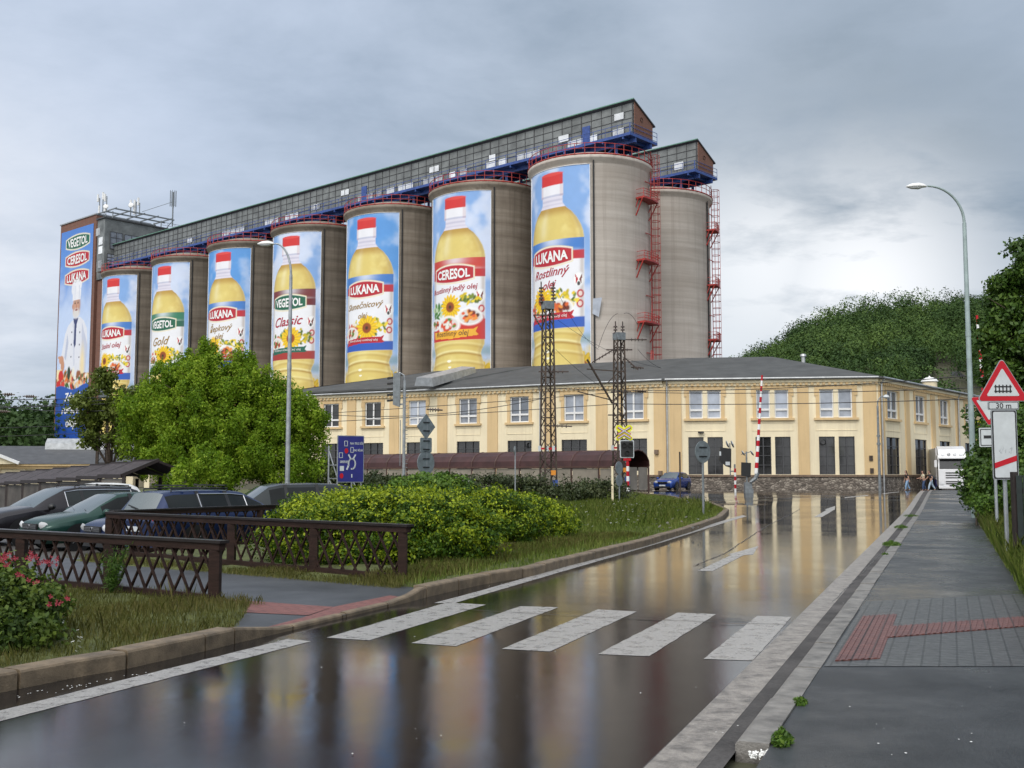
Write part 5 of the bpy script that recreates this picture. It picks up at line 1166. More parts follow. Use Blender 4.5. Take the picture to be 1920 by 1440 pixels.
m3 = lattice_mast(m3x, 73, 10.7, .82, .55, 'shorter rusty lattice mast beside the yellow level crossing sign', [(-.25, 10.9, 3), (.25, 10.9, 3)], [(-.9, 9.9, .9, 9.9), (.3, 10.6, 1.9, 10.6), (.3, 9.4, 1.3, 8.5), (-.6, 7.0, .8, 7.0), (-1.9, 9.0, -.4, 9.9), (-.8, 5.4, .5, 5.4)])
for t, x, y in ((m2, m2x, 67), (m3, m3x, 73)):
    b = MB(); z = zf(x, y)
    for k, c in ((3.15, 0), ): b.box((x, y-.38, z+k), (.95, .03, .12))
    b.build('red_plate', M['signred'], t)
    for q in (-.45, .02, .42): MB().box((x+q-.1, y-.4, z+3.15), (.17, .03, .34)).build('number_plate', M['signwhite'], t)
    MB().box((x+.42, y-.5, z+.95), (.32, .3, .5)).build('switch_box', M['blue'], t); MB().box((x+.3, y-.5, z+1.65), (.3, .04, .3)).build('warning_plate', M['amber'], t)
lattice_mast(at_px(190, 64), 64, 6.7, .6, .45, 'lattice mast standing half hidden in the small tree at left', [(-.3, 6.9, 2), (.3, 6.9, 2)], [(-.5, 6.0, 1.0, 6.0)], -.4)

def street_lamp(x, y, h, reach, label, m, z0=None, arch=1.4, side=-1):
    z = zf(x, y)-.05 if z0 is None else z0
    t = thing('street_lamp', (x, y, z), label, 'street lamp'); b = MB()
    b.tube([(0, 0, -.1), (0, 0, 1.6)], [.125, .12], 12); b.build('base_tube', m, t, world=False)
    b = MB(); hb = h-arch-.15; b.tube([(0, 0, 1.6), (0, 0, hb*.62), (0, 0, hb)], [.105, .09, .07], 12); b.tube([(0, 0, hb*.62-.1), (0, 0, hb*.62+.1)], .10, 12)
    pts = []; 
    for i in range(11):
        a = math.pi/2*i/10; pts.append((side*reach*(1-math.cos(a)), 0, hb+arch*math.sin(a)))
    b.tube(pts, [.055-.002*i for i in range(11)], 10); b.build('pole', m, t, world=False)
    hx = side*(reach+.04); hz = h-.17
    hd = MB(); L = .95
    for i, (q, wv, hv) in enumerate(((0, .05, .04), (.10, .11, .10), (.3, .15, .15), (.55, .13, .12), (.75, .04, .03))):
        ring = [(hx+side*q, wv*math.cos(t_*math.pi/6), hz+max(0, math.sin(t_*math.pi/6))*hv-(.02 if math.sin(t_*math.pi/6) < 0 else 0)) for t_ in range(12)]
        hd.add(ring, [])
    hd.f += [(i*12+k, i*12+(k+1) % 12, (i+1)*12+(k+1) % 12, (i+1)*12+k) for i in range(4) for k in range(12)]+[tuple(range(12)), tuple(48+k for k in range(12))]; hd.m = [0]*len(hd.f)
    o = hd.build('lamp_head', M['white'], t, world=False, smooth_=True, fix=True)
    ln = MB()
    for q, wv, hv in ((.14, .07, .03), (.3, .12, .09), (.55, .10, .08), (.70, .04, .03)): ln.add([(hx+side*q, wv*math.cos(t_*math.pi/6), hz-.015-max(0, -math.sin(t_*math.pi/6))*hv) for t_ in range(12)], [])
    ln.f += [(i*12+k, i*12+(k+1) % 12, (i+1)*12+(k+1) % 12, (i+1)*12+k) for i in range(3) for k in range(12)]; ln.m = [0]*len(ln.f)
    ln.build('lens', M['lens'], o, world=False, smooth_=True, fix=True)
    return t
street_lamp(at_px(539, 46), 46, 12.15, .70, 'tall grey street lamp standing in front of the big green tree', M['galv'], -.32)
street_lamp(at_px(1825, 39), 39, 12.45, 1.32, 'tall pale green street lamp on the right beside the pavement', M['lampgreen'], .03)
# small lamp by the factory corner
x, y = at_px(1649, 90), 90; z = zf(x, y)
t = thing('wall_side_lamp', (x, y, z), 'short grey street lamp with small head at the corner of the factory', 'street lamp')
b = MB(); b.tube([(0, 0, -.2), (0, 0, 7.2)], [.13, .09], 8); b.tube([(0, 0, 7.2), (.03, 0, 7.6), (.25, 0, 7.95), (.5, 0, 8.0)], .05, 6); b.tube([(0, 0, 3.9), (0, 0, 4.1)], .17, 8); b.tube([(0, 0, 4.6), (0, 0, 4.75)], .16, 8); b.build('pole', M['galvd'], t, world=False)
MB().lathe([(.02, .22), (.2, .15), (.28, 0), (.2, -.1), (.02, -.14)], (.75, 0, 7.95), 12).build('lamp_head', M['signwhite'], t, world=False)

# railway light signal seen from behind
x, y = at_px(757, 70), 70; z = zf(x, y)
t = thing('railway_signal', (x, y, z), 'tall railway light signal seen from behind with five hooded lamps and a ladder', 'railway signal')
b = MB(); b.tube([(0, 0, -.3), (0, 0, 7.6)], .10, 8); b.tube([(0, 0, 7.6), (-.05, 0, 7.95), (-.3, 0, 8.1), (-.5, 0, 8.05)], .06, 6); b.bar((0, 0, 6.05), (-.62, 0, 6.0), .1, .1); b.build('pole', M['galv'], t, world=False)
b = MB(); b.prism([(-.72, -.3, 6.0), (-.28, -.3, 5.85), (-.25, -.3, 8.0), (-.4, -.3, 8.12), (-.72, -.3, 8.05)], (0, .45, 0)); o = b.build('signal_head', M['galvd'], t, world=False, fix=True)
for i in range(5):
    b = MB(); b.prism([(-.72, -.2, 6.25+i*.37), (-1.12, -.2, 6.2+i*.37), (-1.12, .1, 6.2+i*.37), (-.72, .1, 6.25+i*.37)], (0, 0, .12)); b.build('hood', M['black'], o, world=False, fix=True)
b = MB()
for i in range(24): b.bar((0, .0, .5+i*.27), (.24, 0, .55+i*.27), .035, .035)
b.bar((-.25, 0, 2), (-.25, 0, 5), .05, .05); b.build('ladder', M['galvd'], t, world=False)

def plate(b, pts, th, c, rz):     # flat sign outline (x right, z up) turned to face rz
    m = Matrix.Rotation(rz, 3, 'Z'); b.prism([m@Vector((p[0], 0, p[1]))+Vector(c) for p in pts], m@Vector((0, th, 0)))
def ngon(r, n, a0=0.0, cx=0, cz=0, sx=1, sz=1): return [(cx+sx*r*math.cos(a0+2*math.pi*i/n), cz+sz*r*math.sin(a0+2*math.pi*i/n)) for i in range(n)]
def rrect(w_, h_, r=.04, cz=0, n=4):
    p = []
    for sx_, sz_, a0 in ((1,-1,-math.pi/2), (1,1,0), (-1,1,math.pi/2), (-1,-1,math.pi)):
        for i in range(n+1): a = a0+math.pi/2*i/n; p.append((sx_*(w_/2-r)+r*math.cos(a), cz+sz_*(h_/2-r)+r*math.sin(a)))
    return p
def rtri(s, r, up=1, cz=0):       # rounded triangle of side s
    h = s*math.sqrt(3)/2; V_ = [(-s/2, -h/3), (s/2, -h/3), (0, 2*h/3)]; p = []
    for i, (vx, vz) in enumerate(V_):
        inx, inz = vx*(1-2*r/ (h*2/3)), vz*(1-2*r/(h*2/3)); a0 = (-5*math.pi/6, -math.pi/2+0.0, math.pi/6)[i]
        a0 = (math.pi+math.pi/6, -math.pi/2, math.pi/6)[i]-(0 if i else math.pi*0)
        for k in range(5): a = (7*math.pi/6-0, -math.pi/2, math.pi/6)[i]; st = (math.pi*5/6, -math.pi/2, math.pi/6)[i]; ang = st+(2*math.pi/3)*k/4; p.append((inx+r*math.cos(ang), inz+r*math.sin(ang)))
    return [(q[0], up*q[1]+cz) for q in p]
def signpost(name, px, Y, h, r, m, label, group=None, z0=None):
    x = at_px(px, Y); z = zf(x, Y)+.05 if z0 is None else z0
    t = thing(name, (x, Y, z), label, 'road sign', group); b = MB(); b.tube([(0, 0, -.2), (0, 0, h)], r, 10); b.tube([(0, 0, h), (0, 0, h+.02)], r*.9, 10); b.build('post', m, t, world=False); return t
def clamp(t, z, w_, rz, par):
    b = MB(); b.box((0, .05, z), (w_, .05, .045), rz); b.build('bracket', M['black'], par, world=False)
# signs seen from behind, behind the hedge
t = signpost('sign_post', 799, 33, 3.35, .035, M['galv'], 'post behind the hedge with diamond, square and round sign plates seen from behind')
rz = R_(50)
for nm, pts, z in (('diamond_plate', ngon(.40, 4, math.pi/2), 3.12), ('square_plate', rrect(.5, .46, .05), 2.55), ('round_plate', ngon(.37, 28), 2.0)):
    b = MB(); plate(b, [(p[0], p[1]+z) for p in pts], .02, (0, -.05, 0), rz); o = b.build(nm, M['signback'], t, world=False, fix=True)
    for dz_ in (-.13, .13):
        b = MB(); m_ = Matrix.Rotation(rz, 3, 'Z'); b.box(m_@Vector((0, -.012, 0))+Vector((0, -.05, z+dz_)), (.26, .03, .035), rz); b.build('bracket', M['black'], o, world=False)
t = signpost('sign_post', 1318, 40.5, 2.72, .045, M['galvd'], 'round road sign seen from behind on a post at the tip of the grass verge')
b = MB(); rz = R_(38); plate(b, [(p[0], p[1]+2.42) for p in ngon(.42, 32)], .02, (0, -.06, 0), rz); o = b.build('round_plate', M['signback'], t, world=False, fix=True)
for dz_ in (-.17, .17): b = MB(); b.box(Matrix.Rotation(rz, 3, 'Z')@Vector((0, -.012, 0))+Vector((0, -.06, 2.42+dz_)), (.42, .03, .045), rz); b.build('bracket', M['black'], o, world=False)
t = signpost('sign_post', 966, 58, 3.2, .035, M['galv'], 'thin post with a narrow edge-on sign standing left of the tallest lattice mast')
b = MB(); plate(b, [(p[0], p[1]+3.0) for p in ngon(.25, 20)], .02, (0, 0, 0), R_(78)); b.build('round_plate', M['signback'], t, world=False, fix=True)
t = signpost('sign_post', 1275, 66, 2.9, .05, M['rust'], 'thin rusty post standing left of the round sign at the verge tip', None); 
t = signpost('sign_post', 1161, 60, 2.2, .04, M['galvd'], 'post with two round sign discs seen from behind before the shorter lattice mast')
for r_q, z_q in ((.36, 2.05), (.33, 1.35)):
    b = MB(); plate(b, [(p[0], p[1]+z_q) for p in ngon(r_q, 24)], .02, (0, -.05, 0), R_(50)); b.build('round_plate', M['signback'], t, world=False, fix=True)
# blue roundabout direction board
x, y = at_px(655, 44), 44; t = thing('direction_board', (x, y, -.1), 'blue roundabout direction board on a grey tubular frame', 'road sign'); rz = R_(32); m_ = Matrix.Rotation(rz, 3, 'Z')
Q = lambda a, dpt, z: m_@Vector((a, dpt, z))
b = MB()
for a_, dp in ((-.52, 0), (.52, 0), (-.52, .95), (.52, .95)): b.tube([Q(a_, dp, -.3), Q(a_, dp, 2.9 if dp else 2.0)], .035, 8)
for a_ in (-.52, .52):
    for z in (.75, 1.55, 2.1): b.bar(Q(a_, 0, z), Q(a_, .95, z), .04, .04)
    b.bar(Q(a_, 0, .1), Q(a_, .95, .75), .035, .035); b.bar(Q(a_, 0, .75), Q(a_, .95, 1.55), .035, .035); b.bar(Q(a_, 0, 1.55), Q(a_, .95, 2.7), .035, .035)
b.build('frame', M['galv'], t, world=False)
b = MB(); plate(b, [(p[0], p[1]) for p in rrect(1.18, 1.92, .03, 2.35)], .03, Q(0, -.12, 0), rz); bd = b.build('board', M['galv'], t, world=False, fix=True)
b = MB(); plate(b, [(p[0], p[1]) for p in rrect(1.12, 1.86, .03, 2.35)], .008, Q(0, -.13, 0), rz); fc = b.build('face', M['signblue'], bd, world=False, fix=True)
b = MB(); pt = lambda pts: plate(b, pts, .006, Q(0, -.138, 0), rz)
def stroke(pts, wd):
    for i in range(len(pts)-1):
        a_ = Vector(pts[i]); c_ = Vector(pts[i+1]); dd = (c_-a_).normalized(); nn = Vector((-dd.y, dd.x))*wd/2; dd *= wd*.25
        pt([tuple(a_-dd-nn), tuple(c_+dd-nn), tuple(c_+dd+nn), tuple(a_-dd+nn)])
stroke([(.05+.15*math.cos(a), 2.15+.21*math.sin(a)) for a in np.linspace(-1.75, 3.5, 18)], .06); stroke([(-.1, 2.08), (-.17, 1.92)], .07); stroke([(-.02, 2.38), (-.1, 2.52)], .06); stroke([(.12, 2.38), (.2, 2.52)], .06); stroke([(.05, 1.6), (.05, 1.72)], .05)
for (cx0, cz0, w0, h0) in ((-.22, 2.98, .13, .2), (.05, 2.72, .12, .2), (-.44, 2.5, .14, .2)): stroke([(cx0-w0/2, cz0-h0/2), (cx0+w0/2, cz0-h0/2), (cx0+w0/2, cz0+h0/2), (cx0-w0/2, cz0+h0/2), (cx0-w0/2, cz0-h0/2)], .022)
pt([(-.48, 1.86), (-.30, 1.86), (-.30, 2.06), (-.48, 2.06)])
b.build('symbols', M['signwhite'], fc, world=False, fix=True)
for wd_, cx0, cz0, ww in (('PRAHA  TEPLICE  DĚČÍN', .25, 3.0, .58), ('E442  MĚLNÍK', .33, 2.72, .40), ('centrum', -.3, 2.24, .36)):
    v, f = fit_text(wd_, ww, .12, 0, .02); b = MB(); b.add([Q(q[0]+cx0, -.145, q[1]+cz0) for q in v], f); b.build('lettering', M['signwhite'], fc, world=False)
for cx0, cz0 in ((-.2, 2.68), (-.4, 1.66)):
    b = MB(); pt(ngon(.08, 14, 0, cx0, cz0, 1, 1.35)); b.build('red_disc', M['signred'], fc, world=False, fix=True)

# level crossing cross + light box
def crossing_signal(px, Y, label, part=True, rz=0.0):
    x = at_px(px, Y); z = zf(x, Y); t = thing('level_crossing_signal', (x, Y, z), label, 'crossing signal', 'level crossing warning signals')
    b = MB(); b.tube([(.22, .05, -.2), (.22, .05, .35)], .2, 10); b.build('foot', M['black'], t, world=False)
    b = MB()
    for i in range(6): b.mi = i % 2; b.tube([(.22, .05, .35+i*.325), (.22, .05, .675+i*.325)], .1, 10, cap=False)
    b.build('striped_post', [M['white'], M['signred']], t, world=False)
    b = MB(); b.box((.12, .12, 3.3), (.09, .09, 2.2)); b.build('mast', M['galvd'], t, world=False)
    # yellow backing follows the cross outline
    W_, H_ = .62, .70
    X = lambda wd: [[(-W_*.72, .62*1), (-W_*.72+wd, .62+wd*.6)]]
    out_ = [(-.40, -.60), (-.56, -.52), (-.52, -.40), (-.30, -.12), (-.54, .14), (-.56, .30), (-.42, .42), (-.24, .42), (0, .20), (.24, .42), (.42, .42), (.56, .30), (.54, .14), (.30, -.12), (.52, -.40), (.56, -.52), (.40, -.60), (.0, -.36)]
    b = MB(); plate(b, [(p[0], p[1]+4.25) for p in out_], .02, (0, 0, 0), rz); c = b.build('cross_panel', M['signyellow'], t, world=False, fix=True)
    def arms(nm, m_, wd, dy):
        b = MB()
        def arm(p, q): 
            p, q = Vector(p), Vector(q); dd = (q-p).normalized(); nn = Vector((-dd.y, dd.x))*wd/2
            plate(b, [tuple(v) for v in (p-nn, q-nn, q+nn, p+nn)], .01, Vector((0, dy, 4.25)), rz)
        e = (.13-wd)*.5
        arm((-.42+e, .27), (.42-e, -.20)); dy -= .011; arm((-.42+e, -.20), (.42-e, .27)); dy -= .0
        arm((-.44+e, -.45), (.02, -.19)); dy -= .011; arm((-.02, -.19), (.44-e, -.45)); return b.build(nm, m_, c, world=False, fix=True)
    arms('red_edge', M['signred'], .14, -.02); arms('white_arm', M['signwhite'], .075, -.045)
    b = MB(); plate(b, [(p[0], p[1]+3.1) for p in rrect(.92, 1.16, .07)], .05, (.18, .02, 0), rz); bx = b.build('light_box', M['signwhite'], t, world=False, fix=True)
    b = MB(); plate(b, [(p[0], p[1]+3.1) for p in rrect(.80, 1.04, .06)], .02, (.18, -.01, 0), rz); b.build('dark_face', M['black'], bx, world=False, fix=True)
    for q, zz_ in ((-.2, 3.35), (.2, 3.35), (0, 2.85)): b = MB(); b.lathe([(.15, .1), (.15, -.14), (.13, -.14), (.12, .05)], (.18+q, -.02, zz_), 14, Matrix.Rotation(R_(-90), 3, 'X')); b.build('lamp_hood', M['rubber'], bx, world=False)
    b = MB(); plate(b, [(p[0], p[1]+2.42) for p in rrect(.5, .16, .01)], .02, (.18, 0, 0), rz); b.build('number_plate', M['signred'], t, world=False, fix=True)
    return t
crossing_signal(1171, 70, 'yellow railway cross above a dark light box and striped post by the shorter mast')
crossing_signal(1848, 66, 'yellow backed railway cross half hidden behind the right hand give way sign', rz=R_(-12))

def pole_stripes(b0, b1, r0, r1, n, t, names=('boom', 'red_band')):
    P = lambda k: Vector(b0)+(Vector(b1)-Vector(b0))*k
    b = MB()
    for i in range(2*n): k0, k1 = i/(2*n), (i+1)/(2*n); b.mi = i % 2; b.tube([P(k0), P(k1)], [r0+(r1-r0)*k0, r0+(r1-r0)*k1], 8, cap=i in (0, 2*n-1))
    return b.build(names[0], [M['white'], M['signred']], t, world=False)
def barrier(px, Y, label, L, lean, mirror=1, zb=None):
    x = at_px(px, Y); z = zf(x, Y) if zb is None else zb; t = thing('crossing_barrier', (x, Y, z), label, 'barrier', 'raised level crossing barriers')
    b = MB(); b.box((0, 0, .3), (.5, .45, .9)); b.bar((.2, 0, -.2), (.2, 0, .3), .3, .3); o = b.build('drive_cabinet', M['galvd'], t, world=False)
    b = MB(); b.tube([(.1, -.3, .75), (.45, -.3, 1.0), (.62, -.3, 1.4)], [.1, .14, .16], 8); b.build('pivot_arm', M['galvd'], t, world=False)
    pole_stripes((.52, -.3, 1.35), (.52+lean, -.3, 1.35+L), .13, .065, 9, t)
    b = MB(); b.bar((-.05, .1, .7), (-.05, .1, 2.9), .09, .09); b.bar((-.4, .1, 2.7), (.3, .1, 2.9), .05, .05); b.build('signal_post', M['galvd'], t, world=False)
    b = MB(); b.prism(([(-.45, 0, 1.2), (.2, 0, 1.1), (.25, 0, 2.1), (-.42, 0, 2.15)]), (0, .12, 0)); b.build('light_box', M['black'], t, world=False, fix=True)
    for q in (-.35, .28): b = MB(); b.lathe([(.02, 0), (.2, .06), (.2, .1), (.02, .12)], (q, .05, 2.75), 12, Matrix.Rotation(R_(60), 3, 'Y')); b.build('bell', M['galv'], t, world=False)
    return t
barrier(1402, 75, 'raised red and white barrier boom in front of the factory wall left of the road', 6.9, .55)
barrier(1836, 62, 'raised red and white barrier boom rising behind the pale green street lamp on the right', 9.3, -.45)
# light boxes turned away + short striped post
x, y = at_px(1362, 76), 76; t = thing('level_crossing_signal', (x, y, zf(x, y)), 'black crossing light box seen from behind above a short striped post', 'crossing signal', 'level crossing warning signals')
b = MB(); b.prism([(-.5, 0, 2.3), (.0, 0, 1.85), (.35, 0, 1.75), (.38, 0, 3.1), (-.4, 0, 3.2)], (0, .15, 0)); o = b.build('light_box', M['black'], t, world=False, fix=True)
MB().box((-.42, -.02, 2.75), (.12, .05, .3)).build('reflector', M['signwhite'], o, world=False); MB().box((.1, -.02, 2.05), (.3, .05, .25)).build('reflector', M['signwhite'], o, world=False)
for q in (.02, .38): b = MB(); b.lathe([(.02, 0), (.26, .06), (.26, .1), (.02, .12)], (q, -.02, 3.4), 12, Matrix.Rotation(R_(70), 3, 'Y')); b.build('bell', M['galv'], t, world=False)
b = MB(); b.bar((.3, .1, 1.2), (.3, .1, 3.5), .07, .07); b.bar((.3, .1, 1.5), (.62, .1, 1.5), .08, .08); b.bar((.62, .1, -.2), (.62, .1, 2.0), .1, .1); b.build('post', M['galvd'], t, world=False)
pole_stripes((.62, .0, 0), (.62, .0, 1.7), .075, .075, 3, t, ('striped_post', 'red_band'))
x, y = at_px(1148, 62), 62; t = thing('marker_post', (x, y, zf(x, y)), 'slim cream marker post in the grass left of the crossing cross', 'post'); b = MB(); b.box((0, 0, 1.0), (.12, .1, 2.2)); b.box((0, 0, 2.13), (.15, .13, .06)); b.build('post', M['cream'], t, world=False)

# right hand signs
def warning_stack():
    x = at_px(1883.5, 19.6); Y = 19.6; t = thing('sign_post', (x, Y, .08), 'red triangle sign with fence symbol above a 30 m plate and tall marker board', 'road sign'); rz = R_(-4); b = MB(); b.tube([(0, 0, -.2), (0, 0, 3.0)], .037, 12); b.build('post', M['galv'], t, world=False)
    m_ = Matrix.Rotation(rz, 3, 'Z')
    def layer(nm, pts, dy, th, m, par): b = MB(); plate(b, pts, th, m_@Vector((0, dy, 0)), rz); return b.build(nm, m, par, world=False, fix=True)
    zc = AT(1880, 725.5, Y).z-.08 
    tri = layer('triangle_plate', rtri(.94, .05, 1, zc), -.07, .02, M['galv'], t)
    layer('red_border', rtri(.905, .045, 1, zc), -.075, .006, M['signred'], tri); layer('white_field', rtri(.60, .02, 1, zc), -.080, .006, M['signwhite'], tri)
    b = MB()
    for q in np.linspace(-.13, .13, 5): plate(b, [(q-.011, zc-.115), (q+.011, zc-.115), (q+.011, zc+.035), (q-.011, zc+.035)], .004, m_@Vector((0, -.0845, 0)), rz)
    for q in (-.085, .0): plate(b, [(-.155, zc+q-.011), (.155, zc+q-.011), (.155, zc+q+.011), (-.155, zc+q+.011)], .004, m_@Vector((0, -.087, 0)), rz)
    b.build('fence_symbol', M['ink_black'], tri, world=False, fix=True)
    z30 = AT(1880, 761, Y).z-.08
    pl = layer('distance_plate', rrect(.55, .155, .02, z30), -.07, .02, M['galv'], t); layer('black_rim', rrect(.525, .13, .018, z30), -.073, .004, M['ink_black'], pl); layer('field', rrect(.505, .11, .015, z30), -.077, .004, M['signwhite'], pl)
    v, f = fit_text('30 m', .27, None, 0, .012); b = MB(); b.add([m_@Vector((q[0], -.080, q[1]+z30)) for q in v], f); b.build('lettering', M['ink_black'], pl, world=False)
    za, zb = AT(1880, 769, Y).z-.08, AT(1880, 899, Y).z-.08; zm, hh_ = (za+zb)/2, za-zb
    xb = .0
    bd = layer('marker_board', rrect(.455, hh_, .03, zm), -.07, .03, M['galv'], t); layer('black_rim', rrect(.432, hh_-.025, .03, zm), -.0735, .005, M['ink_black'], bd); layer('field', rrect(.385, hh_-.07, .03, zm), -.078, .005, M['signwhite'], bd)
    b = MB(); zs = zm-hh_*.30; plate(b, [(-.197, zs-.055), (.197, zs+.085), (.197, zs+.185), (-.197, zs+.045)], .004, m_@Vector((0, -.0825, 0)), rz); b.build('red_stripe', M['signred'], bd, world=False, fix=True)
    b = MB(); r = random.Random(4)
    for i in range(12):
        u, zz_ = r.uniform(-.13, .12), zs+.26+r.uniform(-.05, .06); plate(b, [(u, zz_), (u+.012, zz_-.004), (u+r.uniform(-.05, .06), zz_+r.uniform(.02, .08))], .001, m_@Vector((0, -.0795, 0)), rz)
    b.build('scratches', M['galv'], bd, world=False)
warning_stack()
x, Y = at_px(1866, 28), 28; t = thing('sign_post', (x, Y, .08), 'upside down red triangle give way sign with a bend plate, behind the railway warning sign', 'road sign'); b = MB(); b.tube([(0, 0, -.2), (0, 0, 3.7)], .04, 10); b.build('post', M['galv'], t, world=False)
rz = R_(-8); m_ = Matrix.Rotation(rz, 3, 'Z'); zc = AT(1858, 763, Y).z-.08; b = MB(); plate(b, [(q[0]-.12, q[1]) for q in rtri(.92, .05, -1, zc)], .02, m_@Vector((0, -.06, 0)), rz); o = b.build('triangle_plate', M['galv'], t, world=False, fix=True)
b = MB(); plate(b, [(q[0]-.12, q[1]) for q in rtri(.89, .045, -1, zc)], .006, m_@Vector((0, -.066, 0)), rz); b.build('red_border', M['signred'], o, world=False, fix=True); b = MB(); plate(b, [(q[0]-.12, q[1]) for q in rtri(.62, .02, -1, zc)], .006, m_@Vector((0, -.071, 0)), rz); b.build('white_field', M['signwhite'], o, world=False, fix=True)
zc = AT(1858, 820, Y).z-.08; b = MB(); plate(b, [(q[0]-.12, q[1]) for q in rrect(.52, .5, .03, zc)], .02, m_@Vector((0, -.06, 0)), rz); o = b.build('bend_plate', M['signwhite'], t, world=False, fix=True)
b = MB(); st = lambda a: plate(b, [(q[0]-.12, q[1]+zc) for q in a], .004, m_@Vector((0, -.065, 0)), rz)
for a in ([(-.23, -.22), (.23, -.22), (.23, -.20), (-.23, -.20)], [(-.23, .20), (.23, .20), (.23, .22), (-.23, .22)], [(-.235, -.199), (-.215, -.199), (-.215, .199), (-.235, .199)], [(-.15, -.03), (.16, -.03), (.16, .05), (-.15, .05)], [(.08, .051), (.16, .051), (.16, .17), (.08, .17)]): st(a)
b.build('bend_symbol', M['ink_black'], o, world=False, fix=True)
# dark fence panel at the right edge
fp = thing('dark_fence', (9.2, 18.3, 0), 'dark green slatted fence panel at the right edge behind the tall grass', 'fence')
b = MB(); p0, p1 = Vector((at_px(1905, 18.6), 18.6, 0)), Vector((11.4, 15.6, 0)); dd = (p1-p0).normalized(); Lf = (p1-p0).length; n = int(Lf/.115)
for i in range(n): q = p0+dd*(i*.115+.05); b.box((q.x, q.y, .82), (.095, .025, 1.6), math.atan2(dd.y, dd.x))
b.build('slat', mat('dark_green_fence_paint', (0.012, 0.02, 0.018), 0.5, var=0.4, scale=8), fp, world=True)
b = MB()
for z in (.3, 1.35): b.bar((p0.x, p0.y+.05, z), (p1.x, p1.y+.05, z), .05, .09)
for q in (p0, p1): b.bar((q.x, q.y+.07, -.1), (q.x, q.y+.07, 1.68), .1, .1)
b.build('frame', M['canopyframe'], fp)

# ------------------------------------------------------------------ overhead wires
def span(p, q, sag, r=.022, n=24):
    p, q = Vector(p), Vector(q); b = MB(); b.tube([p+(q-p)*(i/n)-Vector((0, 0, sag*4*(i/n)*(1-i/n))) for i in range(n+1)], r, 4, cap=False)
    o = b.build('overhead_wire', M['wire'], None, loc=tuple(p)); tag(o, 'thin dark overhead railway wire stretched in front of the factory', 'wire', 'overhead wires'); return o
def W_(px, py, Y): return AT(px, py, Y)
span(W_(-200, 806, 95), W_(1163, 735, 73), .5); span(W_(1163, 735, 73), W_(2300, 700, 50), .4)
span(W_(-200, 824, 90), W_(1163, 757, 69), .3); span(W_(1163, 757, 69), W_(2300, 724, 46), .3)
span(W_(1028, 728, 69), W_(2300, 650, 46), .8); span(W_(600, 776, 78), W_(1028, 745, 69), .6)
span(W_(1046, 548, 67), W_(1122, 655, 72), .5, .014); span(W_(1046, 600, 67), W_(1240, 690, 76), .5, .012); span(W_(1042, 655, 67), W_(1160, 742, 73), .3, .014)
span(W_(1158, 588, 73), W_(1122, 652, 73), -.5, .014); span(W_(1170, 588, 73), W_(1195, 608, 73), -.3, .014); span(W_(1196, 655, 73), W_(1240, 690, 74), .2, .014)
span(W_(-200, 735, 80), W_(196, 745, 58), .3); span(W_(-200, 752, 82), W_(196, 757, 58), .3); span(W_(-200, 770, 85), W_(196, 750, 58), .2); span(W_(-100, 735, 80), W_(196, 770, 58), .5)
b = MB(); b.bar(W_(1101, 674, 71), W_(1148, 756, 72), .10, .10); b.bar(W_(1148, 757, 72), W_(1156, 757, 72), .12, .12)
o = b.build('catenary_strut', M['rust'], None, loc=tuple(W_(1148, 757, 72))); tag(o, 'slanting dark catenary strut between the two taller lattice masts', 'strut')
b = MB()
for p, q in (((1083, 734), (1150, 751)), ((1150, 751), (1163, 738)), ((1100, 692), (1172, 697)), ((1139, 718), (1158, 700))): b.bar(W_(*p, 72), W_(*q, 72), .07, .07)
o = b.build('catenary_bracket', M['rust'], None, loc=tuple(W_(1163, 738, 72))); tag(o, 'dark catenary bracket arms fixed to the shorter lattice mast', 'bracket')
for i, (px, py, Y) in enumerate(((16, 740, 78), (57, 744, 76), (8, 772, 80), (1195, 690, 74), (1199, 734, 70), (815, 769, 60))):
    b = MB(); c = W_(px, py, Y); b.tube([c+Vector((-.45, 0, .05)), c+Vector((.45, 0, 0))], .05, 6)
    for q in (-.25, -.1, .05, .2): b.lathe([(.03, -.03), (.12, -.02), (.12, .02), (.03, .03)], c+Vector((q, 0, .02)), 8, Matrix.Rotation(R_(90), 3, 'Y'))
    o = b.build('wire_insulator', M['porcelain'], None, loc=tuple(c)); tag(o, 'small dark insulator threaded on an overhead railway wire', 'insulator', 'insulators on the overhead wires')

# ------------------------------------------------------------------ vegetation
def leaf_quads(C, size, nrm=None, flat=0.0, aspect=1.7):
    """Pointed leaf faces at the points C; nrm biases the way they face."""
    n = len(C); d = rng.normal(size=(n, 3))
    if nrm is not None: d = d*(1-flat)+nrm*flat*1.6
    d /= np.linalg.norm(d, axis=1, keepdims=True)+1e-9
    t = rng.normal(size=(n, 3)); t -= (t*d).sum(1, keepdims=True)*d; t /= np.linalg.norm(t, axis=1, keepdims=True)+1e-9
    s_ = np.cross(d, t); L = (size*(0.6+0.8*rng.random(n)))[:, None] if np.isscalar(size) else (size*(0.6+.8*rng.random(n)))[:, None]; W_2 = L/aspect
    V = np.empty((n, 4, 3)); V[:, 0] = C-t*L*.5; V[:, 1] = C+s_*W_2*.5+d*L*.08; V[:, 2] = C+t*L*.5; V[:, 3] = C-s_*W_2*.5+d*L*.08
    return V.reshape(-1, 3), np.arange(n*4).reshape(-1, 4)
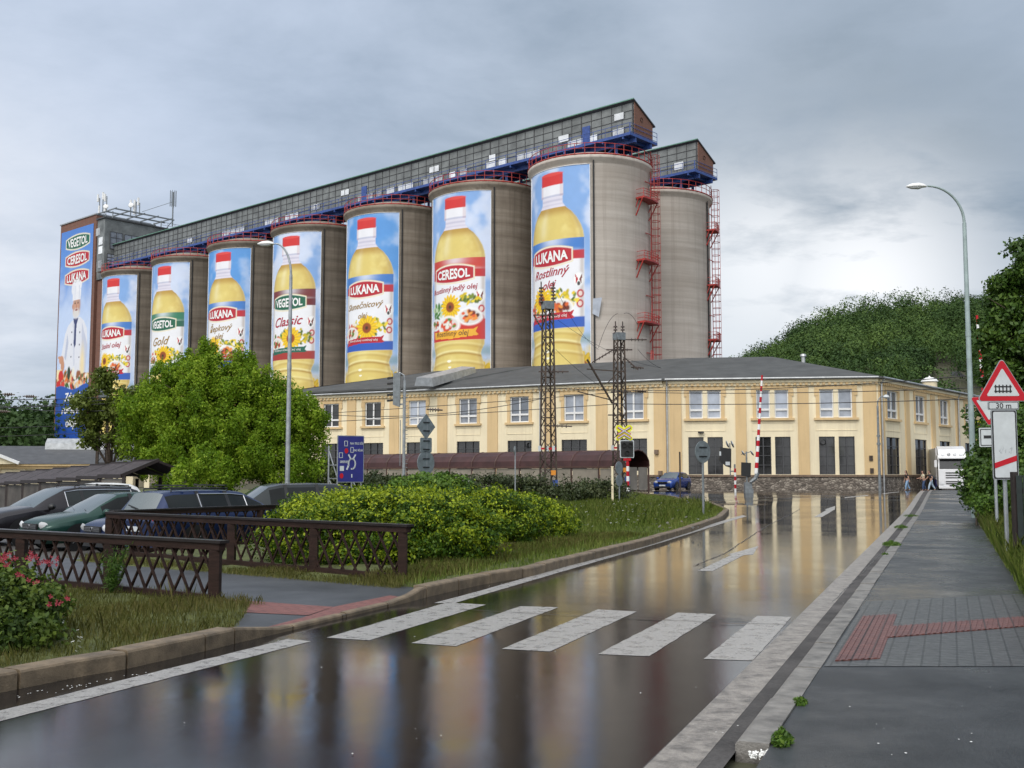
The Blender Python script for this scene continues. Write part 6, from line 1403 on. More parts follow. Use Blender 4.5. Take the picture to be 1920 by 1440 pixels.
def clumps(blobs, n_cl, r_cl, n_leaf, surf=0.55, shape=(1, 1, .72), jit=.12):
    """Leaf centres: clumps scattered through ellipsoid blobs (cx,cy,cz,rx,ry,rz), more of them near the outside."""
    B = np.array(blobs, float); w_ = (B[:, 3]*B[:, 4]*B[:, 5])**.67; w_ /= w_.sum(); idx = rng.choice(len(B), n_cl, p=w_)
    d = rng.normal(size=(n_cl, 3)); d /= np.linalg.norm(d, axis=1, keepdims=True); r = surf+(1-surf)*rng.random(n_cl)**.6; r *= (1-jit)+jit*1.7*rng.random(n_cl)
    cc = B[idx, :3]+d*r[:, None]*B[idx, 3:]; cr = r_cl*(.55+.9*rng.random(n_cl)); ct = rng.random(n_cl)
    k = np.repeat(np.arange(n_cl), n_leaf); e = rng.normal(size=(len(k), 3)); e /= np.linalg.norm(e, axis=1, keepdims=True)+1e-9
    q = rng.random(len(k))**.5; C = cc[k]+e*(q*cr[k])[:, None]*np.array(shape); return C, d[k]*.6+e*.5+np.array([0, 0, .35]), ct[k], r[k]
def foliage(name, blobs, n_cl, r_cl, n_leaf, size, m, parent=None, surf=.55, flat=.45, zmin=None, base=(0,0,0), aspect=1.7, shape=(1, 1, .72), jit=.12):
    C, nr, ct, rr = clumps(blobs, n_cl, r_cl, n_leaf, surf, shape, jit)
    if zmin is not None: k = C[:, 2] > zmin; C, nr, ct = C[k], nr[k], ct[k]
    V, F = leaf_quads(C, size, nr, flat, aspect); tint = np.clip(np.repeat(.5*ct+.5*rng.random(len(C)), 4), 0, 1)
    return fast_mesh(name, V-np.array(base), F, m, tint=tint, parent=parent)
def limb_tree(t, base, trunk_r, z_fork, targets, m, z0=-.3):
    b = MB(); x, y, z = base; top = Vector((x+.1, y, z+z_fork)); b.tube([(x, y, z+z0), (x+.03, y, z+z_fork*.5), tuple(top)], [trunk_r*1.25, trunk_r, trunk_r*.85], 10); b.build('trunk', m, t, smooth_=True)
    b = MB()
    for q in targets:
        q = Vector(q); s_ = top-Vector((0, 0, z_fork*.35*random.random())); mid = s_.lerp(q, .5)+Vector((random.uniform(-.4, .4), random.uniform(-.4, .4), .25)); b.tube([tuple(s_), tuple(mid), tuple(q)], [trunk_r*.5, trunk_r*.3, trunk_r*.08], 6)
        for j in range(3):
            e = mid.lerp(q, random.random())+Vector((random.uniform(-1, 1), random.uniform(-1, 1), random.uniform(-.3, .8)))*(q-s_).length*.3; b.tube([tuple(mid.lerp(q, .3*j)), tuple(e)], [trunk_r*.18, trunk_r*.04], 5)
    b.build('limb', m, t, smooth_=True)
def wp(px, py, Y): return tuple(AT(px, py, Y))
# the big light green maple
Y = 52; s_ = Y/FPX; c = AT(425, 900, Y); zb = zf(c.x, Y)
t = thing('broadleaf_tree', (c.x, Y, zb), 'big bright green maple tree rising in front of the silos behind the parked cars', 'tree')
def blob(px, py, Y, rpx, rpy=None, ry=None): p = AT(px, py, Y); r = rpx*Y/FPX; return (p.x, p.y, p.z, r, ry or r, (rpy or rpx)*Y/FPX)
bl = [blob(420, 790, 52, 135, 95), blob(340, 770, 52.5, 105, 85), blob(400, 720, 52, 70, 62), blob(330, 715, 52.5, 45, 40), blob(455, 725, 52, 65, 50), blob(520, 770, 52, 75, 65), blob(555, 815, 51.5, 58, 62), blob(280, 815, 52.5, 55, 70), blob(500, 850, 51, 95, 45), blob(380, 840, 50.6, 105, 45), blob(580, 850, 51.5, 36, 50), blob(360, 680, 52.5, 22, 24), blob(395, 672, 52, 20, 26), blob(560, 760, 52, 30, 28)]
limb_tree(t, (c.x, Y, zb), .26, 2.0, [(b_[0], b_[1], b_[2]) for b_ in bl]+[(b_[0], b_[1], b_[2]+b_[5]*.6) for b_ in bl[:6]], M['bark'])
bl += [blob(330, 880, 50.5, 70, 34), blob(430, 888, 50.5, 80, 34), blob(540, 885, 50.5, 70, 34), blob(385, 655, 52, 10, 16), blob(455, 672, 52, 22, 18), blob(290, 735, 52, 26, 30), blob(250, 790, 52, 26, 30), blob(595, 800, 51.5, 22, 40)]
bl += [blob(352, 888, 44.0, 34, 28), blob(392, 880, 44.4, 34, 30)]
foliage('crown', bl, 1350, .40, 150, .13, M['leaf_maple'], t, .5, .3, base=(c.x, Y, zb), shape=(.85, .85, 1.1), jit=.24)
# the thin olive tree at left
c = AT(205, 880, 60); zb = -.3
t = thing('broadleaf_tree', (c.x, 60, zb), 'sparse olive green tree wrapped round the lattice mast at left', 'tree')
bl = [blob(200, 745, 60, 38, 28), blob(168, 770, 60, 36, 30), blob(235, 770, 60.5, 45, 40), blob(180, 820, 60, 30, 22), blob(165, 790, 60, 22, 14), blob(240, 820, 61, 45, 40), blob(195, 710, 60, 24, 18), blob(265, 745, 61, 30, 26)]
limb_tree(t, (c.x, 60, zb), .16, 2.2, [(b_[0], b_[1], b_[2]) for b_ in bl], M['bark'])
foliage('crown', bl, 150, .55, 110, .19, M['leaf_olive'], t, .35, .3, base=(c.x, 60, zb))
# right hand tree and shrubs
c = AT(1925, 900, 40)
t = thing('broadleaf_tree', (c.x, 40, .1), 'dark green lime tree overhanging the pavement at the right edge', 'tree')
bl = [blob(1940, 560, 40, 80, 75), blob(1900, 640, 40, 62, 62), blob(1888, 590, 40, 28, 34), blob(1955, 480, 40, 48, 40), blob(1872, 662, 40, 24, 40), blob(1900, 720, 40, 55, 60), blob(1960, 680, 40, 80, 80), blob(1890, 545, 40, 28, 20), blob(1925, 500, 39.5, 20, 26), blob(1880, 800, 41, 50, 60), blob(1960, 800, 41, 70, 70)]
limb_tree(t, (c.x+.6, 40, .1), .24, 3.4, [(b_[0], b_[1], b_[2]) for b_ in bl], M['bark'])
foliage('crown', bl, 420, .5, 150, .17, M['leaf_dark'], t, .5, .35, base=(c.x, 40, .1))
def bush(name, px, Y, label, bl, n_cl, r_cl, n_leaf, size, m, cat='bush', surf=.6, zmin=None, group=None, stems=6):
    x = AT(px, HOR, Y).x; z = zf(x, Y); t = thing(name, (x, Y, z), label, cat, group)
    b = MB()
    for i in range(stems): q = bl[i % len(bl)]; b.tube([(x+random.uniform(-.3, .3), Y+random.uniform(-.3, .3), z-.1), (q[0]+random.uniform(-.5, .5)*q[3], q[1], q[2])], [.035, .012], 5)
    b.build('stem', M['bark'], t); foliage('leaves', bl, n_cl, r_cl, n_leaf, size, m, t, surf, .4, zmin, (x, Y, z)); return t
bush('shrub', 1850, 38, 'dense dark shrub filling the space under the lime tree behind the road signs', [blob(1848, 878, 38, 26, 44), blob(1895, 830, 37, 40, 70), blob(1835, 905, 36, 22, 45), blob(1925, 850, 36, 60, 90), blob(1890, 920, 34, 50, 55), blob(1858, 850, 40, 20, 34), blob(1940, 930, 32, 40, 50)], 420, .42, 140, .14, M['leaf_dark'], stems=10)
bush('shrub', 1835, 33, 'low green shrub spilling onto the pavement edge below the dark shrub', [blob(1834, 928, 34, 12, 24), blob(1850, 948, 33, 18, 18)], 40, .22, 110, .09, M['leaf_weed'])
# rounded hedge
def hedge(name, px, Y, label, bl, n_cl, n_leaf, size, m):
    return bush(name, px, Y, label, bl, n_cl, .26, n_leaf, size, m, 'hedge', .80, .08)
hb = [(-3.55, 19.4, .40, .95, 1.0, .72), (-2.9, 19.6, .45, 1.2, 1.2, .82), (-2.0, 19.6, .45, 1.4, 1.3, .86), (-1.4, 19.8, .42, 1.1, 1.3, .80), (-3.7, 21.0, .42, 1.0, 1.0, .80), (-3.0, 21.6, .45, 1.2, 1.2, .84), (-2.2, 21.8, .45, 1.3, 1.2, .84)]
hedge('hedge', 700, 19.5, 'large rounded yellow green hedge behind the lattice fence', hb, 700, 190, .062, M['leaf_hedge'])
def shell(t, bl, n, size, m, nm='young_shoots', up=.0):    # outermost young sprigs, coloured from the paler leaf tints
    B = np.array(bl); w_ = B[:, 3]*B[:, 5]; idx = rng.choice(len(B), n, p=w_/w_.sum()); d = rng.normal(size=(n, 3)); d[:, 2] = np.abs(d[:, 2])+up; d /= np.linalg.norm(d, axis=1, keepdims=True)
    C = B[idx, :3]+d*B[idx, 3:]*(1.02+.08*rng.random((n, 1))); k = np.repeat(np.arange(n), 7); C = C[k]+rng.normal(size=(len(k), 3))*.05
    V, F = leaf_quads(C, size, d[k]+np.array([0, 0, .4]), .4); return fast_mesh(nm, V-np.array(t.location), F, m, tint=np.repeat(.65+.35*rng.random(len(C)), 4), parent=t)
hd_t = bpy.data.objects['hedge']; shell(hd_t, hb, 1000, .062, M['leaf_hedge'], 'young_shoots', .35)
hb2 = [(-.35, 24.5, .42, 1.0, 1.2, .80), (.35, 25.6, .38, .95, 1.2, .72), (.9, 26.6, .3, .7, 1.0, .55), (-1.1, 25.2, .45, 1.0, 1.2, .82)]
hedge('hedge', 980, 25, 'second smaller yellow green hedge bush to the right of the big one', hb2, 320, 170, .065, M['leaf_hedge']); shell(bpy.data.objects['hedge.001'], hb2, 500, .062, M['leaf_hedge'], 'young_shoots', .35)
bush('tall_weed', 800, 27, 'leafy light green weeds with white umbels behind the hedge', [blob(760, 915, 27, 30, 16), blob(815, 910, 27, 40, 18), blob(850, 915, 27, 30, 16), blob(790, 902, 27.5, 18, 10)], 90, .22, 90, .10, M['leaf_weed'], 'weeds')
# ivy mound
iv = [(px_*62/FPX*1.0, 62+j, .45, 1.6, 1.5, .95-abs(px_-10)*.0006) for j, px_ in enumerate(range(-330, 215, 42))]
iv = [(x_, 66-.25*i, .55, 1.6, 1.5, .95 if i < 9 else .95-.1*(i-8)) for i, (x_, *_r) in enumerate(iv)]
bush('ivy_hedge', 900, 64, 'long dull green overgrown hedge in front of the platform shelter', iv, 460, .5, 110, .15, M['leaf_ivy'], 'hedge', .7, .0, stems=13)
bush('shrub', 690, 50, 'low dark shrub under the blue direction board', [blob(645, 905, 50, 40, 26), blob(700, 915, 52, 45, 22), blob(610, 900, 52, 26, 40)], 150, .4, 100, .14, M['leaf_ivy'])
# near flowering bush
nbb = [(-5.75, 9.6, .36, .75, .7, .46), (-5.2, 9.9, .34, .72, .7, .44), (-4.75, 10.2, .30, .5, .6, .38), (-5.5, 10.6, .36, .9, .8, .46), (-4.55, 9.7, .18, .38, .4, .26), (-6.6, 9.6, .4, .9, .8, .5)]
t = bush('flowering_bush', 30, 9.9, 'dark green bush with pink red flowers at the left edge before the lattice fence', nbb, 480, .17, 140, .055, M['leaf_bush'], 'bush', .75, .03, stems=12)
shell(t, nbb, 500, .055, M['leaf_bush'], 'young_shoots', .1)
fb_ = MB(); r_ = random.Random(6)
for qx, qy, n in ((10, 1048, 6), (22, 1046, 6), (14, 1056, 3), (52, 1047, 4), (62, 1044, 5), (84, 1054, 4), (98, 1050, 5), (104, 1058, 3), (62, 1087, 3), (105, 1128, 4), (118, 1126, 3), (30, 1075, 3)):
    c_ = AT(qx, qy, 9.05+qx*.004); cx0, cy0, cz0 = c_.x, c_.y+.1, c_.z
    for i in range(n):
        c = Vector((cx0+r_.gauss(0, .03), cy0-.1+r_.gauss(0, .04), cz0+r_.gauss(0, .022))); q = r_.uniform(.010, .019)
        for j in range(5):
            a = j*1.257+r_.random(); fb_.add([c, c+Vector((math.cos(a-.5)*q, -q*.5, math.sin(a-.5)*q)), c+Vector((math.cos(a)*q*1.5, -q*.2, math.sin(a)*q*1.5)), c+Vector((math.cos(a+.5)*q, -q*.5, math.sin(a+.5)*q))], [(0, 1, 2, 3)])
fb_.build('blossom', M['rose'], t)
# grass
def blades(name, poly_pts, n, h0, h1, wd, m, label=None, zoff=.06, lean=.5, dens=None):
    P = np.array(poly_pts); lo, hi = P.min(0), P.max(0); out_ = []
    while sum(len(q) for q in out_) < n:
        q = lo+(hi-lo)*rng.random((n*2, 2)); ins = np.zeros(len(q), bool)
        for i in range(len(P)):
            (x0, y0), (x1, y1) = P[i], P[(i+1) % len(P)]
            if y0 == y1: continue
            ins ^= ((y0 > q[:, 1]) != (y1 > q[:, 1])) & (q[:, 0] < (x1-x0)*(q[:, 1]-y0)/(y1-y0)+x0)
        q = q[ins]
        if dens is not None: q = q[rng.random(len(q)) < dens(q[:, 0], q[:, 1])]
        out_.append(q)
    q = np.concatenate(out_)[:n]; n = len(q)
    pat = np.sin(q[:, 0]*1.9+np.sin(q[:, 1]*1.3)*2)*np.sin(q[:, 1]*1.1+q[:, 0]*.7)*.5+.5
    h = (h0+(h1-h0)*rng.random(n)**1.8)*(.55+.75*pat); a = rng.random(n)*6.283; ln = lean*h*rng.random(n)
    z = zt(q[:, 0], q[:, 1])+zoff; B = np.stack([q[:, 0], q[:, 1], z], 1); d = np.stack([np.cos(a), np.sin(a), 0*a], 1); s_ = np.stack([-np.sin(a), np.cos(a), 0*a], 1)*(wd*(.6+.8*rng.random(n)))[:, None]/2
    up = np.array([0, 0, 1.0]); mid = B+up*(h*.6)[:, None]+d*(ln*.35)[:, None]; tip = B+up*h[:, None]+d*ln[:, None]
    V = np.stack([B-s_, B+s_, mid+s_*.75, tip, mid-s_*.75], 1).reshape(-1, 3); F = np.arange(n*5).reshape(-1, 5)
    o = fast_mesh(name, V, F, m, tint=np.repeat(np.clip(.25+.5*rng.random(n)+.35*(pat-.5), 0, 1), 5)); o['kind'] = 'stuff'; return o
nb_ = [tuple((p+Vector((-.28, .28, 0)))[:2]) for p in KL1[1:-1]]+[tuple((KL1[-1]+Vector((-.05, .2, 0)))[:2]), tuple((FP1a+Vector((.5, -.4, 0)))[:2]), tuple((FP1a+Vector((.25, -.25, 0)))[:2]), tuple((FP1b+Vector((0, -.3, 0)))[:2]), (-10, 9)]
blades('grass', nb_, 95000, .02, .15, .0045, M['grass'], zoff=.085)
blades('grass', nb_, 500, .15, .34, .003, M['grass'], zoff=.085, lean=.4)
blades('grass', [tuple((FP1a+F1d*k+Vector((o_, o_*1.4, 0)))[:2]) for k, o_ in ((-.3, -.12), (9, -.12), (9, .22), (-.3, .3))], 6000, .03, .16, .005, M['grass'], zoff=.03)
va = [tuple((KD[4]+Vector((-.12, .2, 0)))[:2])]+[tuple((p+Vector((-.27, .2, 0)))[:2]) for p in KL2[1:-2]]+[(9.0, 45), (9.3, 49), (10.2, 60), (9.8, 68), (6.5, 76), (-2, 76), (-2.5, 30), (.3, 24), (-.6, 19), (-2.2, 16.6), tuple((FP2a+Vector((-.2, .0, 0)))[:2])]
blades('grass', va, 170000, .04, .20, .010, M['grassgreen'], zoff=.08)
blades('grass', [tuple(p) for p in ((-1.6, 15.2), (-.8, 16.7), (.6, 21), (3.6, 27.6), (3.0, 28), (0, 23), (-1.6, 18.2), (-2.2, 16.2))], 26000, .03, .17, .006, M['grass'], zoff=.08)
blades('grass', [tuple((FP2a+F2d*k+Vector((o_*.3, o_, 0)))[:2]) for k, o_ in ((-.1, -.5), (8.0, -.9), (8.0, .2), (-.1, .2))], 16000, .02, .15, .005, M['grass'], zoff=.03)
blades('grass', [(4.6, 32), (7.2, 40), (8.6, 46), (9.0, 52), (10.0, 60), (2, 60), (-1, 35), (2.2, 29)], 26000, .12, .45, .014, M['grassgreen'], zoff=.08)
wv = [tuple((p+Vector((-.06, 0, 0)))[:2]) for p in WR_[4:14]]+[(34, 62), (26, 46), (19, 30), (14, 20), (9, 10)]
blades('grass', wv, 75000, .10, .50, .008, M['grassgreen'], zoff=.08, dens=lambda x, y: np.clip(1.3-(y-8)/45, .15, 1))
blades('grass', [(-25, 22), (-14.5, 20.6), (-8.3, 21.6), (-8.6, 22.4), (-17, 24.8), (-30, 24.6)], 9000, .03, .16, .012, M['grass'], zoff=-.02)
def daisies(name, pts, r0, m=M['petal']):
    V = []; F = []
    for (x, y, z) in pts:
        b = len(V); k = 7; r1 = r0*random.uniform(.7, 1.3); tx, ty = random.uniform(-.5, .5), random.uniform(-.8, .1)
        V += [(x+r1*math.cos(6.283*i/k), y+r1*math.sin(6.283*i/k), z+tx*r1*math.cos(6.283*i/k)+ty*r1*math.sin(6.283*i/k)) for i in range(k)]; F.append(tuple(range(b, b+k)))
    me = bpy.data.meshes.new(name); me.from_pydata(V, [], F); me.materials.append(m); o = bpy.data.objects.new(name, me); COL.objects.link(o); o['kind'] = 'stuff'
pts = []
r_ = random.Random(9)
for px_, py_, n, sx_, sy_ in ((115, 1167, 14, 26, 9), (150, 1200, 12, 10, 18), (215, 1085, 3, 12, 6), (292, 1087, 2, 8, 4), (40, 1180, 4, 30, 10)):
    for i in range(n): p = G(px_+r_.gauss(0, sx_*.6), py_+r_.gauss(0, sy_*.6), .22); pts.append((p.x, p.y, .22+r_.uniform(-.06, .06)))
daisies('white_flowers', pts, .014)
pts = []
for i in range(230):
    u = r_.random(); p = G(r_.gauss(1170, 62), r_.gauss(945, 13), .35); pts.append((p.x, p.y, zf(p.x, p.y)+r_.uniform(.28, .46)))
for i in range(60): p = G(r_.uniform(1080, 1330), r_.uniform(955, 990), .3); pts.append((p.x, p.y, r_.uniform(.2, .38)))
pts = [p for p in pts if 20 < p[1] < 66]
for i in range(36): p = AT(r_.choice((860, 815, 830))+r_.gauss(0, 16), 905+r_.gauss(0, 5), 26.8); pts.append(tuple(p))
daisies('white_flowers', pts, .034)
# feathery plant by the near fence
t = thing('feathery_weed', (*G(208, 1128)[:2], .08), 'tall feathery green weed growing against the near lattice fence', 'weeds'); p = t.location
b = MB(); r_ = random.Random(2); CC = []
for i in range(16):
    a = r_.random()*6.28; L = r_.uniform(.3, .66); e = Vector((math.cos(a)*L*.3, math.sin(a)*L*.15, L)); b.tube([(0, 0, -.05), tuple(e*.5+Vector((0, 0, .04))), tuple(e)], [.006, .005, .002], 4)
    for k in range(80): s_ = r_.uniform(.25, 1.02); CC.append(tuple(e*s_+Vector((r_.gauss(0, .035), r_.gauss(0, .035), r_.gauss(0, .02)))))
b.build('stem', M['leaf_weed'], t, world=False); V, F = leaf_quads(np.array(CC), .06, None, 0, 7.0); fast_mesh('leaves', V, F, M['leaf_weed'], tint=np.repeat(rng.random(len(CC))*.6, 4), parent=t)
# weeds in the kerb joint, rubble in the broken kerb
def tuft(px, py, r, h, n, label):
    p = G(px, py, PAVE); t = thing('kerb_weed', (p.x, p.y, PAVE), label, 'weeds'); a = rng.random(n)*6.283; q = r*rng.random(n)**.6
    C = np.stack([q*np.cos(a)*.7+q*np.sin(a)*.41, q*np.sin(a)*1.6, h*rng.random(n)*(1-q/r*.7)], 1); V, F = leaf_quads(C, .035+.25*h*.3, None, 0, 3.0); fast_mesh('leaves', V, F, M['leaf_weed'], tint=np.repeat(rng.random(n)*.8, 4), parent=t)
tuft(1466, 1392, .09, .09, 420, 'bright green weed tuft in the broken kerb nearest the viewer'); tuft(1500, 1318, .07, .04, 240, 'small weed strip in the kerb joint just above the broken kerb')
tuft(1672, 1022, .30, .12, 700, 'long weed tuft on the kerb halfway up the road'); tuft(1690, 990, .30, .12, 500, 'weed tuft on the kerb beyond the long one'); tuft(1708, 968, .4, .09, 400, 'farthest weed tuft on the kerb towards the level crossing'); tuft(1660, 1040, .10, .05, 120, 'small weed sprig nearest below the long weed tuft on the kerb')
p = G(1445, 1425, 0); b = MB()
for i in range(260):
    a = r_.random()*6.28; q = r_.random()**.6; c = Vector((p.x+q*math.cos(a)*.13, p.y+q*math.sin(a)*.09, .012+r_.random()*.03)); s_ = r_.uniform(.004, .013); b.box(c, (s_, s_*.8, s_*.7), r_.random()*3, Matrix.Rotation(r_.random(), 3, 'X'))
o = b.build('broken_chips', M['petal'], None); o['kind'] = 'stuff'

# ------------------------------------------------------------------ woods and hill
def wooded(name, fz, xr, yr, n_tree, rmin, rmax, n_leaf, size, m, seed, keep=None):
    g = np.random.default_rng(seed); x = g.uniform(*xr, n_tree); y = g.uniform(*yr, n_tree)
    if keep is not None: k = keep(x, y); x, y = x[k], y[k]
    z = fz(x, y); r = g.uniform(rmin, rmax, len(x)); ct = np.clip(.7*g.random(len(x))+.4*(.5+.5*np.sin(x*.035+1.3+np.sin(y*.03))*np.sin(y*.028+.4)+.25*np.sin(x*.11+y*.07)), 0, 1); nl = n_leaf
    k = np.repeat(np.arange(len(x)), nl); e = g.normal(size=(len(k), 3)); e[:, 2] = np.abs(e[:, 2])*1.0-.25; e /= np.linalg.norm(e, axis=1, keepdims=True)
    lump = 1+.18*np.sin(e[:, 0]*5+ct[k]*20)*np.sin(e[:, 1]*5+ct[k]*9)
    C = np.stack([x[k], y[k], z[k]+r[k]*.7], 1)+e*(r[k]*lump*(.82+.22*g.random(len(k))))[:, None]*np.array([1, 1, 1.3])
    V, F = leaf_quads(C, size, e, .55, 1.5); tint = np.clip(.82*ct[k]+.20*g.random(len(k)), 0, 1)
    o = fast_mesh(name, V, F, m, tint=np.repeat(tint, 4)); o['kind'] = 'stuff'; return o
HX = [1380, 1450, 1520, 1600, 1700, 1790, 1850, 1960, 2150, 2500]; HY = [712, 664, 628, 600, 584, 579, 582, 598, 650, 800]
HD = 430.0
hx_ = np.array([AT(px, py, HD).x for px, py in zip(HX, HY)]); hz_ = np.array([AT(px, py, HD).z for px, py in zip(HX, HY)])
def hillz(x, y):
    top = np.interp(x*HD/np.maximum(y, 200), hx_, hz_, left=-20, right=0)
    f = np.clip((np.asarray(y)-215)/(HD-215), 0, 1); return np.where(y < HD, top*f**1.05, top*(1-(np.asarray(y)-HD)/400))-3+1.6*np.sin(x*.06)*np.sin(y*.045)
gx = np.linspace(20, 380, 70); gy = np.linspace(205, 640, 60); X_, Y_ = np.meshgrid(gx, gy)
o = fast_mesh('hill', np.stack([X_.ravel(), Y_.ravel(), np.maximum(hillz(X_, Y_)-1, -4).ravel()], 1), grid_faces(70, 60), M['ground'], smooth_=True); o['kind'] = 'structure'
wooded('hill_woods', hillz, (60, 330), (225, 470), 2000, 2.6, 6.6, 520, .72, M['leaf_hill'], 3, lambda x, y: (hillz(x, y) > -1) & ~((abs(x/y-.416) < .014) & (y > 285) & (y < 345)))
wooded('far_woods', lambda x, y: 2+0*x+8*np.clip((y-240)/60, 0, 1)+1.5*np.sin(x*.11), (-230, -80), (225, 310), 420, 4.5, 7.5, 300, 1.1, M['leaf_hill'], 5)
o = sheet('far_slope', [(-260, 215), (-70, 215), (-70, 330), (-260, 330)], 0, M['ground'], 12, lambda x, y: 8*min(max((y-240)/60, 0), 1)-.5)
# villa on the hill, white dome behind the factory
x, y = AT(1788, 715, 330).x, 330; z = AT(1788, 719, 330).z-4.5
t = thing('villa', (x, y, z), 'small red brick villa with dark pointed gables on the wooded hillside', 'house')
b = MB(); b.box((0, 0, 1), (7, 6, 8)); b.box((4.8, 1.0, 0), (4, 5, 6)); b.build('wall', M['brick'], t, world=False)
b = MB(); b.prism([(-4, -3.6, 5), (4, -3.6, 5), (0, -3.6, 8.2)], (0, 7.2, 0)); b.prism([(2.2, -2.2, 3.02), (7.4, -2.2, 3.02), (4.8, -2.2, 5.6)], (0, 6, 0)); b.build('roof', M['roofdark'], t, world=False, fix=True)
for q in (-1.5, 1.5):
    for k in (0.2, 3.2): MB().box((q, -3.02, k), (1.1, .1, 1.5)).build('window', M['darkpane'], t, world=False)
MB().box((0, -3.68, 5.8), (1.2, .1, 1.2)).build('gable_window', M['whitewin'], t, world=False)
x, y = AT(1743, 718, 150).x, 150; t = thing('white_dome', (x, y, 0), 'white domed roof turret peeping over the factory roof', 'dome'); z = AT(1743, 716, 150).z
b = MB(); b.lathe([(1.0, 0), (1.0, z)], n=20); b.build('drum', M['cream'], t, world=False)
b = MB(); b.lathe([(1.15, z), (1.15, z+.1), (.95, z+.35), (.5, z+.6), (.12, z+.66), (.12, z+.8), (.01, z+.85)], n=20); b.build('dome', M['white'], t, world=False, smooth_=True)

# ------------------------------------------------------------------ cars
def paint(name, c, metal=.3): return mat(name, c, .25, metal=metal, var=.06, scale=2, coat=.12, spec=.4)
P_ = {'black': paint('black_car_paint', (.018, .016, .020)), 'green': paint('dark_green_car_paint', (.012, .045, .036)), 'navy': paint('navy_car_paint', (.010, .022, .075)), 'grey': paint('charcoal_car_paint', (.022, .027, .03)), 'white': paint('white_car_paint', (.62, .62, .62), 0), 'blue': paint('bright_blue_car_paint', (.015, .05, .24))}
def car(name, x, y, z, head, label, colour, st, Lw, side, screen, rear, spec, detail=True):
    """st: stations from nose to tail (x, z_top, half width top, z_belt, half width belt); side/screen/rear: station spans that are glazed."""
    t = thing(name, (x, y, z), label, 'car', None, math.atan2(head[1], head[0])+math.pi); rows = []
    for (sx_, zt_, wt, zb_, wb) in st:
        r2 = (wb, zb_); r5 = (wt, zt_-.035)
        lp = lambda k, bulge: (r2[0]+(r5[0]-r2[0])*k+bulge, r2[1]+(r5[1]-r2[1])*k)
        half = [(wb*.86, .20), (wb*1.0, .34), (wb*1.03, (zb_+.34)*.5+.08), r2, lp(.10, 0), lp(.50, .025), lp(.88, .012), r5, (wt*.72, zt_-.008), (0, zt_)]
        rows.append([(sx_, q[0], q[1]) for q in half]+[(sx_, -q[0], q[1]) for q in half[-2::-1]])
    K = len(rows[0]); V = [p for r in rows for p in r]; body = []; gl = {'side_window': [[], []], 'windscreen': [[]], 'rear_window': [[]]}
    for i in range(len(st)-1):
        for j in range(K-1):
            f = (i*K+j, (i+1)*K+j, (i+1)*K+j+1, i*K+j+1); jj = min(j, K-2-j)
            if i in side and jj in (4, 5): gl['side_window'][0 if j < K//2 else 1].append(f)
            elif i in screen and jj in (7, 8): gl['windscreen'][0].append(f)
            elif i in rear and jj in (7, 8): gl['rear_window'][0].append(f)
            else: body.append(f)
    n0 = len(st)-1; body += [tuple(range(K-1, -1, -1)), tuple(n0*K+j for j in range(K))]
    def sub(fs, nm, m, parent, off=0.0, sm=True):
        if not fs: return None
        ids = sorted({i for f in fs for i in f}); mp_ = {i: k for k, i in enumerate(ids)}; b = MB(); b.add([V[i] for i in ids], [tuple(mp_[i] for i in f) for f in fs])
        return b.build(nm, m, parent, world=False, smooth_=sm)
    bo = sub(body, 'body', P_[colour], t)
    md = bo.modifiers.new('edge', 'EDGE_SPLIT'); md.split_angle = R_(42)
    # side glazing parted by pillars
    for sd_ in (0, 1):
        run = sorted({f[0]//K for f in gl['side_window'][sd_]}); grp = []
        for i in run:
            if grp and i == grp[-1][-1]+1 and i not in spec.get('pillar', ()): grp[-1].append(i)
            else: grp.append([i])
        for g_ in grp: sub([f for f in gl['side_window'][sd_] if f[0]//K in g_], 'side_window', M['carside'], t)
    sub(gl['windscreen'][0], 'windscreen', M['screen'], t); sub(gl['rear_window'][0], 'rear_window', M['screen'], t)
    xs = [q[0] for q in st]
    def topat(i, j): return Vector(rows[i][j])
    for i in spec.get('pillar', ()):
        for mir in (1, -1):
            b = MB()
            p, q = topat(i, 4), topat(i, 7); p.y *= mir; q.y *= mir; p.y += .008*mir; q.y += .008*mir; b.bar(tuple(p), tuple(q), .09, .03, up=(0, 1, 0)); b.build('pillar', M['black'], t, world=False)
    if 'chrome' in spec:
        for mir in (1, -1):
            b = MB(); lo = [topat(i, 4) for i in spec['chrome']]; hi = [topat(i, 6) for i in spec['chrome']]; path = lo+hi[::-1]
            b.tube([(p.x, (p.y+.012)*mir, p.z) for p in path], .016, 5, closed=True); b.build('window_trim', M['chrome'], t, world=False)
    wr = spec.get('wheel', .31)
    for wx in spec['axles']:
        for mir in (1, -1):
            wy = (st[len(st)//2][4]-.10)*mir; Mx = Matrix.Rotation(R_(-90*mir), 3, 'X')
            w_ = MB(); w_.lathe([(wr*.62, -.10), (wr*.95, -.10), (wr, -.06), (wr, .07), (wr*.95, .11), (wr*.62, .11)], (wx, wy, wr), 24, Mx); to = w_.build('wheel', M['rubber'], t, world=False, smooth_=True)
            w_ = MB(); w_.lathe([(wr*.64, .115), (wr*.58, .085), (wr*.2, .07), (.01, .09)], (wx, wy, wr), 20, Mx)
            for q in range(5): a = q*1.2566; w_.bar(Vector((wx, wy, wr))+Mx@Vector((math.cos(a)*.05, math.sin(a)*.05, .10)), Vector((wx, wy, wr))+Mx@Vector((math.cos(a)*wr*.6, math.sin(a)*wr*.6, .11)), .05, .02)
            w_.build('rim', M['alloy'], to, world=False)
            w_ = MB(); w_.lathe([(wr*1.16, .125), (.01, .125)], (wx, wy, wr+.02), 24, Mx); w_.build('wheel_arch', M['black'], t, world=False)
    fx = xs[0]; wn = st[1][4]
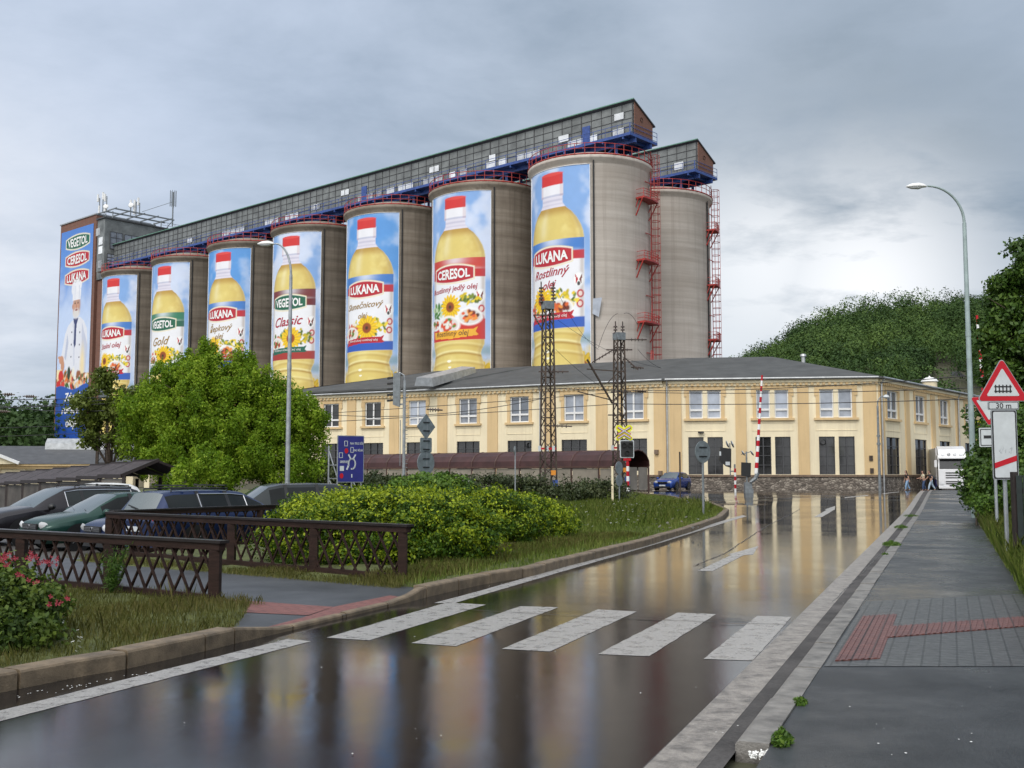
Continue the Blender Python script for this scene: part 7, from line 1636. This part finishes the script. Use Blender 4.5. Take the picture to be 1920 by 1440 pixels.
    for mir in (1, -1):
        for nm, mm, pts in spec['lamps']:
            b = MB(); n_ = 12; cx0, cy0, cz0, ry_, rz_, bulge = pts
            ring = [(cx0+abs(math.cos(q*.5236))*0+bulge*(math.cos(q*.5236)*mir > 0)*abs(math.cos(q*.5236))*(-1 if cx0 > 1 else 1)*.9, cy0*mir+ry_*math.cos(q*.5236), cz0+rz_*math.sin(q*.5236)) for q in range(n_)]
            b.add(ring+[(cx0+(.05 if cx0 > 1 else -.05), cy0*mir, cz0)], [(q, (q+1) % n_, n_) for q in range(n_)]); b.build(nm, M[mm], t, world=False, smooth_=True, fix=True)
        b = MB(); i = screen[0]+0; p = topat(i, 4); b.lathe([(.02, -.11), (.08, -.08), (.095, 0), (.08, .08), (.02, .11)], (p.x+.35, (p.y+.16)*mir, p.z+.10), 10, Matrix.Rotation(R_(90), 3, 'X')); b.bar((p.x+.38, (p.y-.02)*mir, p.z+.03), (p.x+.36, (p.y+.1)*mir, p.z+.07), .05, .04); b.build('mirror', P_[colour] if colour not in ('black',) else M['black'], t, world=False, smooth_=True)
        for dx_ in spec.get('handles', ()): b = MB(); k = len(st)//2; b.box((dx_, (st[k][4]+.012)*mir, st[k][3]-.07), (.2, .03, .035)); b.build('door_handle', P_[colour], t, world=False)
    b = MB(); b.box((fx-.03, 0, spec.get('grille', .62)), (.05, wn*1.0, .14)); g_ = b.build('grille', M['black'], t, world=False)
    b = MB()
    for q in (-.035, .0, .035): b.box((fx-.06, 0, spec.get('grille', .62)+q), (.012, wn*.96, .012))
    b.lathe([(.055, 0), (.055, .015), (.04, .015)], (fx-.065, 0, spec.get('grille', .62)), 14, Matrix.Rotation(R_(-90), 3, 'Y')); b.build('grille_bar', M['chrome'], g_, world=False)
    b = MB(); b.box((fx-.05, 0, .40), (.03, .5, .11)); b.build('number_plate', M['signwhite'], t, world=False)
    b = MB(); b.box((xs[-1]+.02, 0, spec.get('rplate', .62)), (.03, .5, .11)); b.build('number_plate', M['signwhite'], t, world=False)
    b = MB(); b.box((fx+.02, 0, .27), (.1, wn*1.6, .12)); b.build('lower_intake', M['black'], t, world=False)
    if 'rails' in spec:
        i0, i1 = spec['rails']
        for mir in (1, -1):
            b = MB(); pts = [topat(i, 7)+Vector((0, 0, .07)) for i in range(i0, i1+1)]; pts = [topat(i0, 7)]+pts+[topat(i1, 7)]; b.tube([(p.x, (p.y-.04)*mir, p.z) for p in pts], .018, 6); b.build('roof_rail', M['black'], t, world=False)
        for xx in spec.get('bars', ()): MB().bar((xx, -.6, spec['ztop']+.10), (xx, .6, spec['ztop']+.10), .06, .03).build('roof_bar', M['black'], t, world=False)
    i = screen[0]; p = topat(i, 9)
    for q in (-.5, .1): MB().bar((p.x+.05, q, p.z+.02), (p.x+.22, q+.5, p.z+.10), .02, .02).build('wiper', M['black'], t, world=False)
    if rear and spec.get('rwiper'):
        q1 = topat(rear[-1]+1, 9); b = MB(); b.bar((q1.x+.02, 0, q1.z+.02), (q1.x-.02, -.42, q1.z+.10), .025, .02); b.build('rear_wiper', M['black'], t, world=False)
    return t
hatch = [(0, .66, .40, .58, .62), (.06, .74, .60, .62, .76), (.35, .84, .66, .70, .82), (.75, .91, .69, .77, .845), (1.12, .96, .70, .84, .855), (1.45, 1.15, .66, .88, .86), (1.95, 1.40, .58, .90, .865), (2.3, 1.445, .57, .905, .87), (2.45, 1.45, .57, .905, .87), (3.1, 1.44, .57, .91, .865), (3.55, 1.40, .56, .92, .85), (3.80, 1.30, .56, .93, .83), (4.05, 1.0, .62, .92, .80), (4.15, .80, .70, .74, .76)]
hspec = dict(axles=(.80, 3.35), lamps=[('headlight', 'lens', (.0, .56, .66, .16, .085, .10)), ('tail_light', 'taillight', (4.10, .60, .85, .13, .10, .02)), ('indicator', 'amber', (.62, .845, .62, .01, .025, 0))], pillar=(7,), handles=(2.2, 3.1), rplate=.7)
wag = [(0, .62, .42, .56, .62), (.06, .72, .62, .62, .78), (.4, .84, .68, .72, .84), (1.2, .95, .71, .84, .865), (1.6, 1.18, .65, .87, .87), (2.1, 1.41, .57, .90, .875), (2.5, 1.455, .56, .905, .88), (2.62, 1.458, .56, .905, .88), (3.3, 1.46, .56, .91, .88), (3.42, 1.46, .56, .915, .875), (4.05, 1.445, .56, .93, .86), (4.28, 1.40, .55, .94, .845), (4.52, 1.02, .60, .94, .82), (4.62, .78, .70, .72, .78)]
wspec = dict(axles=(.85, 3.65), lamps=[('headlight', 'lens', (0, .58, .64, .18, .07, .12)), ('tail_light', 'taillight', (4.56, .66, .80, .09, .16, .02))], pillar=(7, 9), chrome=(5, 6, 7, 8, 9), rails=(6, 10), bars=(2.6, 3.7), ztop=1.46, rwiper=True, handles=(2.35, 3.2), rplate=.6)
suv = [(0, .72, .45, .62, .66), (.06, .86, .68, .70, .84), (.45, 1.0, .74, .85, .93), (1.25, 1.12, .77, 1.0, .955), (1.62, 1.36, .70, 1.02, .96), (2.15, 1.63, .62, 1.04, .965), (2.5, 1.69, .61, 1.05, .965), (2.62, 1.695, .61, 1.05, .965), (3.35, 1.70, .61, 1.06, .965), (3.47, 1.70, .61, 1.06, .96), (4.15, 1.67, .60, 1.10, .95), (4.42, 1.58, .60, 1.13, .93), (4.68, 1.10, .70, 1.05, .88), (4.75, .8, .75, .75, .85)]
sspec = dict(axles=(.92, 3.78), wheel=.37, grille=.78, lamps=[('headlight', 'lens', (0, .66, .82, .2, .09, .14)), ('tail_light', 'taillight', (4.68, .72, .98, .16, .12, .02)), ('fog_light', 'lens', (.0, .62, .48, .07, .07, .05))], pillar=(7, 9), chrome=(5, 6, 7, 8, 9, 10), handles=(2.4, 3.2), rails=(6, 10), ztop=1.7, rplate=.9)
crv = [(0, .75, .42, .64, .62), (.06, .88, .64, .72, .80), (.4, 1.0, .70, .86, .86), (.95, 1.08, .72, .96, .885), (1.3, 1.32, .66, .98, .89), (1.72, 1.60, .58, 1.0, .895), (2.05, 1.665, .57, 1.01, .895), (2.18, 1.67, .57, 1.01, .895), (2.95, 1.68, .57, 1.02, .895), (3.07, 1.68, .57, 1.02, .89), (3.75, 1.66, .56, 1.05, .88), (4.1, 1.58, .56, 1.07, .87), (4.4, 1.08, .66, 1.03, .84), (4.5, .8, .7, .75, .8)]
cspec = dict(axles=(.85, 3.5), wheel=.34, grille=.80, lamps=[('headlight', 'lens', (0, .60, .84, .17, .09, .12)), ('tail_light', 'taillight', (4.45, .68, .98, .1, .2, .02))], pillar=(7, 9), handles=(2.1, 2.9), rplate=.9)
SG = dict(side=(5, 6, 7, 8, 9), screen=(4, 5), rear=(11,))
def place(fn, px, py, Y, head, back, label, col_, st, sp, side=(5, 6, 8, 9), screen=(4,), rear=(11,)):
    # the nose is put at a surveyed ground point of the car park, heading towards head
    x = at_px(px, Y); z = zf(x, Y)+.012; h = Vector((head[0], head[1])).normalized()
    return car('parked_car', x+h.x*back, Y+h.y*back, z, h, label, col_, st, None, side, screen, rear, sp)
place(None, 62, 0, 27.0, (-.66, -.75), 0, 'dark green hatchback parked nose out between the black SUV and the navy estate', 'green', hatch, hspec, side=(5, 6, 7, 8, 9), screen=(4, 5), rear=(11,))
bs = place(None, -45, 0, 29.0, (-.66, -.75), 0, 'black off-roader with chrome window trim, leftmost of the parked cars', 'black', suv, sspec, side=(5, 6, 7, 8, 9, 10), screen=(3, 4), rear=(11,))
place(None, 256, 0, 24.1, (.60, .80), 4.6, 'navy blue estate car with roof rails showing its rear window behind the fences', 'navy', wag, wspec, side=(4, 5, 6, 7, 8, 9, 10), screen=(3, 4), rear=(11,))
place(None, 179, 0, 25.6, (-.66, -.75), 0, 'dark blue small car whose nose shows left of the navy estate', 'navy', hatch, hspec, side=(5, 6, 7, 8, 9), screen=(4, 5), rear=(11,))
place(None, 372, 0, 28.4, (-.86, -.51), 0, 'charcoal grey off-roader parked nose out behind the hedge', 'grey', crv, cspec, side=(5, 6, 7, 8, 9, 10), screen=(3, 4), rear=(11,))
wc = place(None, 55, 0, 40, (-.86, -.51), 0, 'white hatchback of which only the roof shows behind the black off-roader', 'white', hatch, hspec, side=(5, 6, 7, 8, 9), screen=(4, 5), rear=(11,))
bs.scale = (1, 1, .93); wc.scale = (1, 1, 1.1)
place(None, 1242, 0, 83, (-.50, -.86), 0, 'bright blue small car standing by the factory wall near the level crossing', 'blue', hatch, hspec, side=(5, 6, 7, 8, 9), screen=(4, 5), rear=(11,))

# ------------------------------------------------------------------ lorry
x, y = at_px(1787, 96), 96; z = zf(x, y); t = thing('lorry', (x, y, z), 'white high roofed lorry coming round the factory corner towards the crossing', 'lorry', None, math.atan2(1.0, .30)-math.pi/2)
wm_ = paint('white_lorry_paint', (.68, .68, .70), 0)
def cab(pts, x0, x1): b = MB(); b.prism([(x0, p[0], p[1]) for p in pts], (x1-x0, 0, 0)); return b
b = cab([(0, .35), (-.05, .9), (0, 1.9), (.08, 2.0), (.35, 2.95), (.55, 3.2), (2.2, 3.2), (2.2, .6), (.6, .35)], -1.22, 1.22); b.build('cab', wm_, t, world=False, fix=True)
b = cab([(.30, 2.97), (.42, 3.3), (.9, 3.75), (2.2, 4.05), (2.2, 3.21), (.55, 3.21)], -1.15, 1.15); b.build('roof_fairing', wm_, t, world=False, fix=True)
b = MB(); b.add([(-1.12, .03, 1.96), (1.12, .03, 1.96), (1.06, .30, 2.88), (-1.06, .30, 2.88)], [(0, 1, 2, 3)]); b.build('windscreen', M['darkpane'], t, world=False)
b = MB(); b.box((0, .12, 2.94), (2.3, .5, .10)); b.build('sun_visor', wm_, t, world=False)
for q in (-.78, -.28, .22, .72): b = MB(); b.lathe([(.13, -.05), (.15, .02), (.13, .06), (.01, .07)], (q, .38, 3.28), 14, Matrix.Rotation(R_(75), 3, 'X')); b.build('roof_lamp', M['lens'], t, world=False)
b = MB()
for k in (1.62, 1.40, 1.18, .84, .66): b.box((0, -.045, k), (1.25, .04, .09))
b.build('grille', M['black'], t, world=False)
b = MB(); b.box((0, -.06, .48), (.62, .05, .12)); b.build('number_plate', M['ink_black'], t, world=False)
b = MB(); b.box((0, .0, .30), (2.44, .3, .16)); b.build('bumper', wm_, t, world=False)
for q in (-.95, .95):
    MB().box((q, -.055, .68), (.34, .05, .2)).build('headlight', M['lens'], t, world=False); MB().box((q*.82, -.055, .46), (.2, .05, .12)).build('fog_lamp', M['lens'], t, world=False)
    MB().box((q*1.5, .1, 2.45), (.22, .12, .62)).build('mirror', wm_, t, world=False); MB().bar((q*1.25, .15, 2.75), (q*1.5, .1, 2.7), .05, .05).build('mirror_arm', M['black'], t, world=False)
    sd_ = 1 if q > 0 else -1; b = MB(); b.add([(1.225*sd_, .25, 2.0), (1.225*sd_, 1.15, 2.0), (1.225*sd_, 1.15, 2.8), (1.225*sd_, .42, 2.8)], [(0, 1, 2, 3)]); b.build('side_window', M['darkpane'], t, world=False)
    for wy in (1.3, 6.8, 8.1): b = MB(); b.lathe([(.3, -.15), (.5, -.15), (.52, .1), (.5, .15), (.3, .13), (.02, .08)], (1.05*sd_, wy, .52), 18, Matrix.Rotation(R_(90*sd_), 3, 'Y')); b.build('wheel', M['rubber'], t, world=False)
    MB().box((1.0*sd_, 3.0, .7), (.5, 1.8, .7)).build('side_skirt', M['signblue'], t, world=False)
b = MB(); b.box((0, 6.0, 2.45), (2.5, 8.0, 2.9)); b.box((0, 6.0, .85), (1.0, 8.0, .26)); b.build('trailer', wm_, t, world=False)

# ------------------------------------------------------------------ people
def skin_mesh(name, chains, m, parent, sub=1):
    V = []; E_ = []; R0 = []; idx = {}
    for ch in chains:
        prev = None
        for (p, r) in ch:
            k = tuple(round(q, 4) for q in p)
            if k not in idx: idx[k] = len(V); V.append(k); R0.append(r)
            i = idx[k]
            if prev is not None and prev != i: E_.append((prev, i))
            prev = i
    me = bpy.data.meshes.new(name); me.from_pydata(V, E_, []); o = bpy.data.objects.new(name, me); COL.objects.link(o)
    o.modifiers.new('s', 'SKIN'); 
    for i, r in enumerate(R0): me.skin_vertices[0].data[i].radius = (r, r)
    me.skin_vertices[0].data[0].use_root = True
    o.modifiers.new('d', 'SUBSURF').levels = sub
    dg = bpy.context.evaluated_depsgraph_get(); me2 = bpy.data.meshes.new_from_object(o.evaluated_get(dg)); o.modifiers.clear(); o.data = me2; me2.name = name; me2.materials.clear(); me2.materials.append(m)
    me2.polygons.foreach_set('use_smooth', [True]*len(me2.polygons)); o.parent = parent; return o
cl = {k: mat(k, c, .8, var=.15, scale=8) for k, c in (('light_blue_denim', (.20, .31, .46)), ('dark_blue_denim', (.04, .07, .15)), ('pale_denim', (.34, .42, .52)), ('black_cotton', (.014, .012, .014)), ('cream_cotton', (.55, .50, .36)), ('navy_cotton', (.02, .025, .035)), ('dark_brown_hair', (.022, .012, .009)), ('rose_scarf', (.25, .05, .09)))}
def person(px, Y, face, label, top, legs, stride, arm_l, arm_r, longhair, lean, bag=False):
    x = at_px(px, Y); t = thing('person', (x, Y, zf(x, Y)), label, 'person', None, face)          # local +x is the way they walk
    hip = (0, 0, .92); ch = lean; neck = (ch*.8, 0, 1.43); head = (ch+.03, 0, 1.58)
    def leg(s_, fx): return [((0, 0, .92), .115), ((fx*.08, s_*.09, .86), .095), ((fx*.5+.06, s_*.1, .50), .062), ((fx-.02, s_*.1, .12+max(0, -fx)*.18), .042), ((fx+.12, s_*.1, .05+max(0, -fx)*.10), .036), ((fx+.19, s_*.1, .04+max(0, -fx)*.04), .028)]
    sh = lambda s_: (ch*.75, s_*.17, 1.36)
    def arm(s_, a):
        el, ha = a; el = (sh(s_)[0]+el[0], s_*.22+el[1], 1.36+el[2]); w_ = (el[0]+ha[0], el[1]+ha[1], el[2]+ha[2]); return el, w_
    chains = [[(hip, .12), ((ch*.3, 0, 1.08), .115), ((ch*.6, 0, 1.27), .13), (neck, .052), ((head[0]-.01, 0, 1.53), .065), ((head[0], 0, 1.63), .082), ((head[0], 0, 1.70), .05)]]
    for s_, fx in ((1, stride), (-1, -stride)): chains.append(leg(s_, fx))
    hands = []
    for s_, a in ((1, arm_l), (-1, arm_r)):
        el, w_ = arm(s_, a); chains.append([((ch*.6, 0, 1.27), .13), (sh(s_), .06), (el, .042), (w_, .03), tuple([(w_[0]+(w_[0]-el[0])*.28, w_[1]+(w_[1]-el[1])*.28, w_[2]+(w_[2]-el[2])*.28), .026])]); hands.append((el, w_))
    skin_mesh('body', chains, M['skin'], t)
    for el, w_ in hands:              # five unequal fingers from the palm
        d_ = (Vector(w_)-Vector(el)).normalized(); pl_ = Vector(w_)+(Vector(w_)-Vector(el))*.26; sd_ = d_.cross(Vector((0, 1, .2))).normalized(); nn = d_.cross(sd_); fg = MB()
        for q, L in ((-.028, .062), (-.010, .075), (.010, .072), (.028, .055)): fg.tube([pl_+sd_*q, pl_+sd_*q+d_*L*.55+nn*.008, pl_+sd_*q*1.1+d_*L+nn*.028], [.009, .008, .006], 6)
        fg.tube([pl_-d_*.045+sd_*.026, pl_-d_*.01+sd_*.052+nn*.01, pl_+d_*.022+sd_*.056+nn*.02], [.010, .009, .007], 6); fg.build('fingers', M['skin'], t, world=False, smooth_=True)
    k = 1.0
    skin_mesh('trousers', [[((0, 0, 1.0), .135), ((0, 0, .92), .135)]]+[[((0, 0, .92), .135)]+[(p, r+.022) for p, r in leg(s_, fx)[1:4]] for s_, fx in ((1, stride), (-1, -stride))], cl[legs], t)
    sleeves = []
    for s_, (el, w_) in zip((1, -1), hands): m_ = tuple(a*.45+b_*.55 for a, b_ in zip(sh(s_), el)); sleeves.append([((ch*.6, 0, 1.27), .15), (sh(s_), .078), (m_, .062)])
    skin_mesh('shirt', [[((0, 0, .97), .132), ((ch*.3, 0, 1.08), .132), ((ch*.6, 0, 1.27), .15), ((ch*.74, 0, 1.38), .075)]]+sleeves, cl[top], t)
    hr = [[((head[0]-.045, 0, 1.62), .082), ((head[0]-.03, 0, 1.71), .075)], [((head[0]-.045, 0, 1.62), .082), ((head[0]-.085, 0, 1.52), .062)]]
    if longhair: hr[1] += [((head[0]-.12, 0, 1.38), .075), ((head[0]-.13, 0, 1.24), .05)]
    skin_mesh('hair', hr, cl['dark_brown_hair'], t)
    for s_ in (1, -1): MB().lathe([(.001, -.012), (.010, 0), (.001, .012)], (head[0]+.078, s_*.03, 1.625), 8).build('eye', M['ink_black'], t, world=False)
    b = MB(); b.prism([(head[0]+.078, -.014, 1.585), (head[0]+.078, .014, 1.585), (head[0]+.085, 0, 1.63)], (.022, 0, -.004)); b.build('nose', M['skin'], t, world=False)
    b = MB(); b.box((head[0]+.068, 0, 1.552), (.02, .045, .01)); b.build('mouth', M['ink_red'], t, world=False)
    for s_ in (1, -1): MB().lathe([(.001, -.03), (.018, 0), (.001, .03)], (head[0]-.005, s_*.086, 1.615), 8).build('ear', M['skin'], t, world=False)
    for s_, fx in ((1, stride), (-1, -stride)): q = leg(s_, fx); b = MB(); b.tube([(q[3][0][0]-.05, q[3][0][1], q[4][0][2]), q[4][0], (q[5][0][0]+.02, *q[5][0][1:])], [.045, .05, .036], 8); b.build('shoe', M['black'], t, world=False, smooth_=True)
    if bag: b = MB(); b.lathe([(.02, -.16), (.12, -.12), (.14, 0), (.12, .12), (.02, .16)], (ch*.3-.2, 0, 1.12), 12); b.build('bag', cl['navy_cotton'], t, world=False, smooth_=True)
    return t
person(1701, 88, math.pi, 'person with long dark hair, black top and light blue jeans, leftmost of three', 'black_cotton', 'light_blue_denim', .22, ((-.08, .04, -.26), (-.06, 0, -.24)), ((.02, -.02, -.27), (.06, 0, -.24)), True, .10)
person(1732, 88.6, math.pi, 'person in cream top and dark jeans reaching an arm forward, middle of three', 'cream_cotton', 'dark_blue_denim', .16, ((.04, .05, -.26), (.22, 0, -.06)), ((.12, -.02, -.24), (.24, .04, -.05)), True, .08)
person(1746, 88.2, math.pi, 'person in a dark top and pale jeans stepping out in front of the white lorry', 'navy_cotton', 'pale_denim', .32, ((-.1, .05, -.25), (.1, 0, -.2)), ((.1, -.03, -.25), (.18, 0, -.14)), False, .16, True)
